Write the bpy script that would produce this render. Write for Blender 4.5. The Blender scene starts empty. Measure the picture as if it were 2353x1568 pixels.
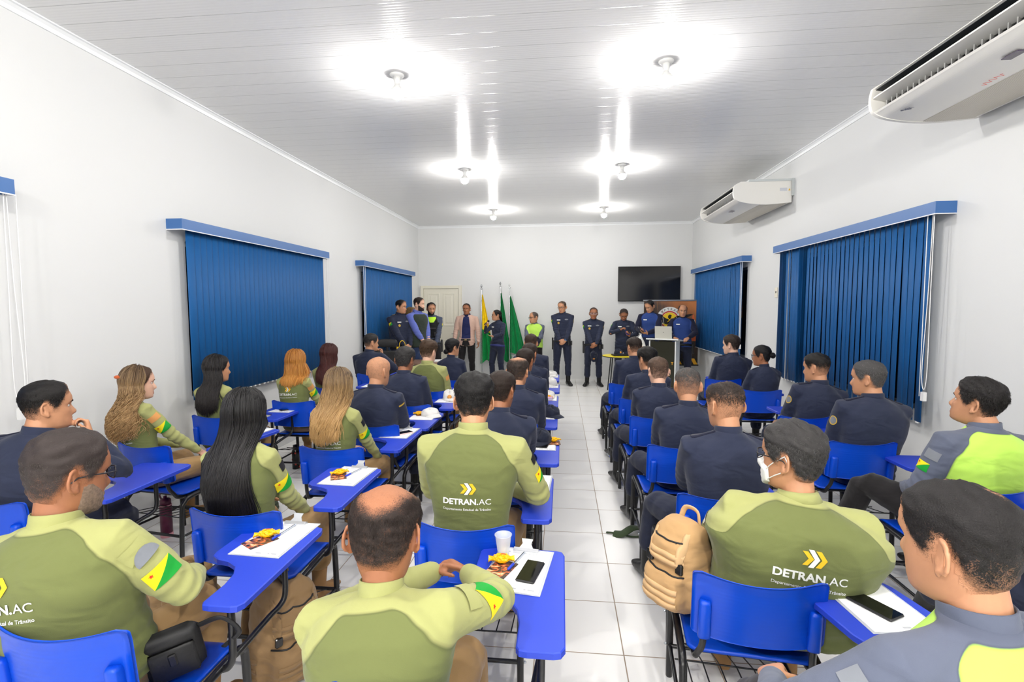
import bpy, math, random
import numpy as np
from mathutils import Vector, Matrix
from mathutils.bvhtree import BVHTree

# ------------------------------------------------------------------ camera
SC = bpy.context.scene
cam_d = bpy.data.cameras.new('camera')
cam = bpy.data.objects.new('camera', cam_d)
SC.collection.objects.link(cam)
cam.location = (0, 0, 1.75)
cam.rotation_mode = 'XYZ'
cam.rotation_euler = (Matrix.Rotation(0.101, 4, 'Z') @ Matrix.Rotation(math.pi/2 - 0.0706, 4, 'X') @ Matrix.Rotation(-0.0026, 4, 'Z')).to_euler()
cam_d.sensor_width = 36.0
cam_d.lens = 1134.58 / 2353 * 36.0
cam_d.clip_start = 0.02
SC.camera = cam
# ------------------------------------------------------------------ world: night outside
W = bpy.data.worlds.new('night'); SC.world = W; W.use_nodes = True
W.node_tree.nodes['Background'].inputs['Color'].default_value = (0.02, 0.03, 0.05, 1)
W.node_tree.nodes['Background'].inputs['Strength'].default_value = 0.3
# ------------------------------------------------------------------ exposure, light budget
BULB_STRENGTH = 560.0          # nominal; rows scale it by tuned factors, the unseen rows boosted as fill
SC.view_settings.view_transform = 'Standard'
SC.view_settings.look = 'None'
SC.view_settings.gamma = 1.0
SC.view_settings.use_curve_mapping = False
SC.view_settings.exposure = 0.52
SC.cycles.max_bounces = 6
SC.cycles.diffuse_bounces = 4
SC.cycles.use_adaptive_sampling = True
SC.cycles.adaptive_threshold = 0.03
SC.cycles.adaptive_min_samples = 16
SC.cycles.glossy_bounces = 3
SC.cycles.transmission_bounces = 4
SC.cycles.transparent_max_bounces = 6
SC.cycles.caustics_reflective = False
SC.cycles.caustics_refractive = False
SC.cycles.sample_clamp_indirect = 4.0
SC.cycles.use_denoising = True

# ------------------------------------------------------------------ helpers
PENDING = []          # objects are linked at the end, so that helpers stay quick
def lin(c):
    c = c / 255.0
    return c / 12.92 if c <= 0.04045 else ((c + 0.055) / 1.055) ** 2.4
def rgb(r, g, b): return (lin(r), lin(g), lin(b), 1.0)
MATS = {}
def mat(name, col, rough=0.6, metal=0.0, spec=0.5, bump=0.0, bscale=40.0, bdist=0.004, var=0.0, vscale=8.0, alpha=1.0, trans=0.0, emit=0.0, sheen=0.0, aniso=None):
    if name in MATS: return MATS[name]
    m = bpy.data.materials.new(name); m.use_nodes = True
    nt = m.node_tree; p = nt.nodes['Principled BSDF']
    c = rgb(*col)
    p.inputs['Base Color'].default_value = c
    p.inputs['Roughness'].default_value = rough
    p.inputs['Metallic'].default_value = metal
    p.inputs['Specular IOR Level'].default_value = spec
    p.inputs['Alpha'].default_value = alpha
    p.inputs['Transmission Weight'].default_value = trans
    if sheen: p.inputs['Sheen Weight'].default_value = sheen
    if emit:
        p.inputs['Emission Color'].default_value = (1, .972, .928, 1); p.inputs['Emission Strength'].default_value = emit
    tc = nt.nodes.new('ShaderNodeTexCoord')
    if var:
        n = nt.nodes.new('ShaderNodeTexNoise'); n.inputs['Scale'].default_value = vscale; n.inputs['Detail'].default_value = 4
        nt.links.new(tc.outputs['Object'], n.inputs['Vector'])
        r = nt.nodes.new('ShaderNodeMapRange'); r.inputs[1].default_value = .3; r.inputs[2].default_value = .7
        r.inputs[3].default_value = 1 - var; r.inputs[4].default_value = 1 + var
        nt.links.new(n.outputs['Fac'], r.inputs[0])
        mx = nt.nodes.new('ShaderNodeVectorMath'); mx.operation = 'SCALE'; mx.inputs[0].default_value = c[:3]
        nt.links.new(r.outputs[0], mx.inputs['Scale']); nt.links.new(mx.outputs[0], p.inputs['Base Color'])
    if bump:
        n = nt.nodes.new('ShaderNodeTexNoise'); n.inputs['Scale'].default_value = bscale; n.inputs['Detail'].default_value = 5
        nt.links.new(tc.outputs['Object'], n.inputs['Vector'])
        b = nt.nodes.new('ShaderNodeBump'); b.inputs['Strength'].default_value = bump; b.inputs['Distance'].default_value = bdist
        nt.links.new(n.outputs['Fac'], b.inputs['Height']); nt.links.new(b.outputs[0], p.inputs['Normal'])
    MATS[name] = m
    return m

def cloth(name, colA, colB=None, rough=0.85, folds=0.45):
    """woven cloth: fold bump, weave bump, optional second colour where the garment's panel attribute is negative"""
    if name in MATS: return MATS[name]
    m = bpy.data.materials.new(name); m.use_nodes = True
    nt = m.node_tree; p = nt.nodes['Principled BSDF']; L = nt.links.new
    p.inputs['Roughness'].default_value = rough; p.inputs['Specular IOR Level'].default_value = 0.25
    p.inputs['Sheen Weight'].default_value = 0.12
    tc = nt.nodes.new('ShaderNodeTexCoord')
    n1 = nt.nodes.new('ShaderNodeTexNoise'); n1.inputs['Scale'].default_value = 6; n1.inputs['Detail'].default_value = 2; n1.inputs['Distortion'].default_value = .7
    mp = nt.nodes.new('ShaderNodeMapping'); mp.inputs['Scale'].default_value = (0.8, 0.8, 1.9)
    L(tc.outputs['Object'], mp.inputs['Vector']); L(mp.outputs[0], n1.inputs['Vector'])
    n2 = nt.nodes.new('ShaderNodeTexNoise'); n2.inputs['Scale'].default_value = 420; L(tc.outputs['Object'], n2.inputs['Vector'])
    b1 = nt.nodes.new('ShaderNodeBump'); b1.inputs['Strength'].default_value = folds*.95; b1.inputs['Distance'].default_value = 0.03
    b2 = nt.nodes.new('ShaderNodeBump'); b2.inputs['Strength'].default_value = 0.25; b2.inputs['Distance'].default_value = 0.0015
    L(n1.outputs['Fac'], b1.inputs['Height']); L(n2.outputs['Fac'], b2.inputs['Height']); L(b1.outputs[0], b2.inputs['Normal']); L(b2.outputs[0], p.inputs['Normal'])
    if colB is None:
        p.inputs['Base Color'].default_value = rgb(*colA)
    else:
        a = nt.nodes.new('ShaderNodeAttribute'); a.attribute_name = 'panel'
        r = nt.nodes.new('ShaderNodeMapRange'); r.inputs[1].default_value = -0.0012; r.inputs[2].default_value = 0.0012
        L(a.outputs['Fac'], r.inputs[0])
        mx = nt.nodes.new('ShaderNodeMix'); mx.data_type = 'RGBA'
        mx.inputs['A'].default_value = rgb(*colB); mx.inputs['B'].default_value = rgb(*colA)
        L(r.outputs[0], mx.inputs['Factor'])
        ab = nt.nodes.new('ShaderNodeMath'); ab.operation = 'ABSOLUTE'; L(a.outputs['Fac'], ab.inputs[0])
        r2 = nt.nodes.new('ShaderNodeMapRange'); r2.inputs[1].default_value = 0.001; r2.inputs[2].default_value = 0.004; r2.inputs[3].default_value = 0.72; r2.inputs[4].default_value = 1.0
        L(ab.outputs[0], r2.inputs[0])
        sc = nt.nodes.new('ShaderNodeVectorMath'); sc.operation = 'SCALE'; L(mx.outputs['Result'], sc.inputs[0]); L(r2.outputs[0], sc.inputs['Scale'])
        L(sc.outputs[0], p.inputs['Base Color'])
    MATS[name] = m
    return m

def hairmat(name, root, tip=None, hi=None, rough=0.42):
    if name in MATS: return MATS[name]
    m = bpy.data.materials.new(name); m.use_nodes = True
    nt = m.node_tree; p = nt.nodes['Principled BSDF']; L = nt.links.new
    p.inputs['Roughness'].default_value = rough; p.inputs['Specular IOR Level'].default_value = 0.35
    tip = tip or root; hi = hi or root
    at = nt.nodes.new('ShaderNodeAttribute'); at.attribute_name = 'along'
    ar = nt.nodes.new('ShaderNodeAttribute'); ar.attribute_name = 'rnd'
    m1 = nt.nodes.new('ShaderNodeMix'); m1.data_type = 'RGBA'; m1.inputs['A'].default_value = rgb(*root); m1.inputs['B'].default_value = rgb(*tip)
    pw = nt.nodes.new('ShaderNodeMath'); pw.operation = 'POWER'; pw.inputs[1].default_value = 1.8; L(at.outputs['Fac'], pw.inputs[0]); L(pw.outputs[0], m1.inputs['Factor'])
    m2 = nt.nodes.new('ShaderNodeMix'); m2.data_type = 'RGBA'; m2.inputs['B'].default_value = rgb(*hi)
    mm = nt.nodes.new('ShaderNodeMath'); mm.operation = 'MULTIPLY'; ma = nt.nodes.new('ShaderNodeMath'); ma.operation = 'MULTIPLY_ADD'; ma.inputs[1].default_value = .55; ma.inputs[2].default_value = .25; L(at.outputs['Fac'], ma.inputs[0]); L(ma.outputs[0], mm.inputs[1])
    L(ar.outputs['Fac'], mm.inputs[0]); L(mm.outputs[0], m2.inputs['Factor']); L(m1.outputs['Result'], m2.inputs['A'])
    L(m2.outputs['Result'], p.inputs['Base Color'])
    MATS[name] = m
    return m

def capmat(name, hair, skin, rough=0.6):
    """cropped hair over scalp: speckled hair colour where dense, skin where sparse"""
    if name in MATS: return MATS[name]
    m = bpy.data.materials.new(name); m.use_nodes = True
    nt = m.node_tree; p = nt.nodes['Principled BSDF']; L = nt.links.new
    p.inputs['Roughness'].default_value = rough; p.inputs['Specular IOR Level'].default_value = 0.3
    a = nt.nodes.new('ShaderNodeAttribute'); a.attribute_name = 'dens'
    tc = nt.nodes.new('ShaderNodeTexCoord')
    n = nt.nodes.new('ShaderNodeTexNoise'); n.inputs['Scale'].default_value = 330; n.inputs['Detail'].default_value = 2; L(tc.outputs['Object'], n.inputs['Vector'])
    n3 = nt.nodes.new('ShaderNodeTexNoise'); n3.inputs['Scale'].default_value = 45; n3.inputs['Detail'].default_value = 3; L(tc.outputs['Object'], n3.inputs['Vector'])
    ad = nt.nodes.new('ShaderNodeMath'); ad.operation = 'ADD'; L(n.outputs['Fac'], ad.inputs[0])
    s0 = nt.nodes.new('ShaderNodeMath'); s0.operation = 'MULTIPLY_ADD'; s0.inputs[1].default_value = 0.7; s0.inputs[2].default_value = -0.35
    L(n3.outputs['Fac'], s0.inputs[0]); L(s0.outputs[0], ad.inputs[1])
    th = nt.nodes.new('ShaderNodeMath'); th.operation = 'SUBTRACT'; L(a.outputs['Fac'], th.inputs[0]); L(ad.outputs[0], th.inputs[1])
    r = nt.nodes.new('ShaderNodeMapRange'); r.inputs[1].default_value = -0.42; r.inputs[2].default_value = 0.36; L(th.outputs[0], r.inputs[0])
    mx = nt.nodes.new('ShaderNodeMix'); mx.data_type = 'RGBA'; mx.inputs['A'].default_value = rgb(*skin); mx.inputs['B'].default_value = rgb(*hair)
    L(r.outputs[0], mx.inputs['Factor']); L(mx.outputs['Result'], p.inputs['Base Color'])
    b = nt.nodes.new('ShaderNodeBump'); b.inputs['Strength'].default_value = 0.6; b.inputs['Distance'].default_value = 0.003
    L(n.outputs['Fac'], b.inputs['Height']); L(b.outputs[0], p.inputs['Normal'])
    MATS[name] = m
    return m

def mesh_np(name, V, F, smooth=True, mats=(), mi=None, attrs=None):
    """V (n,3); F list of index tuples or an (m,k) int array"""
    me = bpy.data.meshes.new(name)
    V = np.asarray(V, dtype=np.float32)
    if isinstance(F, np.ndarray) and F.ndim == 2:
        m, k = F.shape
        me.vertices.add(len(V)); me.vertices.foreach_set('co', V.ravel())
        me.loops.add(m * k); me.loops.foreach_set('vertex_index', F.astype(np.int32).ravel())
        me.polygons.add(m); me.polygons.foreach_set('loop_start', np.arange(0, m * k, k, dtype=np.int32))
        me.update(calc_edges=True)
    else:
        me.from_pydata([tuple(map(float, v)) for v in V], [], [tuple(int(i) for i in f) for f in F])
        me.update()
    if smooth: me.polygons.foreach_set('use_smooth', np.ones(len(me.polygons), dtype=bool))
    for mm in mats: me.materials.append(mm)
    if mi is not None: me.polygons.foreach_set('material_index', np.asarray(mi, dtype=np.int32))
    for k, a in (attrs or {}).items():
        at = me.attributes.new(k, 'FLOAT', 'POINT'); at.data.foreach_set('value', np.asarray(a, dtype=np.float32))
    me.update()
    return me

def put(name, me, parent=None, loc=None, rot=None):
    o = bpy.data.objects.new(name, me)
    if parent is not None: o.parent = parent
    if loc is not None: o.location = loc
    if rot is not None: o.rotation_euler = rot
    PENDING.append(o)
    return o
def thing(name, label, cat, loc=(0, 0, 0), rz=0.0, group=None, data=None):
    o = put(name, data, None, loc, (0, 0, rz))
    o['label'] = label; o['category'] = cat
    if group: o['group'] = group
    return o
def struct(name, me, parent=None):
    o = put(name, me, parent)
    if parent is None: o['kind'] = 'structure'
    return o

class MB:
    """collects closed shapes into one mesh"""
    def __init__(s): s.V = []; s.F = []; s.M = []
    def add(s, VF, m=0):
        V, F = VF; o = len(s.V)
        s.V += [tuple(v) for v in V]
        for f in F: s.F.append(tuple(i + o for i in f)); s.M.append(m)
        return s
    def mesh(s, name, mats, smooth=False):
        return mesh_np(name, np.array(s.V), s.F, smooth, mats, s.M)

def box(x0, x1, y0, y1, z0, z1):
    V = [(x, y, z) for z in (z0, z1) for y in (y0, y1) for x in (x0, x1)]
    return V, [(0, 2, 3, 1), (4, 5, 7, 6), (0, 1, 5, 4), (2, 6, 7, 3), (0, 4, 6, 2), (1, 3, 7, 5)]
def rbox(x0, x1, y0, y1, z0, z1, r=0.004):
    """box with chamfered edges"""
    r = min(r, (x1-x0)*.45, (y1-y0)*.45, (z1-z0)*.45)
    V = []; F = []
    def ring(z, i):
        a, b, c, d = x0+i, x1-i, y0+i, y1-i
        return [(a+r, c, z), (b-r, c, z), (b, c+r, z), (b, d-r, z), (b-r, d, z), (a+r, d, z), (a, d-r, z), (a, c+r, z)]
    rings = [ring(z0, r*.6), ring(z0+r, 0), ring(z1-r, 0), ring(z1, r*.6)]
    return rings_mesh(rings)
def rings_mesh(rings, cap=True, closed=True):
    n = len(rings[0]); V = [p for r in rings for p in r]; F = []
    for k in range(len(rings) - 1):
        a = k*n; b = a+n
        for i in range(n if closed else n-1):
            j = (i+1) % n
            F.append((a+i, a+j, b+j, b+i))
    if cap:
        F.append(tuple(range(n-1, -1, -1))); F.append(tuple(range((len(rings)-1)*n, len(rings)*n)))
    return V, F
def xf(VF, M):
    return [tuple(M @ Vector(v)) for v in VF[0]], VF[1]
def nrm(v):
    v = np.asarray(v, float); return v / (np.linalg.norm(v) + 1e-12)
def tube(pts, rad, n=12, up=(0, 0, 1), caps=True, flat=1.0):
    """rounded-end tube along points; rad a number, a list, or list of (ra, rb)"""
    P = [np.asarray(p, float) for p in pts]; k = len(P)
    R = [rad]*k if np.isscalar(rad) or isinstance(rad, tuple) else list(rad)
    R = [(r, r*flat) if np.isscalar(r) else r for r in R]
    T = [nrm(P[min(i+1, k-1)] - P[max(i-1, 0)]) for i in range(k)]
    u = np.asarray(up, float); u = u - T[0]*(u@T[0])
    if np.linalg.norm(u) < 1e-3: u = np.array([1., 0.1, 0]); u = u - T[0]*(u@T[0])
    rings = []; ang = [2*math.pi*i/n for i in range(n)]
    def ring(c, t, u, ra, rb):
        w = np.cross(t, u)
        return [tuple(c + u*ra*math.cos(a) + w*rb*math.sin(a)) for a in ang]
    for i in range(k):
        u = u - T[i]*(u@T[i]); u = nrm(u)
        ra, rb = R[i]; rm = min(ra, rb)
        if i == 0 and caps:
            rings.append(ring(P[0]-T[0]*rm*.85, T[0], u, ra*.35, rb*.35)); rings.append(ring(P[0]-T[0]*rm*.55, T[0], u, ra*.8, rb*.8))
        rings.append(ring(P[i], T[i], u, ra, rb))
        if i == k-1 and caps:
            rings.append(ring(P[i]+T[i]*rm*.55, T[i], u, ra*.8, rb*.8)); rings.append(ring(P[i]+T[i]*rm*.85, T[i], u, ra*.35, rb*.35))
    return rings_mesh(rings)
def loft(secs, n=28):
    """secs: (centre, axis_a, axis_b, exponent) superellipse rings"""
    rings = []
    for c, a, b, e in secs:
        c = np.asarray(c, float); a = np.asarray(a, float); b = np.asarray(b, float)
        r = []
        for i in range(n):
            t = 2*math.pi*i/n; cx = math.cos(t); sx = math.sin(t)
            r.append(tuple(c + a*math.copysign(abs(cx)**(2/e), cx) + b*math.copysign(abs(sx)**(2/e), sx)))
        rings.append(r)
    return rings_mesh(rings)
def lathe(prof, n=24, c=(0, 0, 0)):
    rings = [[(c[0]+r*math.cos(2*math.pi*i/n), c[1]+r*math.sin(2*math.pi*i/n), c[2]+z) for i in range(n)] for r, z in prof]
    return rings_mesh(rings)
def prism(poly, z0, z1):
    """poly: xy outline, extruded in z"""
    return rings_mesh([[(x, y, z0) for x, y in poly], [(x, y, z1) for x, y in poly]])
def ellipsoid(c, r, n=16, m=10):
    rings = [[(c[0]+r[0]*math.sin(p)*math.cos(2*math.pi*i/n), c[1]+r[1]*math.sin(p)*math.sin(2*math.pi*i/n), c[2]-r[2]*math.cos(p)) for i in range(n)]
             for p in [math.pi*(j+.5)/m for j in range(m)]]
    return rings_mesh(rings)
def bez(pts, n=10):
    """Catmull-Rom through points"""
    P = [np.asarray(p, float) for p in pts]; P = [2*P[0]-P[1]] + P + [2*P[-1]-P[-2]]; out = []
    for i in range(1, len(P)-2):
        for k in range(n):
            t = k/n
            out.append(.5*((2*P[i]) + (P[i+1]-P[i-1])*t + (2*P[i-1]-5*P[i]+4*P[i+1]-P[i+2])*t*t + (3*P[i]-P[i-1]-3*P[i+1]+P[i+2])*t**3))
    out.append(P[-2])
    return out
def interp(x, xs, ys): return np.interp(x, xs, ys)

# voxel union of overlapping closed shapes -> one continuous skin
TMP = bpy.data.scenes.new('tmp') if False else None
def remesh(parts, voxel, smooth=2):
    V = []; F = []
    for v, f in parts:
        o = len(V); V += list(v); F += [tuple(i+o for i in q) for q in f]
    me = mesh_np('tmp', np.array(V), F, False)
    o = bpy.data.objects.new('tmp', me); SC.collection.objects.link(o)
    md = o.modifiers.new('r', 'REMESH'); md.mode = 'VOXEL'; md.voxel_size = voxel; md.adaptivity = 0.0
    dg = bpy.context.evaluated_depsgraph_get()
    ev = o.evaluated_get(dg); m2 = ev.to_mesh()
    nv = len(m2.vertices); A = np.empty(nv*3, np.float32); m2.vertices.foreach_get('co', A); A = A.reshape(-1, 3).astype(np.float64)
    nl = len(m2.loops); Li = np.empty(nl, np.int32); m2.loops.foreach_get('vertex_index', Li)
    Q = Li.reshape(-1, 4) if nl == 4*len(m2.polygons) else None
    assert Q is not None
    ev.to_mesh_clear(); bpy.data.objects.remove(o); bpy.data.meshes.remove(me)
    return lap(A, Q, smooth), Q
def lap(A, Q, it, lam=0.5):
    if not it: return A
    E = np.concatenate([Q[:, [0, 1]], Q[:, [1, 2]], Q[:, [2, 3]], Q[:, [3, 0]]])
    n = len(A); cnt = np.bincount(E[:, 0], minlength=n) + np.bincount(E[:, 1], minlength=n); cnt = np.maximum(cnt, 1)
    for _ in range(it):
        S = np.stack([np.bincount(E[:, 0], A[E[:, 1], k], n) + np.bincount(E[:, 1], A[E[:, 0], k], n) for k in range(3)], 1) / cnt[:, None]
        A = A + lam*(S - A)
    return A
def normals(A, Q):
    d1 = A[Q[:, 2]] - A[Q[:, 0]]; d2 = A[Q[:, 3]] - A[Q[:, 1]]; N = np.cross(d1, d2)
    n = len(A); out = np.zeros((n, 3))
    for k in range(3):
        for c in range(4): out[:, k] += np.bincount(Q[:, c], N[:, k], n)
    return out / (np.linalg.norm(out, axis=1, keepdims=True) + 1e-12)
def bvh_of(A, Q): return BVHTree.FromPolygons([Vector(a) for a in A], [tuple(int(i) for i in q) for q in Q])
def rotv(v, axis, ang): return np.array(Matrix.Rotation(ang, 3, Vector(axis)) @ Vector(v))
# ------------------------------------------------------------------ the room
XL, XR, YB, YF, HC = -3.49, 2.98, 11.84, -3.0, 3.68
WHITE = mat('wall_paint', (222, 223, 223), 0.55, spec=0.3, bump=0.06, bscale=60, bdist=0.002)
M_TRIM = mat('white_plastic_trim', (236, 238, 240), 0.3)

def tile_material():
    m = bpy.data.materials.new('white_floor_tile'); m.use_nodes = True; nt = m.node_tree; p = nt.nodes['Principled BSDF']; L = nt.links.new
    tc = nt.nodes.new('ShaderNodeTexCoord'); sx = nt.nodes.new('ShaderNodeSeparateXYZ'); L(tc.outputs['Object'], sx.inputs[0])
    def line(out, off):
        a = nt.nodes.new('ShaderNodeMath'); a.operation = 'ADD'; a.inputs[1].default_value = off; L(out, a.inputs[0])
        q = nt.nodes.new('ShaderNodeMath'); q.operation = 'PINGPONG'; q.inputs[1].default_value = 0.4464/2; L(a.outputs[0], q.inputs[0])
        r = nt.nodes.new('ShaderNodeMapRange'); r.inputs[1].default_value = 0.0022; r.inputs[2].default_value = 0.0034; L(q.outputs[0], r.inputs[0])
        return r.outputs[0]
    lx = line(sx.outputs['X'], -0.3166 + 0.4464*20); ly = line(sx.outputs['Y'], -3.7424 + 0.4464*30)
    mn = nt.nodes.new('ShaderNodeMath'); mn.operation = 'MINIMUM'; L(lx, mn.inputs[0]); L(ly, mn.inputs[1])
    n = nt.nodes.new('ShaderNodeTexNoise'); n.inputs['Scale'].default_value = 1.6; n.inputs['Detail'].default_value = 6; L(tc.outputs['Object'], n.inputs['Vector'])
    cr = nt.nodes.new('ShaderNodeMix'); cr.data_type = 'RGBA'; cr.inputs['A'].default_value = rgb(232, 231, 229); cr.inputs['B'].default_value = rgb(242, 241, 239); L(n.outputs['Fac'], cr.inputs['Factor'])
    gr = nt.nodes.new('ShaderNodeMix'); gr.data_type = 'RGBA'; gr.inputs['A'].default_value = rgb(120, 100, 82); gr.inputs['B'].default_value = rgb(196, 178, 158); L(n.outputs['Fac'], gr.inputs['Factor'])
    mx = nt.nodes.new('ShaderNodeMix'); mx.data_type = 'RGBA'; L(mn.outputs[0], mx.inputs['Factor']); L(gr.outputs['Result'], mx.inputs['A']); L(cr.outputs['Result'], mx.inputs['B'])
    L(mx.outputs['Result'], p.inputs['Base Color'])
    rr = nt.nodes.new('ShaderNodeMapRange'); rr.inputs[3].default_value = 0.7; rr.inputs[4].default_value = 0.30; L(mn.outputs[0], rr.inputs[0]); L(rr.outputs[0], p.inputs['Roughness'])
    b = nt.nodes.new('ShaderNodeBump'); b.inputs['Strength'].default_value = 0.5; b.inputs['Distance'].default_value = 0.002; L(mn.outputs[0], b.inputs['Height']); L(b.outputs[0], p.inputs['Normal'])
    return m
def ceiling_material():
    m = bpy.data.materials.new('grey_lath_ceiling'); m.use_nodes = True; nt = m.node_tree; p = nt.nodes['Principled BSDF']; L = nt.links.new
    p.inputs['Base Color'].default_value = rgb(233, 233, 233); p.inputs['Roughness'].default_value = 0.20; p.inputs['Specular IOR Level'].default_value = 0.32
    tc = nt.nodes.new('ShaderNodeTexCoord'); sx = nt.nodes.new('ShaderNodeSeparateXYZ'); L(tc.outputs['Object'], sx.inputs[0])
    def pp(per, lo, hi):
        q = nt.nodes.new('ShaderNodeMath'); q.operation = 'PINGPONG'; q.inputs[1].default_value = per/2; L(sx.outputs['Y'], q.inputs[0])
        r = nt.nodes.new('ShaderNodeMapRange'); r.interpolation_type = 'SMOOTHSTEP'; r.inputs[1].default_value = lo; r.inputs[2].default_value = hi; L(q.outputs[0], r.inputs[0])
        return r.outputs[0]
    joint = pp(0.2, 0.0, 0.004); rib = pp(0.0286, 0.0, 0.012)
    a = nt.nodes.new('ShaderNodeMath'); a.operation = 'MULTIPLY_ADD'; a.inputs[1].default_value = 0.35; L(rib, a.inputs[0]); L(joint, a.inputs[2])
    b = nt.nodes.new('ShaderNodeBump'); b.inputs['Strength'].default_value = 0.55; b.inputs['Distance'].default_value = 0.004; L(a.outputs[0], b.inputs['Height']); L(b.outputs[0], p.inputs['Normal'])
    mx = nt.nodes.new('ShaderNodeMix'); mx.data_type = 'RGBA'; mx.inputs['A'].default_value = rgb(190, 190, 190); mx.inputs['B'].default_value = rgb(233, 233, 233); L(joint, mx.inputs['Factor']); L(mx.outputs['Result'], p.inputs['Base Color'])
    return m
struct('floor', MB().add(box(XL-.2, XR+.2, YF-.2, YB+.2, -.1, 0)).mesh('floor', [tile_material()]))
struct('ceiling', MB().add(box(XL-.2, XR+.2, YF-.2, YB+.2, HC, HC+.1)).mesh('ceiling', [ceiling_material()]))

WIN = {'left': [(4.31, 6.82, .9, 2.36), (8.36, 10.95, .9, 2.36), (0.1, 2.55, .9, 2.36)], 'right': [(4.40, 6.85, .86, 2.38), (8.38, 11.1, .88, 2.38)]}
def side_wall(side):
    x0, x1 = (XL-.16, XL) if side == 'left' else (XR, XR+.16)
    mb = MB(); ys = [YF-.2]
    for (a, b, z0, z1) in sorted(WIN[side]):
        mb.add(box(x0, x1, ys[-1], a, 0, HC)); mb.add(box(x0, x1, a, b, 0, z0)); mb.add(box(x0, x1, a, b, z1, HC)); ys.append(b)
    mb.add(box(x0, x1, ys[-1], YB+.2, 0, HC))
    struct('wall_' + side, mb.mesh('wall', [WHITE]))
side_wall('left'); side_wall('right')
struct('wall_back', MB().add(box(XL-.1, XR+.1, YB, YB+.16, 0, HC)).mesh('wall', [WHITE]))
struct('wall_front', MB().add(box(XL-.1, XR+.1, YF-.16, YF, 0, HC)).mesh('wall', [WHITE]))
M_ALU = mat('window_aluminium', (150, 152, 155), 0.35, 0.8)
M_GLASS = mat('dark_window_glass', (8, 9, 12), 0.04, spec=0.6)
k = 0
for side in ('left', 'right'):
    for (a, b, z0, z1) in WIN[side]:
        k += 1; s = 1 if side == 'left' else -1; xw = XL if side == 'left' else XR
        mb = MB(); xa, xb = sorted((xw - s*.10, xw - s*.05))
        for q in (box(xa, xb, a, a+.04, z0, z1), box(xa, xb, b-.04, b, z0, z1), box(xa, xb, a+.04, b-.04, z0, z0+.04), box(xa, xb, a+.04, b-.04, z1-.04, z1)): mb.add(q)
        for t in (.25, .5, .75): mb.add(box(xa, xb, a+(b-a)*t-.02, a+(b-a)*t+.02, z0+.04, z1-.04))
        w = struct('window_%d' % k, mb.mesh('window', [M_ALU]))
        xg = xw - s*.075
        struct('pane', MB().add(box(xg-.003, xg+.003, a+.04, b-.04, z0+.04, z1-.04)).mesh('pane', [M_GLASS]), w)
# cornice strips
def cove(side):
    mb = MB()
    pr = [(0, 0), (0, -.055), (.012, -.055), (.018, -.03), (.034, -.012), (.05, -.010), (.05, 0)]
    if side == 'back':
        V = [[(x, YB - d, HC + z) for d, z in pr] for x in (XL, XR)]
    else:
        s = 1 if side == 'left' else -1; x0 = XL if side == 'left' else XR
        V = [[(x0 + s*d, y, HC + z) for d, z in pr] for y in (YF, YB)]
    mb.add(rings_mesh(V)); return mb.mesh('cove', [M_TRIM])
for i, s in enumerate(('left', 'right', 'back')): struct('trim_%d' % (i+1), cove(s))

# door in the back wall
M_DOOR = mat('cream_door_paint', (228, 224, 208), 0.45)
mb = MB()
for q in (rbox(-3.43, -3.36, YB-.05, YB, 0, 2.25), rbox(-2.49, -2.42, YB-.05, YB, 0, 2.25), rbox(-3.36, -2.49, YB-.05, YB, 2.18, 2.25)): mb.add(q)
door = struct('door_1', mb.mesh('door', [M_DOOR]))
mb = MB(); mb.add(box(-3.355, -2.495, YB-.022, YB-.001, 0.005, 2.175))
def panel(x0, x1, z0, z1):
    y = YB-.022
    o = [(x0, z0), (x1, z0), (x1, z1), (x0, z1)]
    def rg(i, yy): return [(x0+i, yy, z0+i), (x1-i, yy, z0+i), (x1-i, yy, z1-i), (x0+i, yy, z1-i)]
    return rings_mesh([rg(0, y), rg(.008, y-.012), rg(.02, y-.012), rg(.03, y-.004), rg(.06, y-.004), rg(.08, y-.010)])
for x0, x1 in ((-3.26, -2.97), (-2.88, -2.59)):
    for z0, z1 in ((1.27, 2.07), (.2, .95)): mb.add(panel(x0, x1, z0, z1))
mb.add(box(-3.355, -2.495, YB-.03, YB-.02, 1.165, 1.175))
struct('door_leaf', mb.mesh('leaf', [M_DOOR]), door)
struct('door_handle', MB().add(tube([(-2.56, YB-.03, 1.08), (-2.56, YB-.08, 1.08), (-2.66, YB-.085, 1.08)], .009)).mesh('handle', [mat('chrome', (200, 200, 200), .2, 1.0)], True), door)

# bulbs on ceiling roses
BULBS = {y: mat('lit_bulb_row_%d' % i, (255, 255, 255), .4, emit=BULB_STRENGTH*k) for i, (y, k) in enumerate(((-1.6, 2.9), (1.27, 1.1), (4.15, .72), (7.03, .85), (9.98, .78)))}
M_PORC = mat('white_porcelain', (240, 240, 238), .3)
def bulb(x, y, label):
    t = thing('ceiling_bulb', label, 'light', (x, y, HC), 0, 'bare bulbs on the ceiling')
    put('ceiling_rose', mesh_np('rose', *lathe([(.012, 0), (.058, 0), (.060, -.006), (.05, -.016), (.036, -.022)], 28), True, [M_PORC]), t)
    put('lamp_holder', mesh_np('holder', *lathe([(.02, -.02), (.030, -.022), (.027, -.06), (.024, -.078), (.018, -.08)], 24), True, [M_PORC]), t)
    gl = [(.0, -.137)] + [(.055*math.sin(q), -.145 - .055*math.cos(q)) for q in np.linspace(1.70, .06, 12)]
    b = put('bulb', mesh_np('bulb', *lathe(gl, 24), True, [BULBS[y]]), t)
    put('bulb_collar', mesh_np('bc', *lathe([(.012, -.076), (.019, -.079), (.024, -.088), (.036, -.102), (.050, -.120), (.0575, -.1365), (.0, -.1355)], 24), True, [M_PORC]), b)
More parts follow.
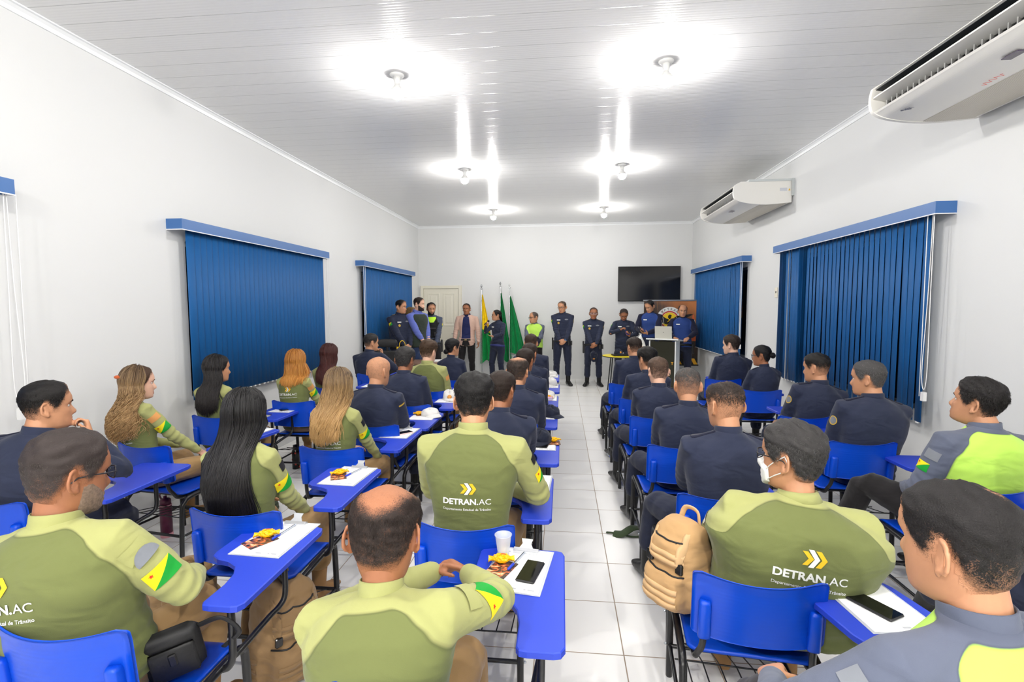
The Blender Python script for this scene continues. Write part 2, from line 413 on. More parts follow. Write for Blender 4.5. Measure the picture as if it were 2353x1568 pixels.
for y, nm in ((4.15, 'nearest pair in view'), (7.03, 'middle pair in view'), (9.98, 'farthest pair by the back wall')):
    for x, sd in ((-1.38, 'left'), (.81, 'right')):
        bulb(x, y, '%s bare glowing bulb on white ceiling rose, of the %s' % (sd, nm))
for y in (1.27, -1.6):
    for x in (-1.38, .81): bulb(x, y, 'bare glowing bulb on the ceiling behind the viewer')

# ------------------------------------------------------------------ vertical blinds
M_SLAT = mat('blue_blind_fabric', (18, 86, 146), .6, spec=.3, bump=.15, bscale=300, bdist=.001)
M_VAL = mat('blue_valance', (58, 104, 164), .38, spec=.5)
M_WEDGE = mat('white_edge', (240, 240, 242), .4)
M_CORD = mat('white_cord', (236, 236, 236), .5)
rng = random.Random(5)
def blind(side, y0, y1, z0, z1, label, angle, wobble, irregular=None, cord_end='near', end=.08):
    s = 1 if side == 'left' else -1; xw = XL if side == 'left' else XR
    t = thing('vertical_blind', label, 'blind', (xw, (y0+y1)/2, z0), 0, 'blue vertical blinds over the windows')
    ox, oy, oz = xw, (y0+y1)/2, z0
    def B(d0, d1, a, b, c, d):
        xa, xb = sorted((s*d0, s*d1)); return box(xa, xb, a-oy, b-oy, c-oz, d-oz)
    mb = MB()
    mb.add(B(.145, .152, y0, y1, z1-.09, z1)); mb.add(B(0, .145, y0, y0+.007, z1-.09, z1)); mb.add(B(0, .145, y1-.007, y1, z1-.09, z1))
    v = put('valance', mb.mesh('valance', [M_VAL]), t)
    mb = MB(); mb.add(B(.144, .154, y0-.001, y1+.001, z1-.097, z1-.09)); mb.add(B(0, .144, y0-.001, y0+.008, z1-.097, z1-.09)); mb.add(B(0, .144, y1-.008, y1+.001, z1-.097, z1-.09))
    put('valance_edge', mb.mesh('edge', [M_WEDGE]), v)
    put('head_rail', MB().add(B(.06, .11, y0+.02, y1-.02, z1-.05, z1-.015)).mesh('rail', [M_ALU]), t)
    ya, yb = y0+.13, y1-end; n = int((yb-ya)/.079); mb = MB(); mc = MB()
    for i in range(n):
        y = ya + (yb-ya)*(i+.5)/n
        a = angle + rng.uniform(-wobble, wobble)
        if irregular and y > irregular: a = rng.choice([angle, angle, -.9, -1.35, .1, angle-.1])
        w = .089/2; rings = []
        lean = rng.uniform(-.012, .012)*(2 if irregular else 1)
        for z, dy in ((z1-.075, 0), ((z0+z1)/2, lean*.5), (z0, lean)):
            out = []; back = []
            for kx in range(7):
                u = -1 + kx/3.0; bow = .007*(1-u*u)
                px, py = u*w*math.sin(a) + bow*math.cos(a), u*w*math.cos(a) - bow*math.sin(a)
                out.append((s*(.085+px), y+dy+py-oy, z-oz)); back.append((s*(.085+px-.0012*math.cos(a)), y+dy+py+.0012*math.sin(a)-oy, z-oz))
            rings.append(out + back[::-1])
        mb.add(rings_mesh(rings))
        mc.add(B(.078, .092, y+lean-.012, y+lean+.012, z0-.012, z0+.002))
    put('slats', mb.mesh('slats', [M_SLAT], True), t)
    put('slat_weights', mc.mesh('weights', [M_CORD]), t)
    yc = y0+.045 if cord_end == 'near' else y1-.045
    zb = z0+.28
    lp = [(s*.125, yc-oy, z1-.09-oz), (s*.13, yc-.012-oy, (z1+zb)/2-oz), (s*.13, yc-.02-oy, zb+.15-oz), (s*.125, yc+.012-oy, zb-oz), (s*.12, yc+.05-oy, zb+.15-oz), (s*.12, yc+.03-oy, (z1+zb)/2-oz), (s*.12, yc+.02-oy, z1-.09-oz)]
    cd = put('cord', MB().add(tube(bez(lp, 6), .0032, 6)).mesh('cord', [M_CORD], True), t)
    put('cord_weight', MB().add(B(.11, .135, yc-.004, yc+.03, zb-.09, zb-.02)).mesh('cw', [M_CORD]), t)
    put('tilt_wand', MB().add(tube([(s*.125, yc+.07-oy, z1-.09-oz), (s*.12, yc+.065-oy, zb-.06-oz)], .003, 6)).mesh('wand', [M_CORD], True), t)
blind('left', 4.10, 6.88, .88, 2.53, 'closed blue vertical blind on the left wall beside the copper-haired woman', 0.16, .03, cord_end='far')
blind('left', 8.13, 11.08, .86, 2.53, 'blue vertical blind on the left wall behind the standing officers', .16, .12)
blind('left', -.1, 2.76, .86, 2.53, 'blue valance end at the left edge of the photo with cords', .15, .04, cord_end='far', end=.42)
blind('right', 4.13, 7.05, .80, 2.54, 'blue vertical blind on the right wall with dark gaps between slats', -.11, .025, irregular=6.0)
blind('right', 8.22, 11.34, .86, 2.54, 'blue vertical blind on the right wall beside the banner', -.02, .12)

# ------------------------------------------------------------------ air conditioners on the right wall
M_AC = mat('white_unit_plastic', (238, 236, 230), .32)
M_ACD = mat('dark_outlet', (28, 34, 40), .6)
M_ACV = mat('grey_vanes', (150, 150, 148), .5)
def grille_mat():
    m = mat('beige_intake_grille', (214, 208, 194), .5); nt = m.node_tree; p = nt.nodes['Principled BSDF']
    tc = nt.nodes.new('ShaderNodeTexCoord'); sx = nt.nodes.new('ShaderNodeSeparateXYZ'); nt.links.new(tc.outputs['Object'], sx.inputs[0])
    q = nt.nodes.new('ShaderNodeMath'); q.operation = 'PINGPONG'; q.inputs[1].default_value = .006; nt.links.new(sx.outputs['X'], q.inputs[0])
    r = nt.nodes.new('ShaderNodeMapRange'); r.inputs[1].default_value = .001; r.inputs[2].default_value = .004; nt.links.new(q.outputs[0], r.inputs[0])
    mx = nt.nodes.new('ShaderNodeMix'); mx.data_type = 'RGBA'; mx.inputs['A'].default_value = rgb(160, 152, 138); mx.inputs['B'].default_value = rgb(222, 217, 205)
    nt.links.new(r.outputs[0], mx.inputs['Factor']); nt.links.new(mx.outputs['Result'], p.inputs['Base Color'])
    return m
M_GRL = grille_mat()
M_INK = mat('navy_print', (30, 40, 90), .5); M_RED = mat('red_marker', (224, 110, 104), .5)
def text_mesh(s, size, bold=0.0, mats=(), align='CENTER', extrude=0.0):
    c = bpy.data.curves.new('txt', 'FONT'); c.body = s; c.size = size; c.offset = bold; c.align_x = align; c.align_y = 'BOTTOM_BASELINE'; c.extrude = extrude; c.resolution_u = 3
    o = bpy.data.objects.new('txt', c); SC.collection.objects.link(o)
    dg = bpy.context.evaluated_depsgraph_get(); me = bpy.data.meshes.new_from_object(o.evaluated_get(dg))
    bpy.data.objects.remove(o); bpy.data.curves.remove(c)
    me.materials.clear()
    for mm in mats: me.materials.append(mm)
    return me
def ac(y0, y1, label, brand, sticker):
    t = thing('air_conditioner', label, 'air conditioner', (XR, (y0+y1)/2, 3.09), 0, 'white air conditioners on the right wall')
    h = (y1-y0)/2
    P = [tuple(q) for q in bez([(.03, 0), (.30, -.018), (.50, -.008), (.64, .018), (.715, .052)], 7)] + [(.725, .062), (.60, .085), (.585, .195), (.735, .222), (.725, .235), (.66, .272), (.03, .272)]
    Pe = [tuple(q) for q in bez([(.02, -.002), (.30, -.022), (.50, -.012), (.645, .015), (.72, .05), (.745, .09), (.752, .15), (.745, .205), (.73, .237), (.66, .276)], 5)] + [(.60, .276), (.02, .276)]
    mb = MB(); mb.add(rings_mesh([[(-d, yy, z) for d, z in P] for yy in (-h+.03, h-.03)]))
    put('body', mb.mesh('body', [M_AC]), t)
    for yy in (-h, h-.03):
        put('end_cap', MB().add(rings_mesh([[(-d, q, z) for d, z in Pe] for q in (yy, yy+.03)])).mesh('cap', [M_AC]), t)
    put('outlet', MB().add(rings_mesh([[(-d, yy, z) for d, z in ((.712, .0655), (.603, .0885), (.588, .192), (.722, .2165), (.722, .2150), (.590, .190), (.6055, .0905), (.712, .067))] for yy in (-h+.031, h-.031)])).mesh('outlet', [M_ACD]), t)
    mb = MB(); k = int((y1-y0)/.055)
    for i in range(k):
        y = -h+.05 + (2*h-.1)*i/(k-1)
        mb.add(xf(box(-.035, .035, -.003, .003, -.045, .045), Matrix.Translation((-.635, y, .125)) @ Matrix.Rotation(.5, 4, 'Z')))
    put('vanes', mb.mesh('vanes', [M_ACV]), t)
    put('louver', MB().add(xf(rbox(-.055, .055, -h+.035, h-.035, -.006, .006, .004), Matrix.Translation((-.69, 0, .145)) @ Matrix.Rotation(.25, 4, 'Y'))).mesh('louver', [M_AC]), t)
    mb = MB()
    mb.add(rings_mesh([[(-.07, yy, -.006), (-.07, yy, -.010), (-.30, yy, -.0245), (-.40, yy, -.020), (-.40, yy, -.016), (-.30, yy, -.0205)] for yy in (-h+.04, h-.04)]))
    put('intake_grille', mb.mesh('grille', [M_GRL]), t)
    mb = MB(); mb.add(box(-.56, 0, -h-.012, h*.2, .272, .30)); mb.add(box(-.03, 0, -h-.03, -h-.004, .08, .30))
    put('mounting_frame', mb.mesh('frame', [mat('galvanised', (205, 210, 210), .4, .3)]), t)
    put('display_window', MB().add(box(-.60, -.55, -.25*h-.05, -.25*h+.05, -.006, -.001)).mesh('disp', [mat('display', (70, 60, 80), .2)]), t)
    if brand:
        o = put('brand_mark', text_mesh('elgin', .06, .0008, [M_INK]), t, (-.61, h-.22, .006), (math.pi + .12, 0, math.pi/2)); o.rotation_euler = (math.pi, .14, -math.pi/2)
        pts = [(-.46 + .02*math.sin(i*1.9), h-.62-.012*i, -.0155) for i in range(14)]
        put('marker_scrawl', MB().add(tube(pts, .0011, 5)).mesh('scrawl', [M_RED]), t)
    if sticker:
        put('rating_label', MB().add(box(-.17, -.08, -h-.0015, -h, .145, .185)).mesh('label', [mat('silver_label', (205, 208, 215), .4)]), t)
        put('warning_triangle', MB().add(rings_mesh([[(-.04, q, .150), (-.064, q, .150), (-.052, q, .180)] for q in (-h-.0015, -h)])).mesh('tri', [mat('warning_yellow', (240, 190, 20), .4)]), t)
ac(2.42, 3.98, 'large white air conditioner at the top right corner of the photo', True, False)
ac(6.86, 8.42, 'smaller-looking white air conditioner above the right-hand blinds', False, True)
mb = MB().add(rbox(XR-.012, XR, 7.22, 7.30, 1.86, 2.00, .003))
sw = thing('wall_socket', 'cream socket plate on the right wall beside the gappy blind', 'socket', (0, 0, 0), 0, None, mb.mesh('plate', [mat('cream_plastic', (236, 230, 212), .4)]))
put('socket_hole', MB().add(box(XR-.0135, XR-.011, 7.245, 7.27, 1.92, 1.95)).mesh('hole', [mat('black_plastic', (22, 22, 24), .45)]), sw)
# television
tv = thing('television', 'black wall television, switched off, on the back wall', 'television', (2.0, YB, 2.26))
put('casing', MB().add(rbox(-.70, .71, -.075, -.01, -.40, .40, .006)).mesh('casing', [mat('black_plastic', (22, 22, 24), .45)]), tv)
put('screen', MB().add(box(-.69, .70, -.077, -.075, -.388, .392)).mesh('screen', [mat('glossy_screen', (10, 9, 12), .12)]), tv)
# ------------------------------------------------------------------ tablet-arm chair
M_SEAT = mat('blue_seat_plastic', (0, 66, 190), .36, spec=.4, bump=.05, bscale=200, bdist=.001)
M_TAB = mat('blue_tablet_plastic', (40, 66, 190), .40, spec=.4, bump=.08, bscale=220, bdist=.001)
M_STEEL = mat('black_painted_steel', (24, 24, 26), .32, spec=.5)
M_WIRE = mat('black_wire', (20, 20, 22), .4)
M_SCREW = mat('zinc_screw', (190, 195, 198), .3, 1.0)
def back_y(x, z): return -.235 - .10*(z-.53) - .052*(1 - (x/.222)**2) + (.02*max(0, (z-.78)/.06) if z > .78 else 0)*-.35
def backrest_mesh():
    nx, nz = 30, 34; V = []; ids = {}
    for side in (0, 1):
        for j in range(nz+1):
            z = .558 + .265*j/nz
            q = abs(2*j/nz - 1); hw = .224
            e = max(0, (q-.86)/.14); hw -= .03*(1-math.sqrt(max(0, 1-e*e)))
            crown = .012
            for i in range(nx+1):
                u = 2*i/nx-1; x = hw*u
                zz = z + crown*(1-u*u)*(j/nz)*-.0 - .018*(1-u*u)*max(0, (j/nz-.6)/.4)
                y = back_y(x, z)
                if side: y -= .007 + .0022*(math.sin(j*math.pi*.55)**2) * (1 if abs(x) < .155 else 0)
                if abs(u) > .93: y += (.0 if not side else -.004)
                ids[(side, j, i)] = len(V); V.append((x, y, zz))
    F = []
    for j in range(nz):
        for i in range(nx):
            a, b, c, d = (ids[(0, j, i)], ids[(0, j, i+1)], ids[(0, j+1, i+1)], ids[(0, j+1, i)]); F.append((d, c, b, a))
            a, b, c, d = (ids[(1, j, i)], ids[(1, j, i+1)], ids[(1, j+1, i+1)], ids[(1, j+1, i)]); F.append((a, b, c, d))
    for j in range(nz):
        for i in (0, nx):
            q = (ids[(0, j, i)], ids[(0, j+1, i)], ids[(1, j+1, i)], ids[(1, j, i)]); F.append(q if i == 0 else q[::-1])
    for i in range(nx):
        for j in (0, nz):
            q = (ids[(0, j, i)], ids[(1, j, i)], ids[(1, j, i+1)], ids[(0, j, i+1)]); F.append(q if j == 0 else q[::-1])
    return mesh_np('backrest', np.array(V), F, True, [M_SEAT])
def socket_mesh(s):
    x = s*.182; secs = []
    for z, r in ((.560, .021), (.566, .022), (.700, .021), (.712, .016)):
        y = back_y(x, z) - .014
        secs.append(((x, y, z), (r, 0, 0), (0, r*.95, 0), 3.2))
    return mesh_np('socket', *loft(secs, 16), True, [M_SEAT])
def seat_mesh():
    n, m = 22, 22; V = []; top = {}; F = []
    for side in (0, 1):
        for j in range(m+1):
            v = j/m; y = -.215 + .43*v
            for i in range(n+1):
                u = 2*i/n-1; q = abs(2*v-1); hw = .225 - .025*max(0, (q-.8)/.2)**2
                z = .458 - .014*(1-u*u)*math.sin(math.pi*min(1, v*1.1)) - .03*max(0, (v-.82)/.18)**2 + .012*max(0, (.12-v)/.12)
                top[(side, j, i)] = len(V); V.append((hw*u, y, z - .012*side))
    for j in range(m):
        for i in range(n):
            F.append((top[(0, j, i)], top[(0, j, i+1)], top[(0, j+1, i+1)], top[(0, j+1, i)])); F.append((top[(1, j, i)], top[(1, j+1, i)], top[(1, j+1, i+1)], top[(1, j, i+1)]))
    for j in range(m):
        F.append((top[(0, j, 0)], top[(0, j+1, 0)], top[(1, j+1, 0)], top[(1, j, 0)])); F.append((top[(0, j, n)], top[(1, j, n)], top[(1, j+1, n)], top[(0, j+1, n)]))
    for i in range(n):
        F.append((top[(0, 0, i)], top[(1, 0, i)], top[(1, 0, i+1)], top[(0, 0, i+1)])); F.append((top[(0, m, i)], top[(0, m, i+1)], top[(1, m, i+1)], top[(1, m, i)]))
    return mesh_np('seat', np.array(V), F, True, [M_SEAT])
TAB_Z = .722
def tablet_mesh():
    P = [(.225, .02), (.235, .004), (.26, 0), (.34, 0), (.362, .006), (.375, .03), (.375, .58), (.365, .61), (.34, .62), (.06, .62), (.035, .612), (.025, .59), (.025, .36), (.035, .325), (.07, .30), (.13, .285), (.18, .255), (.212, .20), (.225, .13)]
    q = []
    for i in range(len(P)):
        a = np.array(P[i]); b = np.array(P[(i+1) % len(P)]); q += [a, (a+b)/2] if np.linalg.norm(b-a) > .1 else [a]
    c = np.mean(q, 0)
    def rg(z, ins):
        out = []
        n = len(q)
        for i in range(n):
            t = nrm(q[(i+1) % n]-q[i-1]); nn = np.array([-t[1], t[0]]); p = q[i] + nn*ins
            out.append((p[0], p[1], z))
        return out
    return mesh_np('tablet', *rings_mesh([rg(TAB_Z-.024, .003), rg(TAB_Z-.021, 0), rg(TAB_Z-.003, 0), rg(TAB_Z, .004)]), False, [M_TAB])
def arcpath(s):
    x = s*.243
    return bez([(x, .222, .004), (x, .215, .20), (x, .205, .385), (x, .19, .425), (x, .15, .44), (x, 0, .436), (x, -.16, .425), (x, -.20, .405), (x, -.222, .365), (x, -.232, .20), (x, -.24, .004)], 5)
def build_chair():
    t = thing('tablet_chair', 'x', 'chair')
    put('seat', seat_mesh(), t); b = put('backrest', backrest_mesh(), t)
    for s in (-1, 1): put('frame_socket', socket_mesh(s), b)
    for s in (-1, 1):
        p = arcpath(s); n = len(p)
        put('leg', MB().add(tube(p[:n*45//100+1], .0155, 12)).mesh('leg', [M_STEEL], True), t)
        put('leg', MB().add(tube(p[n*45//100:], .0155, 12)).mesh('leg', [M_STEEL], True), t)
        put('back_support', MB().add(tube(bez([(s*.183, back_y(s*.183, .70)-.014, .70), (s*.183, back_y(s*.183, .55)-.014, .54), (s*.195, -.235, .47), (s*.20, -.20, .435), (s*.20, -.10, .43), (s*.20, .16, .436)], 5), .012, 10)).mesh('support', [M_STEEL], True), t)
    mb = MB()
    for y, z in ((-.15, .428), (.15, .434), (-.228, .17), (.2, .17)): mb.add(tube([(-.243, y, z), (.243, y, z)], .010, 8))
    for s in (-1, 1): mb.add(tube([(s*.243, -.226, .17), (s*.243, .214, .17)], .009, 8))
    put('crossbars', mb.mesh('bars', [M_STEEL], True), t)
    mb = MB()
    for i in range(7):
        x = -.2 + .4*i/6; mb.add(tube([(x, -.22, .30), (x, .0, .255), (x, .20, .17)], .003, 6))
    mb.add(tube([(-.243, -.22, .30), (.243, -.22, .30)], .004, 6)); mb.add(tube([(-.243, 0, .255), (.243, 0, .255)], .004, 6))
    put('book_rack', mb.mesh('rack', [M_WIRE], True), t)
    mb = MB()
    for s in (-1, 1):
        for y in (.214, -.226): mb.add(tube([(s*.259, y, .17), (s*.264, y, .17)], .006, 8))
    put('screws', mb.mesh('screws', [M_SCREW], True), t)
    tb = put('writing_tablet', tablet_mesh(), t)
    mb = MB(); mb.add(tube(bez([(.30, .055, TAB_Z-.012), (.30, .06, .62), (.295, .065, .50), (.275, .07, .45), (.250, .07, .437)], 5), .013, 10))
    mb.add(tube(bez([(.30, .40, TAB_Z-.012), (.30, .40, .62), (.30, .395, .525), (.295, .36, .495), (.285, .30, .485), (.265, .16, .455), (.250, .13, .44)], 5), .012, 10))
    put('tablet_support', mb.mesh('supp', [M_STEEL], True), t)
    return t
def copy_tree(o, parent=None):
    c = o.copy(); PENDING.append(c)
    if parent is not None: c.parent = parent
    for ch in [q for q in PENDING if q.parent is o]: copy_tree(ch, c)
    return c
# ------------------------------------------------------------------ people
HZ = [-.122, -.119, -.112, -.100, -.085, -.070, -.045, -.020, .0, .02, .045, .07, .09, .103, .111, .115]
HF = [.040, .064, .083, .090, .090, .089, .087, .0865, .084, .092, .093, .083, .064, .042, .022, .006]
HB = [-.012, -.004, .016, .034, .050, .062, .074, .084, .091, .097, .099, .092, .075, .053, .030, .008]
HW = [.020, .030, .042, .052, .058, .0625, .068, .0715, .074, .0765, .077, .072, .059, .041, .023, .006]
def head_pt(az, z, off=0.0, feat=True):
    """surface of a head: az 0 = face, +pi/2 = the person's right; z measured from eye level"""
    F = np.interp(z, HZ, HF); B = np.interp(z, HZ, HB); Wd = np.interp(z, HZ, HW)
    s = np.sin(az); c = np.cos(az); e = 2/2.25
    x = (Wd+off)*np.sign(s)*np.abs(s)**e
    y = np.where(c > 0, (F+off)*np.abs(c)**e, -(B+off)*np.abs(c)**e)
    z = z + 0*x
    if feat:
        g = lambda a, b: np.exp(-(a/b)**2/2)
        fr = np.clip(c*1.6, 0, 1)
        nz = np.interp(z, [-.056, -.048, -.040, -.030, -.005, .012, .022], [0, .020, .027, .024, .010, .003, 0])
        nw = np.interp(z, [-.05, -.038, -.01, .02], [.0135, .0125, .008, .011])
        y = y + fr*(nz*g(x, nw) - .010*g(np.abs(x)-.031, .0125)*g(z+.002, .0095) + .004*g(np.abs(x)-.027, .02)*g(z-.022, .007)
                    + .005*g(x, .02)*g(z+.066, .0055) + .0055*g(x, .017)*g(z+.080, .0055) - .004*g(x, .022)*g(z+.073, .0025) - .003*g(x, .02)*g(z+.092, .006)
                    + .004*g(x, .016)*g(z+.106, .008) + .004*g(np.abs(x)-.043, .014)*g(z+.025, .014))
    return np.stack([x, y, z], -1)
def head_grid(zs, azs, off=0.0):
    A, Z = np.meshgrid(azs, zs); return head_pt(A, Z, off)
def head_mesh():
    zs = np.concatenate([[-.122], np.linspace(-.119, .103, 58), [.108, .112, .115]]); azs = np.linspace(-math.pi, math.pi, 65)[:-1]
    G = head_grid(zs, azs); return rings_mesh([[tuple(p) for p in r] for r in G])
HEAD = head_mesh()
def ear_parts(s):
    c = np.array([s*.0765, -.012, -.012]); out = np.array([s*.82, -.50, 0.0]); out = nrm(out); back = nrm(np.array([s*.45, -.89, .12])); up = np.array([0, -.12, 1.0])
    rim = []
    for t in np.linspace(-.5, 4.1, 15):
        r1, r2 = .017, .031
        rim.append(c + back*(.016 + r1*math.sin(t)) + up*(.004 + r2*math.cos(t+.3)*.98))
    P = [tube(rim, .0052, 7, up=tuple(out))]
    P.append(loft([(c + back*(.013) - out*.004, tuple(back*.014), tuple(up*.027), 2), (c + back*.015 + out*.001, tuple(back*.015), tuple(up*.028), 2)], 14))
    P.append(ellipsoid(c + back*.006 - up*.026 + out*.001, (.0065, .0085, .011), 10, 7))
    return P
EARS = [p for s in (-1, 1) for p in ear_parts(s)]
HAIRLINE_AZ = np.radians([0, 25, 42, 58, 68, 78, 86, 97, 108, 122, 140, 180])
HAIRLINE_Z = [.074, .073, .058, .050, .012, -.020, -.026, .024, .006, -.048, -.074, -.082]
def hairline(az, recede=0.0):
    a = np.abs(az); z = np.interp(a, HAIRLINE_AZ, HAIRLINE_Z)
    return z + recede*np.exp(-((a-.62)/.34)**2) + recede*.45*np.exp(-(a/.5)**2)

def arr(p): return np.asarray(p, float)
def ik(S, T, l1, l2, pole):
    S = arr(S); T = arr(T); d = T-S; L = np.linalg.norm(d); mx = (l1+l2)*.995
    if L > mx: T = S + d/L*mx; d = T-S; L = mx
    a = (l1*l1 - l2*l2 + L*L)/(2*L); h = math.sqrt(max(0, l1*l1 - a*a)); u = d/L
    p = arr(pole); p = p - u*(p@u); return S + u*a + nrm(p)*h, T
def hand_parts(Wr, dr, nv, right, curl=.5, s=1.0, spread=.0):
    dr = nrm(dr); nv = arr(nv); nv = nrm(nv - dr*(nv@dr)); lat = np.cross(dr, nv)*(1 if right else -1)
    P = []
    secs = [(Wr - dr*.02, lat*.024*s, nv*.019*s, 2.2), (Wr + dr*.012*s, lat*.026*s, nv*.017*s, 2.4), (Wr + dr*.04*s, lat*.036*s, nv*.0155*s, 2.5), (Wr + dr*.07*s, lat*.041*s, nv*.014*s, 2.6), (Wr + dr*.093*s, lat*.040*s, nv*.0115*s, 2.5)]
    P.append(loft(secs, 16))
    for off, ln, r in ((.0295, .073, .0083), (.010, .082, .0086), (-.0095, .077, .0082), (-.028, .060, .0072)):
        b = Wr + dr*(.088 - abs(off-.006)*.18)*s + lat*off*s; d = nrm(dr + lat*off*spread*14); ax = np.cross(d, nv); pts = [b - d*.012*s, b]; c = b
        for k, (f, a) in enumerate(((.45, .75), (.31, 1.0), (.24, .7))):
            d = rotv(d, ax, a*curl*(1.0 + (.0295-off)*2.5)); c = c + d*ln*f*s; pts.append(c)
        P.append(tube(pts, [r*1.05*s, r*s, r*.95*s, r*.88*s, r*.72*s], 9))
    b = Wr + dr*.022*s + lat*.024*s + nv*.004*s; d1 = nrm(dr*.62 + lat*.62 + nv*.42); d2 = nrm(dr*.85 + lat*.18 + nv*.35*(.4+curl))
    P.append(tube([b - d1*.012*s, b + d1*.02*s, b + d1*.046*s, b + d1*.046*s + d2*.03*s], [.0125*s, .0120*s, .0098*s, .0078*s], 9))
    return P

def capsule_dist(V, pts, rads):
    best = np.full(len(V), 9.0)
    for a, b, ra, rb in zip(pts[:-1], pts[1:], rads[:-1], rads[1:]):
        ab = b-a; t = np.clip(((V-a)@ab)/(ab@ab), 0, 1); d = np.linalg.norm(V - a - t[:, None]*ab, axis=1) - (ra + (rb-ra)*t); best = np.minimum(best, d)
    return best
SKIN = {'light': (214, 162, 134), 'tan': (196, 142, 108), 'brown': (160, 106, 76), 'dark': (112, 72, 50), 'pale': (224, 178, 152), 'olive': (182, 130, 96)}
def skinmat(k): return mat('skin_' + k, SKIN[k], .48, spec=.35, bump=.10, bscale=240, bdist=.001, var=.06, vscale=18)
OLIVE_L, OLIVE_D = (160, 162, 104), (106, 113, 66)
def shirtmat(k):
    return {'olive': lambda: cloth('olive_two_tone_cloth', OLIVE_D, OLIVE_L), 'navy': lambda: cloth('navy_uniform_cloth', (39, 45, 66)),
            'navydark': lambda: cloth('dark_navy_cloth', (23, 26, 46)),
            'lime': lambda: cloth('lime_and_grey_cloth', (188, 232, 96), (92, 98, 116)), 'twotone': lambda: cloth('blue_and_navy_cloth', (42, 66, 128), (24, 26, 50)),
            'blazer': lambda: cloth('beige_blazer_cloth', (206, 172, 156), folds=.3), 'blue': lambda: cloth('blue_shirt_cloth', (98, 112, 188)), 'greyvest': lambda: cloth('grey_blue_cloth', (70, 78, 98)),
            'cream': lambda: cloth('dark_blouse_cloth', (40, 42, 58))}[k]()
def pantsmat(k):
    return {'khaki': lambda: cloth('khaki_trouser_cloth', (158, 126, 84)), 'navy': lambda: cloth('navy_trouser_cloth', (33, 38, 57)), 'black': lambda: cloth('black_trouser_cloth', (28, 26, 28)), 'charcoal': lambda: cloth('charcoal_trouser_cloth', (58, 56, 60)), 'jeans': lambda: cloth('dark_jeans_cloth', (38, 52, 84))}[k]()
M_BOOT = mat('black_boot_leather', (15, 15, 16), .42, spec=.4); M_TANBOOT = mat('tan_suede_boot', (150, 112, 70), .8)
M_EYEW = mat('eye_white', (225, 220, 212), .25); M_IRIS = mat('dark_iris', (30, 20, 16), .2)
M_BROW = mat('dark_brow_hair', (34, 26, 22), .8); M_GREYBROW = mat('grey_brow_hair', (90, 84, 80), .8); M_LIPS = mat('lips', (168, 96, 84), .45)
M_FRAME = mat('dark_spectacle_frame', (26, 24, 30), .3); M_LENS = mat('spectacle_lens', (235, 240, 245), .02, alpha=.12)
M_FY = mat('flag_yellow', (246, 222, 20), .7); M_FG = mat('flag_green', (0, 148, 44), .7); M_FR = mat('flag_red', (214, 40, 30), .7)
M_PRW = mat('white_print', (240, 240, 236), .7); M_PRY = mat('yellow_print', (244, 190, 30), .7)
M_GOLD = mat('gold_braid', (206, 168, 60), .5); M_GREYP = mat('grey_patch', (120, 124, 132), .8); M_BLK = mat('black_nylon', (20, 20, 22), .6, bump=.3, bscale=150, bdist=.001); M_TANP = mat('tan_patch', (214, 150, 84), .8)

def face_patch(name, root, M, azr, zr, mask, off, m, n=(26, 26)):
    azs = np.linspace(azr[0], azr[1], n[0]); zs = np.linspace(zr[0], zr[1], n[1]); G = head_grid(zs, azs); N = np.zeros_like(G)
    du = np.gradient(G, axis=1); dv = np.gradient(G, axis=0); N = np.cross(du, dv); N /= np.linalg.norm(N, axis=2, keepdims=True) + 1e-12
    N *= np.sign((N*G).sum(2, keepdims=True)); A, Z = np.meshgrid(azs, zs); w = mask(A, Z, G)
    G = G + N*(off*np.clip(w, -.5, 1)[..., None]); V = G.reshape(-1, 3); F = []
    for j in range(n[1]-1):
        for i in range(n[0]-1):
            if max(w[j, i], w[j, i+1], w[j+1, i], w[j+1, i+1]) > 0 and min(w[j, i], w[j, i+1], w[j+1, i], w[j+1, i+1]) > -.6: F.append((j*n[0]+i, (j)*n[0]+i+1, (j+1)*n[0]+i+1, (j+1)*n[0]+i))
    V = V@M[0].T + M[1]
    return put(name, mesh_np(name, V, F, True, [m]), root)

def strand_mesh(name, paths, rad, mats, n=3, rnd=None, taper=.35):
    """paths (N,K,3) -> thin n-sided strands with attributes along/rnd"""
    N, K, _ = paths.shape; T = np.gradient(paths, axis=1); T /= np.linalg.norm(T, axis=2, keepdims=True) + 1e-12
    up = np.array([.3, .2, .93]); U = np.cross(T, up); U /= np.linalg.norm(U, axis=2, keepdims=True) + 1e-12; Wv = np.cross(T, U)
    prof = np.interp(np.linspace(0, 1, K), [0, .15, .75, 1], [.75, 1, .9, taper]); rad = np.broadcast_to(np.asarray(rad, float), (N,))
    rings = []
    for k in range(n):
        a = 2*math.pi*k/n; rings.append(paths + (U*math.cos(a) + Wv*math.sin(a))*(rad[:, None]*prof[None, :])[..., None])
    V = np.stack(rings, 2).reshape(-1, 3)                     # N,K,n
    b = (np.arange(N)[:, None]*K + np.arange(K-1)[None, :])[..., None]*n; i = np.arange(n)[None, None, :]; j = (i+1) % n
    F = np.stack([b+i, b+j, b+n+j, b+n+i], -1).reshape(-1, 4)
    rnd = np.random.RandomState(3).rand(N) if rnd is None else rnd
    al = np.broadcast_to(np.linspace(0, 1, K)[None, :, None], (N, K, n)).reshape(-1); rr = np.broadcast_to(rnd[:, None, None], (N, K, n)).reshape(-1)
    return mesh_np(name, V, F, True, mats, None, {'along': al, 'rnd': rr})

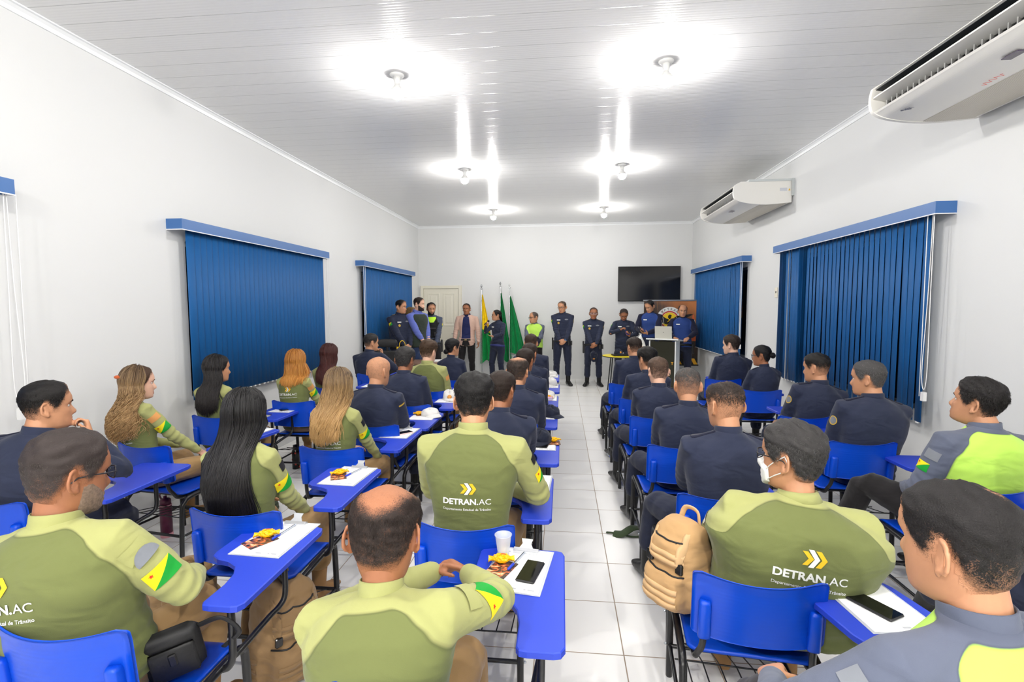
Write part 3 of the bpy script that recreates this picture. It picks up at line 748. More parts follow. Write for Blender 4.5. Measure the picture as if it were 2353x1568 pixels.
def scalp(M, length, mask, fade=None, seed=0, hn=64, tex=.3):
    """cap over the scalp; mask(az,z)>0 inside the hair; length(az,z) metres; returns grid arrays in root space"""
    rs = np.random.RandomState(seed)
    zs = np.concatenate([np.linspace(-.095, .100, 44), [.106, .110, .113, .1148]]); azs = np.linspace(-math.pi, math.pi, hn+1)
    G = head_grid(zs, azs); G[:, -1] = G[:, 0]
    du = np.gradient(G, axis=1); du[:, 0] = du[:, -1] = G[:, 1]-G[:, -2]; dv = np.gradient(G, axis=0); N = np.cross(du, dv); N /= np.linalg.norm(N, axis=2, keepdims=True) + 1e-12
    N *= np.sign((N*(G-[0, -.01, .0])).sum(2, keepdims=True)); N[-1] = [0, 0, 1]; N[-2, :, 2] += 1; N[-2] /= np.linalg.norm(N[-2], axis=1, keepdims=True)
    A, Z = np.meshgrid(azs, zs); m = mask(A, Z, G)
    ramp = np.clip(m/.02, 0, 1); ramp = ramp*ramp*(3-2*ramp); L = length(A, Z, G)
    k = [rs.normal(size=3)*110 for _ in range(6)]; nz = sum(np.sin(G@q + i) for i, q in enumerate(k))/6; nz[:, -1] = nz[:, 0]
    h = .0012 + L*ramp*(1 + tex*nz)
    D = np.clip(m/.03, 0, 1)*(fade(A, Z, G) if fade is not None else 1.0)
    return G, N, h, m, D, A, Z
def build_hair(root, M, spec, skin, voxel, bvhs=None, near=False):
    """spec: style, colours, lengths; M = (R, t) head -> root space"""
    st = spec['style']; col = spec['col']; rs = np.random.RandomState(spec.get('seed', 1)); R, t = M
    rec = spec.get('recede', 0); top, side = spec.get('top', .010), spec.get('side', .005)
    bald = spec.get('bald')          # (centre, radius, softness) in head space
    def mask(A, Z, G):
        return Z - hairline(A, rec)
    def length(A, Z, G): return side + (top-side)*np.clip((Z-.03)/.055, 0, 1)
    def fade(A, Z, G):
        f = spec.get('fade', (1.4, 1.4)); fz = spec.get('fz', (-.06, .05)); d = f[0] + (f[1]-f[0])*np.clip((Z-fz[0])/(fz[1]-fz[0]), 0, 1)
        if bald is not None:
            for c, r, so in bald:
                q = np.linalg.norm((G - arr(c))/np.array(r), axis=2); d = d*np.clip((q-1)/so + .12, .0, 1)
        return d
    G, N, h, m, D, A, Z = scalp(M, length, mask, fade, spec.get('seed', 1), tex=spec.get('tex', .35))
    if bald is not None: h = .0012 + (h-.0012)*np.clip(D*1.5, 0, 1)
    Vh = G + N*h[..., None]; nz_, na = m.shape
    V = Vh.reshape(-1, 3)@R.T + t; F = []
    for j in range(nz_-1):
        for i in range(na-1):
            if m[j:j+2, i:i+2].max() > 0: F.append((j*na+i, j*na+i+1, (j+1)*na+i+1, (j+1)*na+i))
    V = np.concatenate([V, [(R@np.array([0, -.002, .1155 + h[-1].mean()*1.0])) + t]]); c = len(V)-1
    for i in range(na-1): F.append(((nz_-1)*na+i, (nz_-1)*na+i+1, c))
    dens = np.append(D.reshape(-1), D[-1].mean())
    cm = capmat('cropped_%s_%s_on_%s' % (st, '_'.join(map(str, col)), skin), col, SKIN[skin], spec.get('rough', .62))
    ho = put('hair', mesh_np('hair', V, F, True, [cm], None, {'dens': dens}), root)
    hm = hairmat('hair_%s' % '_'.join(map(str, col + tuple(spec.get('tip', ())) + tuple(spec.get('hi', ())))), col, spec.get('tip'), spec.get('hi'), spec.get('hrough', .45))
    # short strands standing on the cap
    ns = spec.get('strands', 0)
    if ns:
        w = (np.clip(D, 0, 1)**1.7*(m > .008)*np.clip(np.linalg.norm(np.gradient(G, axis=1), axis=2), 0, 1)).reshape(-1); w[np.isnan(w)] = 0
        idx = rs.choice(len(w), ns, p=w/w.sum()); ji = idx//na; ii = idx % na
        j2 = np.clip(ji + rs.randint(-1, 2, ns), 0, nz_-1); i2 = np.clip(ii + rs.randint(-1, 2, ns), 0, na-1); u = rs.rand(ns)[:, None]; v = rs.rand(ns)[:, None]
        base = G[ji, ii] + (G[j2, ii]-G[ji, ii])*u + (G[ji, i2]-G[ji, ii])*v; nn = N[ji, ii]; hh = h[ji, ii]
        comb = np.where((Z[ji, ii] > .06)[:, None], np.array([[.15, .75, .1]]), np.array([[0, -.15, -1.0]])) + rs.normal(size=(ns, 3))*spec.get('mess', .35)
        comb -= nn*(comb*nn).sum(1, keepdims=True); comb /= np.linalg.norm(comb, axis=1, keepdims=True) + 1e-9
        ll = (spec.get('slen', .010)*(.6+.8*rs.rand(ns))*np.clip(m[ji, ii]/.045, .12, 1)*np.clip(D[ji, ii], .2, 1))[:, None]
        p0 = base + nn*(hh*.55)[:, None]; p1 = p0 + nn*ll*.35 + comb*ll*.45; p2 = p0 + nn*ll*.45 + comb*ll*1.0
        P = np.stack([p0, p1, p2], 1)@R.T + t
        put('hair_strands', strand_mesh('strands', P, spec.get('srad', .0009), [hm], 3, taper=.2), ho)
    if st == 'bun':
        c = arr(spec.get('bun', (0, -.115, -.02))); r = spec.get('bunr', .036); Pn = []
        for k in range(46):
            a0 = rs.rand()*6.28; tilt = rs.normal(size=3)*.35; ax = nrm(np.array([0, -1, .15]) + tilt); e1 = nrm(np.cross(ax, [0, 0, 1.])); e2 = np.cross(ax, e1); rr = r*(.55+.45*rs.rand())
            Pn.append([c + e1*rr*math.cos(a0+q) + e2*rr*math.sin(a0+q)*.95 + ax*(r*.45*math.sqrt(max(0, 1-(rr/r)**2))*rs.rand()*1.5) for q in np.linspace(0, 4.5, 12)])
        bn = put('bun', mesh_np('bun', *xf(ellipsoid(c, (r*1.0, r*.8, r*.95), 18, 12), Matrix.Translation(t) @ Matrix(R.tolist()).to_4x4()), True, [hm], None), ho)
        put('bun_strands', strand_mesh('bs', np.array(Pn)@R.T + t, .0045, [hm], 5), bn)
    if st in ('long', 'ponytail'): long_hair(ho, M, spec, hm, bvhs, rs, near)
    return ho
def long_hair(ho, M, spec, hm, bvhs, rs, near):
    R, t = M; N = spec.get('n', 420); K = 20; zend = spec['zend']; spread = spec.get('spread', .12); x0 = spec.get('x0', 0.0); P = []; gather = spec.get('gather'); curl = spec.get('curl', 0.0); wave = spec.get('wave', .0)
    azmax = math.radians(spec.get('azmax', 112)); rnd = rs.rand(N)
    Rz = R
    inv = R.T
    for k in range(N):
        fa = rs.uniform(-1, 1); az = math.pi + fa*azmax; az = (az + math.pi) % (2*math.pi) - math.pi
        z0 = rs.choice([rs.uniform(.02, .112), rs.uniform(.085, .113)]); lay = rs.uniform(.006, .024)
        pts = []
        nh = 9; zs = np.linspace(z0, -.012 if gather is None else -.0, nh)
        for z in zs:
            hp = head_pt(np.array(az), np.array(z), 0, False)*np.array([1+lay*9, 1+lay*9, 1]) + np.array([0, -.002, lay*.9*max(0, (z-.05)/.06)])
            if z > .085: hp = hp + np.array([0, 0, .004])
            hp[0] *= 1 + .10*np.clip((.05-z)/.06, 0, 1); hp[1] -= .012*np.clip((.05-z)/.06, 0, 1); pts.append(R@hp + t)
        pts = np.array(pts)
        if gather is not None:
            g = arr(gather)
            pts = np.array([R@(head_pt(np.array(az), np.array(z), .006+lay*.5, False)*np.array([1, 1, 1])*(1-w) + g*w) + t for z, w in zip(np.linspace(z0, -.01, nh), np.linspace(0, 1, nh)**1.6)])
        end = pts[-1]; ze = zend + rs.uniform(-.05, .03) + abs(fa)*spec.get('vshape', .05)
        xe = x0 - fa*spread + rs.normal()*.012; m_ = K - nh; q = []
        for i in range(1, m_+1):
            f = i/m_; z = end[2] + (ze-end[2])*f; x = end[0] + (xe-end[0])*min(1, f*1.25)**.8
            y = end[1] + (spec.get('yend', end[1]-.03) - end[1])*f
            for bv in bvhs or []:
                hit = bv.ray_cast(Vector((x, -1.2, z)), Vector((0, 1, 0)))
                if hit[0] is not None: y = min(y, hit[0].y - lay*.75 - .004)
            q.append((x, y, z))
        q = np.array(q)
        ys = q[:, 1].copy(); 
        for _ in range(2): ys[1:-1] = np.minimum(ys[1:-1], (ys[:-2]+ys[2:])/2+.002)
        q[:, 1] = ys
        P.append(np.concatenate([pts, q]))
    P = np.array(P)
    if curl or wave:
        KK = 64 if curl else 30; s = np.linspace(0, 1, K); s2 = np.linspace(0, 1, KK)
        P = np.stack([np.stack([np.interp(s2, s, p[:, c]) for c in range(3)], 1) for p in P])
        amp = np.clip((s2-.42)/.2, 0, 1)*(curl or wave); ph = rs.rand(N)*6.28; fr = (rs.uniform(8, 12, N) if curl else rs.uniform(2.0, 3.5, N))*2*math.pi
        P[..., 0] += amp*np.sin(fr[:, None]*s2 + ph[:, None]); P[..., 1] += amp*np.cos(fr[:, None]*s2 + ph[:, None])*(1.0 if curl else .4) - amp*.8
    put('hair_lengths', strand_mesh('lengths', P, spec.get('lrad', .0042), [hm], 5 if near else 4, rnd), ho)

def sleeve_patch(name, parent, bvh, c, n, up, w, h, cells, mats, off=.003, shear=0.0, nx=12, ny=9):
    n = nrm(n); up = arr(up); up = nrm(up - n*(up@n)); rt = np.cross(up, n); V = []
    for j in range(ny+1):
        for i in range(nx+1):
            u = i/nx - .5; v = j/ny - .5; o = arr(c) + n*.20 + rt*(u*w) + up*(v*h + shear*u*w)
            hit = bvh.ray_cast(Vector(o), Vector(-n), .40)
            V.append(arr(hit[0]) + n*off if hit[0] is not None else o - n*.20)
    F = []; mi = []
    for j in range(ny):
        for i in range(nx):
            a = j*(nx+1)+i; b, c2, d = a+1, a+nx+2, a+nx+1
            for tri, (cu, cv) in (((a, b, c2), (i+2/3, j+1/3)), ((a, c2, d), (i+1/3, j+2/3))):
                k = cells(cu/nx, cv/ny)
                if k is not None: F.append(tri); mi.append(k)
    return put(name, mesh_np(name, np.array(V), F, True, mats, mi), parent), V
def flag_cells(u, v): return 0 if v > u else 1
def star_on(parent, bvh, c, n, up, r, m, off=.0045):
    n = nrm(n); up = arr(up); up = nrm(up - n*(up@n)); rt = np.cross(up, n); V = []
    for k in range(10):
        a = math.pi/2 + k*math.pi/5; q = r if k % 2 == 0 else r*.42; o = arr(c) + n*.2 + rt*q*math.cos(a) + up*q*math.sin(a); hit = bvh.ray_cast(Vector(o), Vector(-n), .4); V.append(arr(hit[0]) + n*off if hit[0] is not None else o - n*.2)
    V.append(np.mean(V, 0)); put('star', mesh_np('star', np.array(V), [(i, (i+1) % 10, 10) for i in range(10)], False, [m]), parent)
PRINT_CACHE = {}
def back_print(shirt, bvh, c, n, up, w):
    """white and yellow chevrons, the department's name and the small line below, laid onto the cloth"""
    if not PRINT_CACHE:
        def pts(me): return [tuple(v.co) for v in me.vertices], [tuple(p.vertices) for p in me.polygons]
        PRINT_CACHE['a'] = pts(text_mesh('DETRAN.', 1.0, .032, align='LEFT')); PRINT_CACHE['b'] = pts(text_mesh('AC', 1.0, .004, align='LEFT')); PRINT_CACHE['c'] = pts(text_mesh('Departamento Estadual de Trânsito', 1.0, .012, align='LEFT'))
    n = nrm(n); up = arr(up); up = nrm(up - n*(up@n)); rt = np.cross(up, n); V = []; F = []; mi = []
    def add(VF, sx, sy, ox, oy, k):
        P, Q = VF; o = len(V)
        for x, y, z in P: V.append((x*sx+ox, y*sy+oy))
        for q in Q: F.append(tuple(i+o for i in q)); mi.append(k)
    def wid(VF): xs = [p[0] for p in VF[0]]; return min(xs), max(xs)
    a0, a1 = wid(PRINT_CACHE['a']); b0, b1 = wid(PRINT_CACHE['b']); c0, c1 = wid(PRINT_CACHE['c'])
    s = w/((a1-a0)+(b1-b0)+.06); add(PRINT_CACHE['a'], s, s*.92, -w/2-a0*s, 0, 0); add(PRINT_CACHE['b'], s, s*.92, w/2-b1*s, 0, 0)
    s2 = w/(c1-c0); add(PRINT_CACHE['c'], s2, s2*1.0, -w/2-c0*s2, -.055*w/.22 + .026*w/.22, 0)
    u = w/.22
    for k, (ox, mm) in enumerate(((-.032, 1), (-.014, 0), (.008, 1))):
        hh = (.021, .027, .025)[k]; tw = .016; x = ox + .003
        for sg in (1, -1):
            q = [(x, sg*hh), (x+tw, sg*hh), (x+tw+.018, 0), (x+.018, 0)]; o = len(V)
            for px, py in q: V.append((px*u, (py+.072)*u))
            F.append((o, o+1, o+2, o+3)); mi.append(mm)
    W3 = []
    for x, y in V:
        o = arr(c) + n*.25 + rt*x + up*y; hit = bvh.ray_cast(Vector(o), Vector(-n), .5)
        W3.append(arr(hit[0]) + n*.0035 if hit[0] is not None else o - n*.25)
    return put('back_print', mesh_np('print', np.array(W3), F, False, [M_PRW, M_PRY], mi), shirt)

def foot(ank, toe, s, m, root, nm='boot', high=True, shin=(0, 0, 1)):
    shin = nrm(shin)
    """boot or shoe: ank ankle centre (z about .09), toe horizontal direction"""
    toe = nrm(np.array([toe[0], toe[1], 0.])); lat = np.array([toe[1], -toe[0], 0.]); z0 = ank[2] - .085*s
    base = np.array([ank[0], ank[1], z0]); P = []
    secs = []
    for a, hw, ht in ((-.075, .026, .05), (-.06, .036, .085), (-.02, .040, .110), (.04, .041, .100), (.10, .047, .066), (.15, .048, .046), (.19, .040, .038), (.205, .022, .024)):
        secs.append((base + toe*a*s + np.array([0, 0, ht*s/2]), lat*hw*s, np.array([0, 0, ht*s/2]), 2.6))
    P.append(loft(secs, 20))
    if high: P.append(tube([arr(ank) - [0, 0, .02], arr(ank) + shin*.10*s, arr(ank) + shin*.21*s], [.045*s, .050*s, .060*s], 14))
    else: P.append(tube([arr(ank) - [0, 0, .03], arr(ank) + shin*.03*s], [.040*s, .042*s], 14))
    V, Q = remesh(P, .008, 2); V[:, 2] = np.maximum(V[:, 2], z0)
    put(nm, mesh_np(nm, V, Q, True, [m]), root)

def person(name, label, x, y, rz, ztop, pose='sit', sex='m', skin='tan', shirt='navy', pants='navy', hair=None, lean=-.06, side=0.0, twist=0.0, hunch=.025,
           girth=1.0, belly=0.0, sh=1.0, hyaw=0.0, hpitch=0.0, hroll=0.0, hfwd=.03, RH=None, LH=None, Rpole=None, Lpole=None, Rhand=None, Lhand=None, legs=None,
           vox=.008, cvox=.010, collar='stand', boots='black', group='seated audience', prints=None, near=False, grey=False, seatz=.455, feat=True, hscale=None, py=-.07, extra=None, noshoes=False, baldmat=None):
    sc = (ztop/1.36 if pose == 'sit' else ztop/1.75); sc = min(1.1, max(.88, sc)); s = sc*(1.0 if sex == 'm' else .97); hs = (hscale or 1.0)*(1.06 if sex == 'm' else 1.0)
    root = thing('person', label, 'person', (x, y, 0), rz, group)
    Z = np.array([0, 0, 1.]); X = np.array([1., 0, 0]); Y = np.array([0, 1., 0])
    Pz = seatz + .092*s if pose == 'sit' else .525*ztop
    P0 = np.array([0, py, Pz]) if pose == 'sit' else np.array([0, 0, Pz])
    d = nrm(np.array([math.sin(side), math.sin(lean), math.cos(lean)*math.cos(side)]))
    L = (ztop - Pz - .245*hs - .010)/max(.6, d[2])
    def C(t):
        f = math.sin(math.pi*min(1, max(0, t)))
        return P0 + d*L*t - Y*hunch*f + (Y*.03*max(0, t-.75) if pose == 'sit' else 0)
    def axes(t):
        up = nrm(C(t+.03)-C(t-.03)); a = twist*max(0, min(1, t)); u = np.array([math.cos(a), math.sin(a), 0.]); u = nrm(u - up*(u@up)); w = np.cross(up, u); return u, w, up
    fem = sex == 'f'
    TT = [-.20, -.08, .04, .18, .34, .50, .64, .76, .86, .93, .985, 1.03]
    AW = [.158, .176, .178, .168, .168, .180, .192, .197, .180, .132, .088, .064]
    BD = [.100, .118, .122, .116, .116, .122, .126, .124, .112, .096, .080, .064]
    if fem: AW = [.150, .172, .172, .146, .138, .150, .158, .158, .146, .108, .074, .054]; BD = [.100, .118, .118, .104, .104, .118, .124, .114, .102, .088, .072, .056]
    def torso(inset, t0=0, t1=None):
        secs = []
        for t, a, b in zip(TT, AW, BD):
            if t < t0 or (t1 is not None and t > t1): continue
            u, w, up = axes(t); g = 1 + (girth-1)*np.interp(t, [-.2, .35, .7, .95], [1, 1, .75, .15]); bl = belly*np.interp(t, [-.2, .1, .3, .6, .8], [.3, .9, 1, .4, 0]) + (.022 if shirt == 'blazer' and t < .1 and inset == 0 else 0)
            sw = 1 + (sh-1)*np.interp(t, [.4, .7, .9, 1.0], [0, 1, 1, .3])
            secs.append((C(t) + w*bl*.55, u*(a*s*g*sw + bl*.35 - inset), w*(b*s*g + bl*.45 - inset), 2.3))
        return loft(secs, 30)
    N = C(1.0); uN, wN, upN = axes(.95)
    # head frame
    Rh = np.array(Matrix.Rotation(hyaw, 3, 'Z') @ Matrix.Rotation(-hpitch, 3, 'X') @ Matrix.Rotation(hroll, 3, 'Y'))
    Hc = N + np.array([0, hfwd, .128*hs + .004]); face = Rh@Y; Hc = Hc + np.array([face[0], face[1], 0])*.022*math.cos(hpitch) - Z*.02*abs(math.sin(hpitch))
    MH = (Rh*hs, Hc)
    def tohead(VF): return [tuple(Rh@(arr(v)*hs) + Hc) for v in VF[0]], VF[1]
    neckr = (.058 if not fem else .047)*s
    neck = tube([N - upN*.05 - wN*.0, N + Z*.02, Hc + Rh@np.array([0, -.022, -.045])*hs], [neckr*1.12, neckr, neckr*.95], 16)
    # arms
    l1, l2 = .285*s, .255*s; arms = {}
    uS, wS, _ = axes(.88); bs = (.180 if not fem else .150)*s*sh
    if isinstance(RH, str):   # fist held to the mouth, thumb under the chin
        RH = Hc + Rh@(np.array([.030, .158, -.172])*hs); Rhand = dict(dir=Rh@np.array([-.25, -.15, .95]), n=Rh@np.array([-.15, -1, .1]), curl=1.15); Rpole = (.8, .35, -.9)
    for sgn, T, pole, hd in ((1, RH, Rpole, Rhand), (-1, LH, Lpole, Lhand)):
        S = C(.860 - .071*s*(girth-1)*.55/L) + uS*sgn*bs + (-wS*.0)
        if T is None: T = (sgn*.07, .23+py+.05, Pz+.13) if pose == 'sit' else (sgn*.26, .02, Pz-.12)
        T = arr(T)
        if pole is None: pole = (sgn*.62, -.50, -.75) if pose == 'sit' else (sgn*.5, -.8, 0)
        E, Wr = ik(S, T, l1, l2, pole); arms[sgn] = (S, E, Wr, hd)
    ar = [.071, .063, .055, .050, .039] if not fem else [.058, .052, .046, .041, .033]
    ar = [a*s*(1 + (girth-1)*.55) for a in ar]
    def arm_tubes(inset, cut=1.0):
        out = []
        for sgn, (S, E, Wr, hd) in arms.items():
            in0 = C(.88 - .05*(girth-1)/L) + uS*sgn*bs*.45 + Z*.0
            Wc = E + (Wr-E)*cut
            pts = [in0, S, S + (E-S)*.5, E, E + (Wc-E)*.5, Wc]; rr = [ar[0]*.9, ar[0], ar[1], ar[2], ar[3], ar[4]]
            out.append(tube(pts, [max(.012, r-inset) for r in rr], 14))
            out.append(tube([N - upN*.035 + uN*sgn*.02, C(.925) + uN*sgn*bs*.52, S + upN*.002], [neckr*.92-inset*.5, .044*s-inset*.6, .048*s-inset*.6], 12))
        return out
    # legs
    legs = legs or {}; lt, lc = .43*s, .415*s; LG = {}
    for sgn in (1, -1):
        q = legs.get(sgn, {})
        hip = P0 + np.array([sgn*.088*s, .01, -.015])
        if pose == 'sit':
            kn = arr(q.get('knee', (sgn*.16, P0[1]+.41*s, seatz+.075))); kn = hip + nrm(kn-hip)*lt; an = arr(q.get('ankle', (sgn*.15, kn[1]-.02, .10*s))); toe = q.get('toe', (sgn*.2, 1, 0))
        else:
            an = arr(q.get('ankle', (sgn*.13, -.01, .095*s))); hip = P0 + np.array([sgn*.092*s, 0, -.03]); kn, _ = ik(hip, an, (Pz-.03-an[2])*.51, (Pz-.03-an[2])*.505, (sgn*.15, 1, 0)); toe = q.get('toe', (sgn*.35, 1, 0))
        if pose == 'sit' : 
            dd = an-kn
            if np.linalg.norm(dd) > lc*1.08: an = kn + nrm(dd)*lc*1.08
        LG[sgn] = (hip, kn, an, toe)
    lr = [.098, .088, .073, .066, .066, .068 if boots != 'shoe' else .058]; lr = [a*s*(1 + (girth-1)*.4) for a in lr]
    if fem: lr[0] *= 1.03
    def leg_tubes(inset, cut=.9):
        out = []
        for sgn, (hip, kn, an, toe) in LG.items():
            e = kn + (an-kn)*cut
            out.append(tube([hip, hip + (kn-hip)*.5, kn + (hip-kn)*.06, kn + (an-kn)*.08, kn + (an-kn)*.45, e], [max(.02, r-inset*(1 if i < 3 else 1.5 if i < 5 else 2.2)) for i, r in enumerate(lr)], 16))
        return out
    # body: head, neck, torso, limbs, hands as one skin
    parts = [tohead(HEAD)] + [tohead(e) for e in EARS] + [neck, torso(.020)] + arm_tubes(.016) + leg_tubes(.018, 1.0)
    for sgn, (S, E, Wr, hd) in arms.items():
        hd = hd or {}
        fd = nrm(Wr-E); parts += hand_parts(Wr, arr(hd.get('dir', fd)), hd.get('n', (-sgn*.5, .2, -.8)), sgn > 0, hd.get('curl', .45), .97*s if not fem else .88*s, hd.get('spread', .2))
        parts.append(tube([E, Wr + fd*.01], [ar[3]-.012, .026*s], 12))
    for sgn, (hip, kn, an, toe) in LG.items(): parts.append(tube([an - Z*.025, an - Z*.05 + nrm(arr([toe[0], toe[1], 0.]))*.09], [.026, .018], 10))
    V, Q = remesh(parts, vox, 1 if vox < .0055 else 1)
    Nn = normals(V, Q); sk = skinmat(skin)
    put('body', mesh_np('body', V, Q, True, [sk]), root)
    # shirt
    short = shirt == 'blue'
    SP = [torso(0, -.12 if shirt != 'blazer' else -.21)] + arm_tubes(0, .96 if not short else .60)
    V, Q = remesh(SP, cvox, 4); Nn = normals(V, Q)
    rs = np.random.RandomState(abs(hash(name)) % 1000 if False else sum(map(ord, name)))
    F_ = np.zeros(len(V))
    for i in range(7):
        k = rs.normal(size=3)*np.array([14, 14, 26]); F_ += np.sin(V@k + rs.rand()*6.28)/7
    tt = (V-P0)@d/L
    low = np.clip((.42-tt)/.3, 0, 1); F_ = F_*.007 + low*.0035*np.sin(tt*L*95 + 3*np.sin(V[:, 0]*14)) 
    elb = np.zeros(len(V))
    for sgn, (S, E, Wr, hd) in arms.items():
        de = np.linalg.norm(V-E, axis=1); ax = nrm(Wr-S); elb += np.exp(-(de/.09)**2)*np.sin(((V-E)@ax)*130)
        da = np.linalg.norm(V-(S*.75+C(.7)*.25), axis=1); elb += .6*np.exp(-(da/.10)**2)*np.sin((V@nrm(np.array([sgn*.5, .3, .8])))*95)
    V = V + Nn*(F_*1.0 + elb*.0045)[:, None]
    # panel attribute: positive on the centre panel, negative on raglan shoulders and sleeves
    u_, w_, up_ = axes(.6); q = V - (P0 + d*L*tt[:, None]); ul = np.abs(q@u_); lim = np.interp(tt, [.55, .70, .76, .82, .88, .93, .97, 1.0, 1.05], [.5, .215, .203, .187, .163, .133, .100, .070, .05])*s*(1.12 if shirt == 'lime' else 1.0)*(1+(girth-1)*.55)
    sda = np.minimum(*[capsule_dist(V, [a[0], a[0]+(a[1]-a[0])*.5, a[1], a[1]+(a[2]-a[1])*.5, a[2]], ar) for a in arms.values()])
    uw = q@axes(.5)[0]; ww = q@axes(.5)[1]; aw = np.interp(tt, TT, AW)*s*girth; bw = np.interp(tt, TT, BD)*s*girth; sdt = (np.sqrt((uw/aw)**2 + (ww/bw)**2) - 1)*.14
    pan = np.minimum(np.minimum(lim-ul, (sda-sdt)*.6 + .006), (1.0-tt)*L); pan = lap(np.stack([pan]*3, 1), Q, 8)[:, 0]
    sob = put('shirt', mesh_np('shirt', V, Q, True, [shirtmat(shirt)], None, {'panel': pan}), root); bv = bvh_of(V, Q)
    colm = {'olive': cloth('olive_light_cloth', OLIVE_L), 'lime': cloth('grey_collar_cloth', (92, 98, 116)), 'twotone': cloth('dark_navy_cloth', (23, 26, 46)), 'blazer': cloth('navy_shirt_cloth', (34, 40, 84)), 'blue': shirtmat('blue'), 'greyvest': shirtmat('greyvest'), 'cream': shirtmat('cream')}.get(shirt) or shirtmat(shirt)
    if collar:
        secs = []; n = 26; ch = (.050 if collar == 'stand' else .042)*s; rings = []
        cdir = nrm(nrm(Hc - N + wN*-.03)*.75 + upN*.5); cu = nrm(uN - cdir*(uN@cdir)); cw = np.cross(cdir, cu)
        base = N - upN*.012 + cw*.004
        for k, (zz, rr) in enumerate(((-.03, 1.42), (0, 1.27), (.5*ch, 1.19), (ch, 1.17), (ch+.003, 1.13), (ch, 1.09), (.3*ch, 1.08))):
            rings.append([tuple(base + cdir*(zz - (.012 if collar == 'stand' else .02)*max(0, math.sin(a))*max(0, zz)/ch) + cu*neckr*rr*math.cos(a) + cw*neckr*rr*1.06*math.sin(a)) for a in [2*math.pi*i/n for i in range(n)]])
        co = put('collar', mesh_np('collar', *rings_mesh(rings, cap=False), True, [colm]), sob)
        if collar == 'fold':
            rings = []
            for zz, rr in ((ch*.98, 1.16), (ch+.004, 1.22), (ch*.7, 1.34), (ch*.15, 1.50), (ch*.12, 1.46), (ch*.7, 1.26)):
                rings.append([tuple(base + cdir*(zz - .02*max(0, math.sin(a))) + cu*neckr*rr*math.cos(a) + cw*neckr*rr*1.06*math.sin(a)) for a in [2*math.pi*i/n for i in range(n)]])
            put('collar_fall', mesh_np('fall', *rings_mesh(rings, cap=False), True, [colm]), co)
    # trousers
    u0, w0, _ = axes(0)
    PP = [loft([(P0 + Z*z, X*a*s*(1+(girth-1)*.8), Y*b*s*(1+(girth-1)*.6), 2.4) for z, a, b in ((-.085, .10, .08), (-.06, .155, .105), (0, .172, .122), (.05, .170, .120), (.09, .155, .110))], 26)] + leg_tubes(0, .62 if boots != 'shoe' else .96)
    if pose != 'sit': PP[0] = loft([(P0 + Z*z, X*a*s*(1+(girth-1)*.8), Y*b*s*(1+(girth-1)*.6), 2.4) for z, a, b in ((-.12, .10, .08), (-.07, .172, .118), (0, .175, .122), (.06, .166, .118), (.10, .160, .114))], 26)
    V, Q = remesh(PP, cvox, 3); Nn = normals(V, Q); F_ = np.zeros(len(V))
    for i in range(7): F_ += np.sin(V@(rs.normal(size=3)*24) + rs.rand()*6.28)/7
    kf = np.zeros(len(V))
    for sgn, (hip, kn, an, toe) in LG.items(): dk = np.linalg.norm(V-kn, axis=1); kf += np.exp(-(dk/.10)**2)*np.sin((V@nrm(kn-hip))*90); da = np.linalg.norm(V-an, axis=1); kf += np.exp(-(da/.13)**2)*np.sin(V[:, 2]*110)*1.2
    V = V + Nn*(F_*.007 + kf*.0035)[:, None]
    if pose == 'sit': V[:, 2] = np.where((V[:, 1] < .2) & (V[:, 2] < seatz+.004) & (V[:, 2] > seatz-.07) & (np.abs(V[:, 0]) < .24), seatz+.004, V[:, 2])
    pob = put('trousers', mesh_np('trousers', V, Q, True, [pantsmat(pants)]), root)
    if not noshoes:
        for sgn, (hip, kn, an, toe) in LG.items(): foot(an, toe, s*(1 if not fem else .9), M_TANBOOT if boots == 'tan' else M_BOOT, root, 'boot' if boots != 'shoe' else 'shoe', boots != 'shoe', nrm(kn-an))
    # face
    if feat:
        for sg in (-1, 1):
            c = np.array([sg*.031, .0660, -.001])
            mb = MB(); mb.add(ellipsoid(c, (.0120, .0120, .0085), 12, 8), 0); mb.add(ellipsoid(c + [0, .0082, 0], (.0058, .0046, .0058), 10, 7), 1)
            put('eye', mesh_np('eye', *(lambda vf: (vf[0], vf[1]))(tohead((mb.V, mb.F))), True, [M_EYEW, M_IRIS], mb.M), root)
            put('eyebrow', mesh_np('brow', *tohead(tube([tuple(head_pt(np.array(sg*a), np.array(.019 + b))) for a, b in ((.16, -.001), (.30, .004), (.45, .005), (.60, -.001))], [(.0014, .0030), (.0016, .0040), (.0013, .0030), (.0008, .0012)] if sex == 'm' else [(.0009, .0016), (.0010, .0024), (.0008, .0017), (.0005, .0007)], 8, up=(0, 1, 0))), True, [M_GREYBROW if grey else M_BROW]), root)
        face_patch('lips', root, MH, (-.42, .42), (-.085, -.062), lambda A, Z_, G: 1 - (G[..., 0]/.024)**2 - ((Z_+.0735)/.0095)**2, .0012, M_LIPS, (22, 14))
    if hair: ho = build_hair(root, MH, hair, skin, vox, [bv], near)
    ctx = dict(root=root, C=C, axes=axes, N=N, P0=P0, d=d, L=L, s=s, arms=arms, MH=MH, tohead=tohead, shirt=sob, bvh=bv, trousers=pob, LG=LG, Pz=Pz, ar=ar, sgirth=girth, AW=AW, BD=BD, hs=hs, Hc=Hc, Rh=Rh, torso=torso, cvox=cvox)
    for e in (prints or []): ADD[e[0]](ctx, *e[1:])
    return ctx

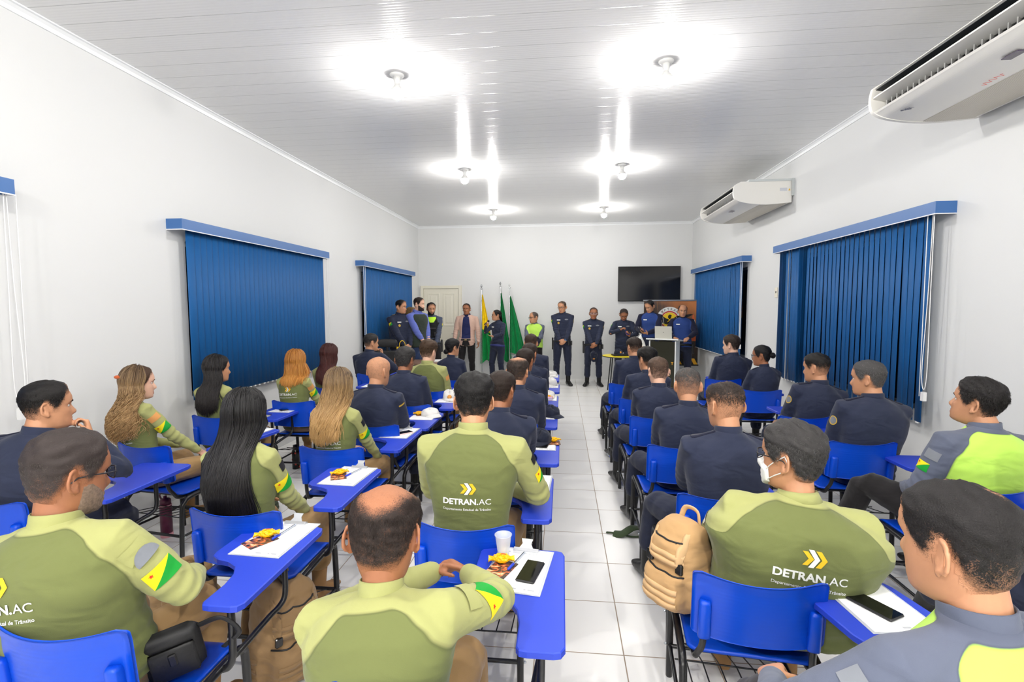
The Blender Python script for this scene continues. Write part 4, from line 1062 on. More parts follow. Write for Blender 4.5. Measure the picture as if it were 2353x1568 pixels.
# ------------------------------------------------------------------ things worn (children of the garment they sit on)
ADD = {}
def add_print(c, t=.50, w=.22, dx=0.0):
    u, wv, up = c['axes'](t); back_print(c['shirt'], c['bvh'], c['C'](t) + u*dx, -wv + 0*u, up, w)
ADD['print'] = add_print
def arm_frame(c, sgn, f, ang):
    S, E, Wr, _ = c['arms'][sgn]; a = nrm(E-S); u, w, up = c['axes'](.8); out = u*sgn; out = nrm(out - a*(out@a)); bk = np.cross(a, out); bk = bk if bk@w < 0 else -bk
    return S + (E-S)*f, nrm(out*math.cos(ang) + bk*math.sin(ang)), -a
def add_flag(c, sgn=1, f=.62, ang=.5, w=.088, h=.062, tilt=0.0):
    p, n, up = arm_frame(c, sgn, f, ang); rt = np.cross(up, n); up2 = up*math.cos(tilt) + rt*math.sin(tilt)
    o, V = sleeve_patch('flag_patch', c['shirt'], c['bvh'], p, n, up2, w, h, flag_cells, [M_FY, M_FG], nx=12, ny=12); rt = np.cross(up2, n)
    star_on(o, c['bvh'], p - rt*w*.30 + up2*h*.26, n, up2, .008, M_FR)
ADD['flag'] = add_flag
def add_patch(c, sgn=1, f=.3, ang=.3, w=.07, h=.04, col='grey', shape='rect'):
    p, n, up = arm_frame(c, sgn, f, ang); m = {'grey': M_GREYP, 'black': M_BLK, 'tan': M_TANP, 'gold': M_GOLD, 'white': M_PRW}[col]
    cells = (lambda u, v: 0) if shape == 'rect' else (lambda u, v: (0 if (u-.5)**2 + (v-.5)**2 < .16 else 1) if (u-.5)**2 + (v-.5)**2 < .25 else None) if shape == 'badge' else (lambda u, v: 0 if (u-.5)**2/.25 + (v-.1)**2/.8 < 1 else None)
    sleeve_patch('sleeve_badge', c['shirt'], c['bvh'], p, n, up, w, h, cells, [m, M_GOLD if shape == 'badge' else m], off=.011 if shape == 'arch' else .004, nx=14 if shape == 'rect' else 44, ny=10 if shape == 'rect' else 34)
ADD['patch'] = add_patch
def add_epaulettes(c, gold=False):
    for sgn in (-1, 1):
        S = c['arms'][sgn][0]; u, w, up = c['axes'](.9); a = c['N'] + u*sgn*.075; b = S + u*sgn*.005; dr = nrm(b-a); n = np.array([0, 0, 1.]); V = []; nx = 9
        fw = np.cross(n, dr); rows = []
        for i in range(nx+1):
            p = a + (b-a)*i/nx; hw = .021 if i < nx else .012; r = []
            for k in (-1, 0, 1):
                o = p + fw*hw*k + n*.2; hit = c['bvh'].ray_cast(Vector(o), Vector(-n), .4); r.append(arr(hit[0]) + n*.006 if hit[0] is not None and hit[0].z > S[2] - .02 else None)
            if any(q is None for q in r): break
            rows.append([tuple(r[0]-n*.006), tuple(r[0]), tuple(r[1]), tuple(r[2]), tuple(r[2]-n*.006)])
        if len(rows) < 4: continue
        put('epaulette', mesh_np('epaulette', *rings_mesh(rows, closed=False, cap=False), True, [shirtmat('navydark')]), c['shirt'])
        if gold:
            rows2 = [[tuple(arr(q)+n*.002) for q in r[1:4]] for r in rows[2:7]]; put('rank_slide', mesh_np('rank', *rings_mesh(rows2, closed=False, cap=False), True, [M_GOLD]), c['shirt'])
ADD['epaulettes'] = add_epaulettes
def add_glasses(c, m=None):
    m = m or M_FRAME; mb = MB(); z = -.001; fr = []
    for sg in (-1, 1):
        cx = sg*.033; ring = [(cx + .025*math.copysign(abs(math.cos(a))**.8, math.cos(a)), .1005 - .006*abs(math.cos(a)) - .004*(sg*math.cos(a) > .5), z + .018*math.copysign(abs(math.sin(a))**.8, math.sin(a))) for a in np.linspace(0, 2*math.pi, 19)]
        mb.add(tube(ring, .0021, 6)); mb.add(tube([(sg*.058, .094, z+.006), (sg*.074, .07, z+.007), (sg*.080, .02, z+.006), (sg*.081, -.015, z+.002), (sg*.078, -.03, z-.012)], .0021, 6))
    mb.add(tube([(-.009, .102, z+.003), (0, .106, z+.006), (.009, .102, z+.003)], .002, 6))
    put('glasses', mesh_np('glasses', *c['tohead']((mb.V, mb.F)), True, [m]), c['root'])
ADD['glasses'] = add_glasses
def add_beard(c, col=(30, 24, 22), length=.004):
    m = mat('beard_%d_%d_%d' % col, col, .85, bump=.8, bscale=300, bdist=.002, var=.3, vscale=120)
    def mask(A, Z_, G):
        a = np.abs(A); upz = np.interp(a, [0, .25, .5, .8, 1.2, 1.45], [-.058, -.056, -.062, -.05, -.028, -.01]); lips = ((G[..., 0]/.022)**2 + ((Z_+.073)/.008)**2)
        w = np.minimum((upz - Z_)/.012, (1.5-a)/.1); w = np.minimum(w, (lips-1)*1.2); return np.clip(w, -1, 1)
    face_patch('beard', c['root'], c['MH'], (-1.55, 1.55), (-.121, -.005), mask, length, m, (60, 40))
ADD['beard'] = add_beard
def add_mask(c):
    m = mat('white_face_mask', (238, 238, 236), .8, bump=.2, bscale=200, bdist=.001)
    def mask(A, Z_, G): a = np.abs(A); return np.minimum(np.minimum((np.interp(a, [0, .3, .9, 1.1], [-.018, -.030, -.035, -.045]) - Z_)/.01, (Z_ + np.interp(a, [0, .6, 1.1], [.121, .112, .090]))/.01), (1.05-a)/.06)
    fm = face_patch('face_mask', c['root'], c['MH'], (-1.15, 1.15), (-.1215, -.01), mask, .012, m, (44, 34))
    mb = MB()
    for sg in (-1, 1):
        for z0, z1 in ((-.045, .018), (-.085, -.035)):
            a = [tuple(head_pt(np.array(sg*q), np.array(z0 + (z1-z0)*(q-1.0)/.75), .006)) for q in (1.0, 1.2, 1.4, 1.6, 1.75)]; mb.add(tube(a, .002, 6))
        mb.add(tube([tuple(head_pt(np.array(sg*1.75), np.array(.018), .006)), (sg*.090, -.038, .0), (sg*.088, -.036, -.02), tuple(head_pt(np.array(sg*1.75), np.array(-.035), .006))], .002, 6))
    put('ear_loops', mesh_np('loops', *c['tohead']((mb.V, mb.F)), True, [m]), fm)
ADD['mask'] = add_mask
def add_belt(c, m=None, holster=0, buckle=False, pouches=True):
    u, w, up = c['axes'](.05); rings = []; g = c['sgirth']; s = c['s']; n = 34
    P = c['C'](-.02)
    for zz, k in ((-.022, 1.0), (-.022, 1.035), (.022, 1.035), (.022, 1.0)):
        rings.append([tuple(P + up*zz + u*(.178*s*g*k)*math.cos(a) + w*(.128*s*g*k)*math.sin(a)) for a in [2*math.pi*i/n for i in range(n)]])
    rings.append(rings[0])
    b = put('belt', mesh_np('belt', *rings_mesh(rings, cap=False), True, [m or M_BLK]), c['root'])
    if buckle: put('buckle', mesh_np('buckle', *box(-.025, .025, P[1]+.128*s*g+.004, P[1]+.128*s*g+.016, P[2]-.02, P[2]+.02), False, [mat('gold_buckle', (190, 170, 120), .3, 1.0)]), b)
    if holster:
        x = P[0] + holster*.19*s*g
        put('holster', MB().add(rbox(x-.028, x+.028, P[1]-.05, P[1]+.045, P[2]-.17, P[2]+.03, .012)).add(xf(rbox(-.018, .018, -.02, .05, -.02, .06, .008), Matrix.Translation((x + holster*.012, P[1]-.02, P[2]+.02)) @ Matrix.Rotation(.4, 4, 'X'))).mesh('holster', [M_BLK]), b)
        if pouches:
            for k in (0, 1):
                xx = P[0] - holster*(.13+.05*k)*s*g; put('belt_pouch', MB().add(rbox(xx-.022, xx+.022, P[1]+.075-.03*k, P[1]+.125-.03*k, P[2]-.07, P[2]+.03, .008)).mesh('pouch', [M_BLK]), b)
ADD['belt'] = add_belt
def chest_patch(c, x, t, w, h, mats, cells, nm, off=.004):
    u, wv, up = c['axes'](t); o, V = sleeve_patch(nm, c['shirt'], c['bvh'], c['C'](t) + u*x, wv, up, w, h, cells, mats, off)
    return o
def add_chest(c, names=True, badges=True):
    full = lambda u, v: 0
    circ = lambda u, v: 0 if (u-.5)**2 + (v-.5)**2 < .25 else None
    if names: chest_patch(c, .085, .77, .075, .02, [M_PRW], full, 'name_tag')
    if badges: chest_patch(c, -.085, .79, .075, .028, [M_GREYP], circ, 'chest_badge'); chest_patch(c, .085, .66, .045, .05, [M_GOLD], circ, 'chest_badge')
ADD['chest'] = add_chest

def add_vest(c, col=(26, 28, 30), t0=.10, t1=.80, nm='tactical_vest', pockets=True, lime=False):
    V, Q = remesh([c['torso'](-.016, t0, t1)], .012, 2); m = cloth('vest_%d_%d_%d' % col, col, rough=.8)
    o = put(nm, mesh_np(nm, V, Q, True, [m]), c['root']); u, w, up = c['axes'](.9)
    for sg in (-1, 1):
        a = c['C'](.78) + c['axes'](.78)[0]*sg*.095 + c['axes'](.78)[1]*.125*c['s']; b = c['C'](.965) + u*sg*.085; d2 = c['C'](.78) + u*sg*.095 - w*.118*c['s']
        put('shoulder_strap', mesh_np('strap', *tube(bez([a, a*.45 + b*.55 + w*.03, b + up*.012, d2*.45 + b*.55 - w*.03, d2], 6), (.034, .011), 10, up=tuple(u)), True, [m]), o)
    if pockets:
        for t, x, ww, hh in ((.30, -.07, .075, .09), (.30, .07, .075, .09), (.52, 0, .18, .035)):
            uu, wv, uq = c['axes'](t); p = c['C'](t) + wv*.146*c['s'] + uu*x
            put('pocket', mesh_np('pocket', *xf(rbox(-ww/2, ww/2, -.012, .022, -hh/2, hh/2, .008), Matrix.Translation(p)), False, [M_BLK]), o)
ADD['vest'] = add_vest
def add_blazer_front(c):
    m = cloth('navy_shirt_cloth', (34, 40, 84)); mm = cloth('beige_blazer_cloth', (206, 172, 156), folds=.3)
    u, wv, up = c['axes'](.45)
    o, V = sleeve_patch('shirt_front', c['shirt'], c['bvh'], c['C'](.50), wv, up, .26, .50, lambda a, b: 0 if abs(a-.5) < .40 - .25*max(0, b-.7) else None, [m], .004, nx=20, ny=30)
    for sg in (-1, 1):
        rows = []
        for t, x, hw in ((1.0, .054, .008), (.92, .088, .024), (.80, .112, .036), (.66, .114, .030), (.52, .108, .012), (-.1, .118, .007)):
            uu, w2, _ = c['axes'](t); r = []
            for k in (-1, 0, 1):
                q = c['C'](t) + uu*sg*(x + k*hw) + w2*.3; hit = c['bvh'].ray_cast(Vector(q), Vector(-w2), .5); q = arr(hit[0]) if hit[0] is not None else q - w2*.2; r.append(tuple(q + w2*(.012 if k else .016)))
            rows.append(r)
        put('lapel', mesh_np('lapel', *rings_mesh(rows, closed=False, cap=False), True, [mm]), c['shirt'])
    mb = MB()
    for t in (.84, .70, .56, .42, .28):
        uu, w2, _ = c['axes'](t); q = c['C'](t) + w2*.3; hit = c['bvh'].ray_cast(Vector(q), Vector(-w2), .5)
        if hit[0] is not None: mb.add(ellipsoid(arr(hit[0]) + w2*.006, (.005, .004, .005), 8, 6))
    put('buttons', mb.mesh('buttons', [M_BLK], True), o)
ADD['blazer'] = add_blazer_front
def add_watch(c, sgn=-1, col=(60, 110, 150)):
    S, E, Wr, _ = c['arms'][sgn]; a = nrm(Wr-E); mb = MB(); p = Wr + a*.004; r = .034*c['s']
    e1 = nrm(np.cross(a, [0, 0, 1.])); e2 = np.cross(a, e1); ring = [tuple(p + e1*r*math.cos(q) + e2*r*math.sin(q)) for q in np.linspace(0, 2*math.pi, 17)]
    put('watch', mesh_np('watch', *tube(ring, (.009, .003), 8, up=tuple(a)), True, [mat('watch_%d' % col[0], col, .3, .5)]), c['root'])
ADD['watch'] = add_watch

def add_lime(c): chest_patch(c, 0, .84, .19, .13, [cloth('lime_neck_cloth', (196, 246, 66))], lambda u, v: 0 if abs(u-.5) < .5*min(1, v+.25) else None, 'neck_cloth')
ADD['lime'] = add_lime

def add_flap(c, sgn=1, f=.20, ang=.45, w=.085, h=.055):
    p, n, up = arm_frame(c, sgn, f, ang); m = cloth('olive_light_cloth', OLIVE_L)
    sleeve_patch('pocket_flap', c['shirt'], c['bvh'], p, n, up, w, h, lambda u, v: 0 if v > .25*abs(1 - 2*u)*-1 + .25 else None, [m], .007, nx=20, ny=16)
ADD['flap'] = add_flap
def add_front_belt(c):
    chest_patch(c, 0, -.10, .20, .12, [pantsmat('black')], lambda u, v: 0 if abs(u-.5) < .32 + .18*(1-v) else None, 'trouser_front', .012); o = chest_patch(c, 0, .015, .22, .036, [M_BLK], lambda u, v: 0, 'belt', .016); chest_patch(c, 0, .015, .05, .034, [mat('gold_buckle', (190, 170, 120), .3, 1.0)], lambda u, v: 0, 'buckle', .020)
ADD['front_belt'] = add_front_belt
# ------------------------------------------------------------------ who sits where: chair (x, back y, turn), head (x, top z), looks
D2R = math.pi/180
BLACK, DBROWN, BROWN, GREY, GBLACK = (20, 17, 16), (38, 27, 21), (74, 52, 36), (92, 88, 86), (44, 42, 42)
def H(style='short', col=BLACK, **k): d = dict(style=style, col=col); d.update(k); return d
FADE = dict(fade=(.2, 1.15), fz=(-.04, .06), side=.002, top=.010, strands=2200, slen=.008)
OL = dict(shirt='olive', pants='khaki', boots='tan')
FL = [('flag',)]
SEATS = {}
ADJ = {'A1': (-0.068, -0.016), 'A2': (-0.069, -0.012), 'A3': (-0.069, -0.008), 'A4': (-0.026, -0.01), 'A5': (-0.048, -0.008), 'A6': (-0.066, -0.009), 'B1': (-0.044, 0.009), 'B2': (-0.036, -0.016), 'B3': (-0.015, -0.013), 'B4': (-0.012, -0.006), 'B5': (-0.029, -0.011), 'B6': (-0.027, -0.005), 'B7': (-0.026, -0.003), 'C1': (-0.005, -0.009), 'C2': (-0.014, -0.017), 'C3': (-0.014, -0.015), 'C4': (-0.0, -0.014), 'C5': (0.003, -0.008), 'C6': (-0.011, -0.018), 'C7': (-0.002, 0.001), 'D1': (0.092, -0.054), 'D2': (0.029, -0.011), 'D3': (0.021, -0.013), 'D4': (0.017, -0.011), 'D5': (0.03, -0.01), 'D6': (0.025, -0.007), 'E0': (0.002, -0.026), 'E1': (0.012, -0.012), 'E2': (0.076, -0.016), 'E3': (0.042, -0.01), 'E4': (0.036, -0.01), 'E5': (0.052, -0.003)}
CH0 = build_chair()
def seat(key, cx, yb, hx, ztop, ref, desc, crz=0.0, rz=0.0, fwd=0.0, **k):
    """chair plus the person on it; ref names the sitter in the labels of the chair and of what lies on its tablet"""
    ch = CH0 if not SEATS else copy_tree(CH0)
    ch.location = (cx, yb+.26, 0); ch.rotation_euler = (0, 0, crz*D2R)
    ch['label'] = 'blue tablet-arm chair under the %s' % ref; ch['category'] = 'chair'; ch['group'] = 'blue tablet-arm chairs in rows'
    px = cx + (hx-cx)*.45; k.setdefault('side', math.asin(max(-.3, min(.3, (hx-px)/.78))))
    ox, oz = ADJ.get(key, (0, 0)); px += ox; ztop += oz
    c = person(key, desc, px, yb+.26+fwd, rz*D2R, ztop, hyaw=k.pop('hy', 0)*D2R, hpitch=k.pop('hp', 4)*D2R, **k)
    SEATS[key] = (ch, ref, c); return c
NEAR = dict(vox=.0060, cvox=.0074, near=True); MID = dict(vox=.0085, cvox=.0098); FAR = dict(vox=.0108, cvox=.0122)
SPREAD = {-1: dict(knee=(-.27, .33, .54), ankle=(-.29, .36, .10))}
EP = ('epaulettes',)
# -- left wall column
seat('A1', -2.78, 2.07, -2.62, 1.375, 'man in navy resting chin on hand', 'man in navy shirt resting his chin on his hand, at the left edge', 0, 4, hy=-34, hp=2, skin='tan', lean=.05, fwd=-.03, hunch=.05,
     hair=H('short', BLACK, top=.016, side=.004, fade=(.35, 1.2), strands=4200, slen=.010, mess=.3), RH='chin', prints=[EP], **NEAR)
seat('A2', -2.80, 3.05, -3.04, 1.335, 'curly-haired woman by the left wall', 'woman in olive with long curly blonde-streaked hair held by an orange claw clip', -8, -16, hy=-22, sex='f', skin='pale', lean=-.08,
     hair=H('long', (66, 46, 32), tip=(168, 126, 78), hi=(206, 172, 124), n=800, curl=.010, zend=.83, spread=.125, x0=-.04, azmax=104, lrad=.0021, side=.010, top=.012),
     RH=(.13, .26, .60), Rpole=(.45, -.9, -.8), prints=[('print', .52, .20), ('flag', 1, .62, .55), ('patch', 1, .26, .35, .075, .045, 'tan')], collar='fold', **dict(OL, **NEAR))
seat('A3', -2.96, 3.93, -3.05, 1.325, 'black-haired woman before the left blind', 'woman in olive with long loose black hair, seated before the left blue blind', 0, -8, hy=-26, RH=(.13, .23, .61), Rpole=(.5, -.9, -.8), sex='f', skin='tan',
     hair=H('long', (22, 19, 20), hi=(44, 38, 38), n=800, zend=.83, spread=.085, x0=.02, azmax=96, lrad=.0027, side=.012, top=.014, wave=.006), prints=[('print', .62, .19)], collar='fold', **dict(OL, **MID))
seat('A4', -2.66, 4.63, -2.73, 1.315, 'copper-haired woman', 'woman in olive with shoulder-length copper orange hair', 0, -4, hy=6, RH=(.13, .23, .61), Rpole=(.5, -.9, -.8), sex='f', skin='pale',
     hair=H('long', (150, 92, 34), tip=(186, 118, 46), hi=(214, 158, 78), n=800, zend=.97, spread=.12, azmax=108, lrad=.0028, side=.012, top=.016), prints=[('print', .62, .19), ('patch', 1, .26, .5, .07, .045, 'tan'), ('flag', 1, .55, .5)], collar='fold', **dict(OL, **MID))
seat('A5', -2.66, 5.45, -2.76, 1.31, 'woman with dark red hair', 'woman in olive with long dark red hair', 0, 0, hy=-14, RH=(.13, .23, .61), Rpole=(.5, -.9, -.8), sex='f', skin='tan',
     hair=H('long', (58, 24, 22), hi=(96, 44, 38), n=700, zend=.86, spread=.09, x0=-.02, azmax=112, lrad=.0030, side=.012, top=.016), collar='fold', **dict(OL, **FAR))
seat('A6', -2.62, 6.6, -2.70, 1.37, 'man in navy with fist at his mouth', 'man in navy with his fist at his mouth, farthest seat by the left wall', 0, -6, hy=-36, skin='tan', lean=.04,
     hair=H('short', GBLACK, top=.014, side=.004, fade=(.35, 1.2), strands=1500, slen=.010, mess=.6), RH='chin', **MID)
# -- second column
seat('B1', -1.47, 1.26, -1.63, 1.33, 'greying bearded man at bottom left', 'heavy man in olive with greying hair and beard, at bottom left', 0, 6, hy=-24, hp=10, skin='brown', girth=1.22, belly=.04, lean=.0, fwd=-.05, sh=1.06,
     hscale=1.08, hair=H('short', (50, 42, 40), top=.017, side=.007, fade=(.75, 1.15), strands=15000, slen=.0065, srad=.0006, mess=1.1, hi=(112, 104, 98), recede=.012, tex=.6), RH=(.18, .24, .71), Rpole=(1.0, -.35, -.6), Rhand=dict(curl=.6),
     prints=[('print', .60, .235, -.06), ('flap',), ('flag', 1, .60, .55, .098, .066, .1), ('patch', 1, .28, .35, .085, .045, 'grey', 'arch'), ('beard', (128, 108, 94), .0018), ('glasses',)], grey=True, **dict(OL, **NEAR))
seat('B2', -1.50, 2.09, -1.57, 1.35, 'woman with waist-long straight black hair', 'woman in olive with waist-long straight glossy black hair', 0, 0, hy=12, sex='f', skin='tan', lean=-.03, girth=1.1,
     hair=H('long', (16, 14, 15), hi=(34, 31, 33), n=1700, zend=.70, spread=.15, x0=-.045, azmax=118, lrad=.0025, side=.014, top=.018, vshape=.03), RH=(.13, .22, .61), Rpole=(.45, -.9, -.8),
     prints=[('flag', 1, .60, .5, .092, .066), ('patch', 1, .25, -.35, .06, .05, 'black')], collar='fold', **dict(OL, **NEAR))
seat('B3', -1.53, 3.11, -1.57, 1.325, 'woman with long ombre blonde waves', 'woman in olive with long wavy hair fading from brown to blonde', 0, -6, hy=12, sex='f', skin='pale', lean=-.02,
     hair=H('long', (84, 66, 50), tip=(196, 152, 92), hi=(204, 168, 116), n=1300, zend=.84, spread=.115, x0=-.035, azmax=112, lrad=.0025, side=.013, top=.018, wave=.010), RH=(.14, .24, .60), Rpole=(.45, -.9, -.8),
     prints=[('print', .52, .19), ('flag', 1, .62, .5, .085, .060), ('patch', 1, .28, -.35, .06, .05, 'black')], collar='fold', **dict(OL, **MID))
seat('B4', -1.50, 3.74, -1.51, 1.345, 'fully bald officer in navy', 'fully bald officer in navy with arms folded', 0, -6, hy=-14, skin='tan', girth=1.06, sh=1.04, RH=(.05, .24, .74), LH=(-.05, .25, .72),
     hair=H('buzz', (90, 78, 70), top=.0008, side=.0008, fade=(.30, .12), tex=.1), prints=[EP, ('patch', 1, .12, .5, .06, .014, 'gold')], **MID)
seat('B5', -1.46, 4.55, -1.54, 1.36, 'grey-flecked officer beyond the bald one', 'officer in navy with grey-flecked black hair, just beyond the bald one', 0, -2, hy=-6, skin='brown', girth=1.10,
     hair=H('short', GBLACK, top=.016, side=.008, fade=(.8, 1.2), strands=2200, slen=.012, mess=1.0, hi=(110, 108, 106)), prints=[EP], **MID)
seat('B6', -1.45, 5.35, -1.52, 1.36, 'young brown-haired man in olive', 'young man in olive with swept brown hair', 0, -4, hy=-10, skin='pale',
     hair=H('short', (66, 48, 34), top=.024, side=.006, fade=(.45, 1.2), strands=2200, slen=.018, mess=.5, hi=(120, 92, 62)), prints=[('print', .42, .20), ('patch', 1, .3, .4, .07, .05, 'tan')], **dict(OL, **FAR))
seat('B7', -1.36, 6.2, -1.44, 1.33, 'woman in navy with low black bun', 'woman in navy with a low black bun and glasses', 0, -4, hy=-36, sex='f', skin='tan',
     hair=H('bun', (16, 14, 16), top=.012, side=.010, hi=(30, 28, 30), bun=(0, -.105, -.055), bunr=.034), prints=[('glasses',)], **FAR)
# -- column left of the aisle
seat('C1', -.36, 1.14, -.55, 1.25, 'man with bald crown at front centre', 'man in olive with a large bald crown, at front centre', 0, 0, hy=6, hp=16, skin='brown', girth=1.12, sh=1.08, lean=.05, hunch=.06, hscale=1.10, fwd=-.06, legs={-1: dict(knee=(-.06, .40, .52), ankle=(-.08, .34, .10)), 1: dict(knee=(.13, .40, .52))},
     hair=H('short', (40, 30, 26), top=.009, side=.007, fade=(.8, 1.0), strands=13000, slen=.0095, srad=.0006, mess=.35, bald=[((0, .03, .115), (.060, .085, .07), .55), ((0, -.055, .10), (.040, .045, .05), .55)], recede=.02),
     RH=(.12, .335, .80), Rpole=(1.0, -.3, -.05), Rhand=dict(dir=(-.75, .60, .02), n=(-.45, -.55, -.5), curl=.75), LH=(-.0, .36, .79), Lpole=(-1, -.3, -.2), Lhand=dict(dir=(.90, .25, .12), n=(.1, -.5, -.8), curl=.65),
     prints=[('print', .40, .22), ('flap', 1, .26, .8), ('flag', 1, .58, .5, .098, .068, -.55)], **dict(OL, **NEAR))
seat('C2', -.42, 2.05, -.41, 1.435, 'broad man in olive with curly black hair', 'broad-backed man in olive with curly black hair, left of the aisle', 0, 0, fwd=.06, hy=6, hp=6, skin='tan', girth=1.03, sh=1.10, lean=.02,
     hair=H('short', (18, 16, 16), top=.022, side=.010, fade=(.75, 1.25), strands=5200, slen=.013, mess=1.2, hi=(40, 36, 36), tex=.45), RH=(.17, .26, .745), Rpole=(1, -.4, -.7), LH=(-.10, .28, .70), Lpole=(-1, -.4, -.7),
     prints=[('print', .50, .22), ('flag', 1, .55, .1, .08, .058), ('patch', 1, .24, -.1, .07, .04, 'black')], **dict(OL, **NEAR))
seat('C3', -.39, 2.9, -.38, 1.35, 'officer just beyond the broad man in olive', 'officer in navy with cropped dark hair, just beyond the broad man in olive', 0, 0, hy=-16, skin='brown', girth=1.10, lean=.0,
     hair=H('buzz', DBROWN, top=.010, side=.005, fade=(.75, 1.2), strands=4000, slen=.008, mess=.7), RH=(.12, .34, .68), prints=[EP], **MID)
seat('C4', -.41, 3.87, -.36, 1.345, 'officer with thinning crown left of the aisle', 'officer in navy with a thinning crown, left of the aisle', 0, 0, hy=-10, skin='tan', girth=1.06,
     hair=H('buzz', (52, 42, 36), top=.009, side=.006, fade=(.8, 1.0), strands=2600, slen=.010, mess=.6, bald=[((0, -.01, .115), (.04, .05, .05), .9)]), prints=[EP], **MID)
seat('C5', -.41, 4.75, -.37, 1.335, 'dark-haired officer beyond the thinning one', 'officer in navy with short dark hair, next beyond the thinning-crowned one', 0, 0, hy=-16, skin='brown',
     hair=H('buzz', DBROWN, top=.009, side=.005, fade=(.7, 1.15), strands=1800, slen=.009), prints=[EP], **FAR)
seat('C6', -.40, 5.6, -.37, 1.335, 'second-farthest officer left of the aisle', 'officer in navy, second-farthest seat left of the aisle', 0, 0, hy=-16, skin='brown',
     hair=H('buzz', (46, 34, 28), top=.008, side=.005, fade=(.7, 1.1), strands=1500, slen=.008), prints=[EP], **FAR)
seat('C7', -.41, 6.5, -.42, 1.375, 'farthest officer left of the aisle', 'officer in navy, farthest seat left of the aisle', 0, 0, hy=0, skin='tan',
     hair=H('buzz', (52, 38, 30), top=.008, side=.004, fade=(.55, 1.0), strands=1500, slen=.008), **FAR)
# -- column right of the aisle
seat('D1', .73, 1.78, .86, 1.345, 'heavy man in olive with a face mask', 'heavy man in olive with grey-black hair, glasses and a white face mask', -6, -7, hy=44, hp=2, skin='tan', girth=1.62, belly=.05, sh=1.24, lean=-.01, hscale=1.06,
     hair=H('short', (48, 46, 46), top=.020, side=.012, fade=(.9, 1.3), strands=13000, slen=.012, srad=.0007, mess=.55, hi=(120, 118, 116), recede=.016, tex=.5), RH=(.06, .26, .80), LH=(-.06, .29, .76), Rpole=(1, -.4, -.6), Lpole=(-1, -.4, -.6),
     prints=[('print', .52, .24), ('glasses',), ('mask',), ('patch', -1, .3, .1, .07, .05, 'white')], collar='fold', grey=True, **dict(OL, **NEAR))
seat('D2', .80, 2.49, .85, 1.36, 'officer with receding faded hair', 'officer in navy with receding hair over a bare pate, right of the aisle', 0, 2, hy=16, legs=SPREAD, skin='tan', girth=1.12, sh=1.06,
     hair=H('short', (46, 38, 34), top=.010, side=.0015, fade=(.22, 1.05), fz=(.0, .085), strands=4200, slen=.012, mess=.3, bald=[((.0, .055, .112), (.034, .06, .05), .6)], recede=.02), RH=(.04, .25, .71), LH=(-.04, .26, .69), prints=[EP], **NEAR)
seat('D3', .80, 3.36, .88, 1.33, 'officer with grey crew cut', 'officer in navy with a close grey crew cut', 0, 0, hy=-6, legs=SPREAD, skin='tan', girth=1.06,
     hair=H('buzz', (56, 54, 53), top=.005, side=.0015, fade=(.34, .95), fz=(-.03, .08), strands=4500, slen=.006, mess=.35, hi=(150, 148, 144)), RH=(.04, .25, .71), LH=(-.04, .26, .69), prints=[EP], **MID)
seat('D4', .80, 4.23, .84, 1.315, 'officer with brown buzz cut', 'officer in navy with a brown buzz cut, right of the aisle', 0, 0, hy=4, legs=SPREAD, skin='pale', girth=1.03,
     hair=H('buzz', (74, 56, 44), top=.006, side=.003, fade=(.6, .95), strands=3500, slen=.006, mess=.5), RH=(.04, .25, .71), LH=(-.04, .26, .69), prints=[EP], **MID)
seat('D5', .80, 5.03, .88, 1.33, 'officer with tousled black hair', 'officer in navy with tousled black hair, second row right of the aisle', 0, 0, hy=24, legs=SPREAD, skin='tan',
     hair=H('short', BLACK, top=.020, side=.006, fade=(.5, 1.2), strands=2500, slen=.016, mess=.9), **FAR)
seat('D6', .79, 6.02, .89, 1.37, 'front-row officer right of the aisle', 'officer in navy, front row right of the aisle by the lectern', 0, 0, hy=18, legs=SPREAD, skin='tan',
     hair=H('short', DBROWN, top=.012, side=.003, fade=(.3, 1.1), strands=1800, slen=.010), **FAR)
# -- right wall column
seat('E0', .96, .96, .885, 1.375, 'man in grey and lime at bottom right', 'man in grey and lime shirt with cropped black hair, at bottom right corner', 12, 14, hy=8, hp=6, skin='tan', shirt='lime', pants='charcoal', girth=1.06, sh=1.18, lean=-.02, hscale=1.10,
     hair=H('buzz', (24, 21, 21), top=.010, side=.006, fade=(.7, 1.15), strands=16000, slen=.0048, srad=.00055, mess=1.2, hi=(66, 62, 60), tex=.5, bald=[((.012, .03, .114), (.006, .06, .03), 1.3)]), legs={-1: dict(knee=(-.26, .32, .60), ankle=(-.30, .44, .10))},
     LH=(-.30, .22, .72), Lpole=(-1, -.3, -.3), prints=[('patch', -1, .3, .2, .08, .05, 'grey')], **NEAR)
seat('E1', 2.16, 2.70, 2.25, 1.365, 'man in grey and lime by the right wall', 'man in lime-backed grey shirt with tousled dark hair, by the right wall', 0, 8, hy=24, hp=-10, skin='tan', shirt='lime', pants='black', girth=1.16, sh=1.18, lean=-.10,
     hair=H('short', (26, 23, 23), top=.022, side=.006, fade=(.45, 1.25), strands=6000, slen=.018, mess=.6, hi=(56, 52, 50)), legs={-1: dict(knee=(-.30, .30, .66), ankle=(-.34, .50, .10)), 1: dict(knee=(.0, .36, .54))}, LH=(-.16, .16, .66), RH=(.16, .2, .66),
     prints=[('flag', -1, .55, .0, .07, .05), ('patch', -1, .28, .3, .07, .05, 'grey')], **NEAR)
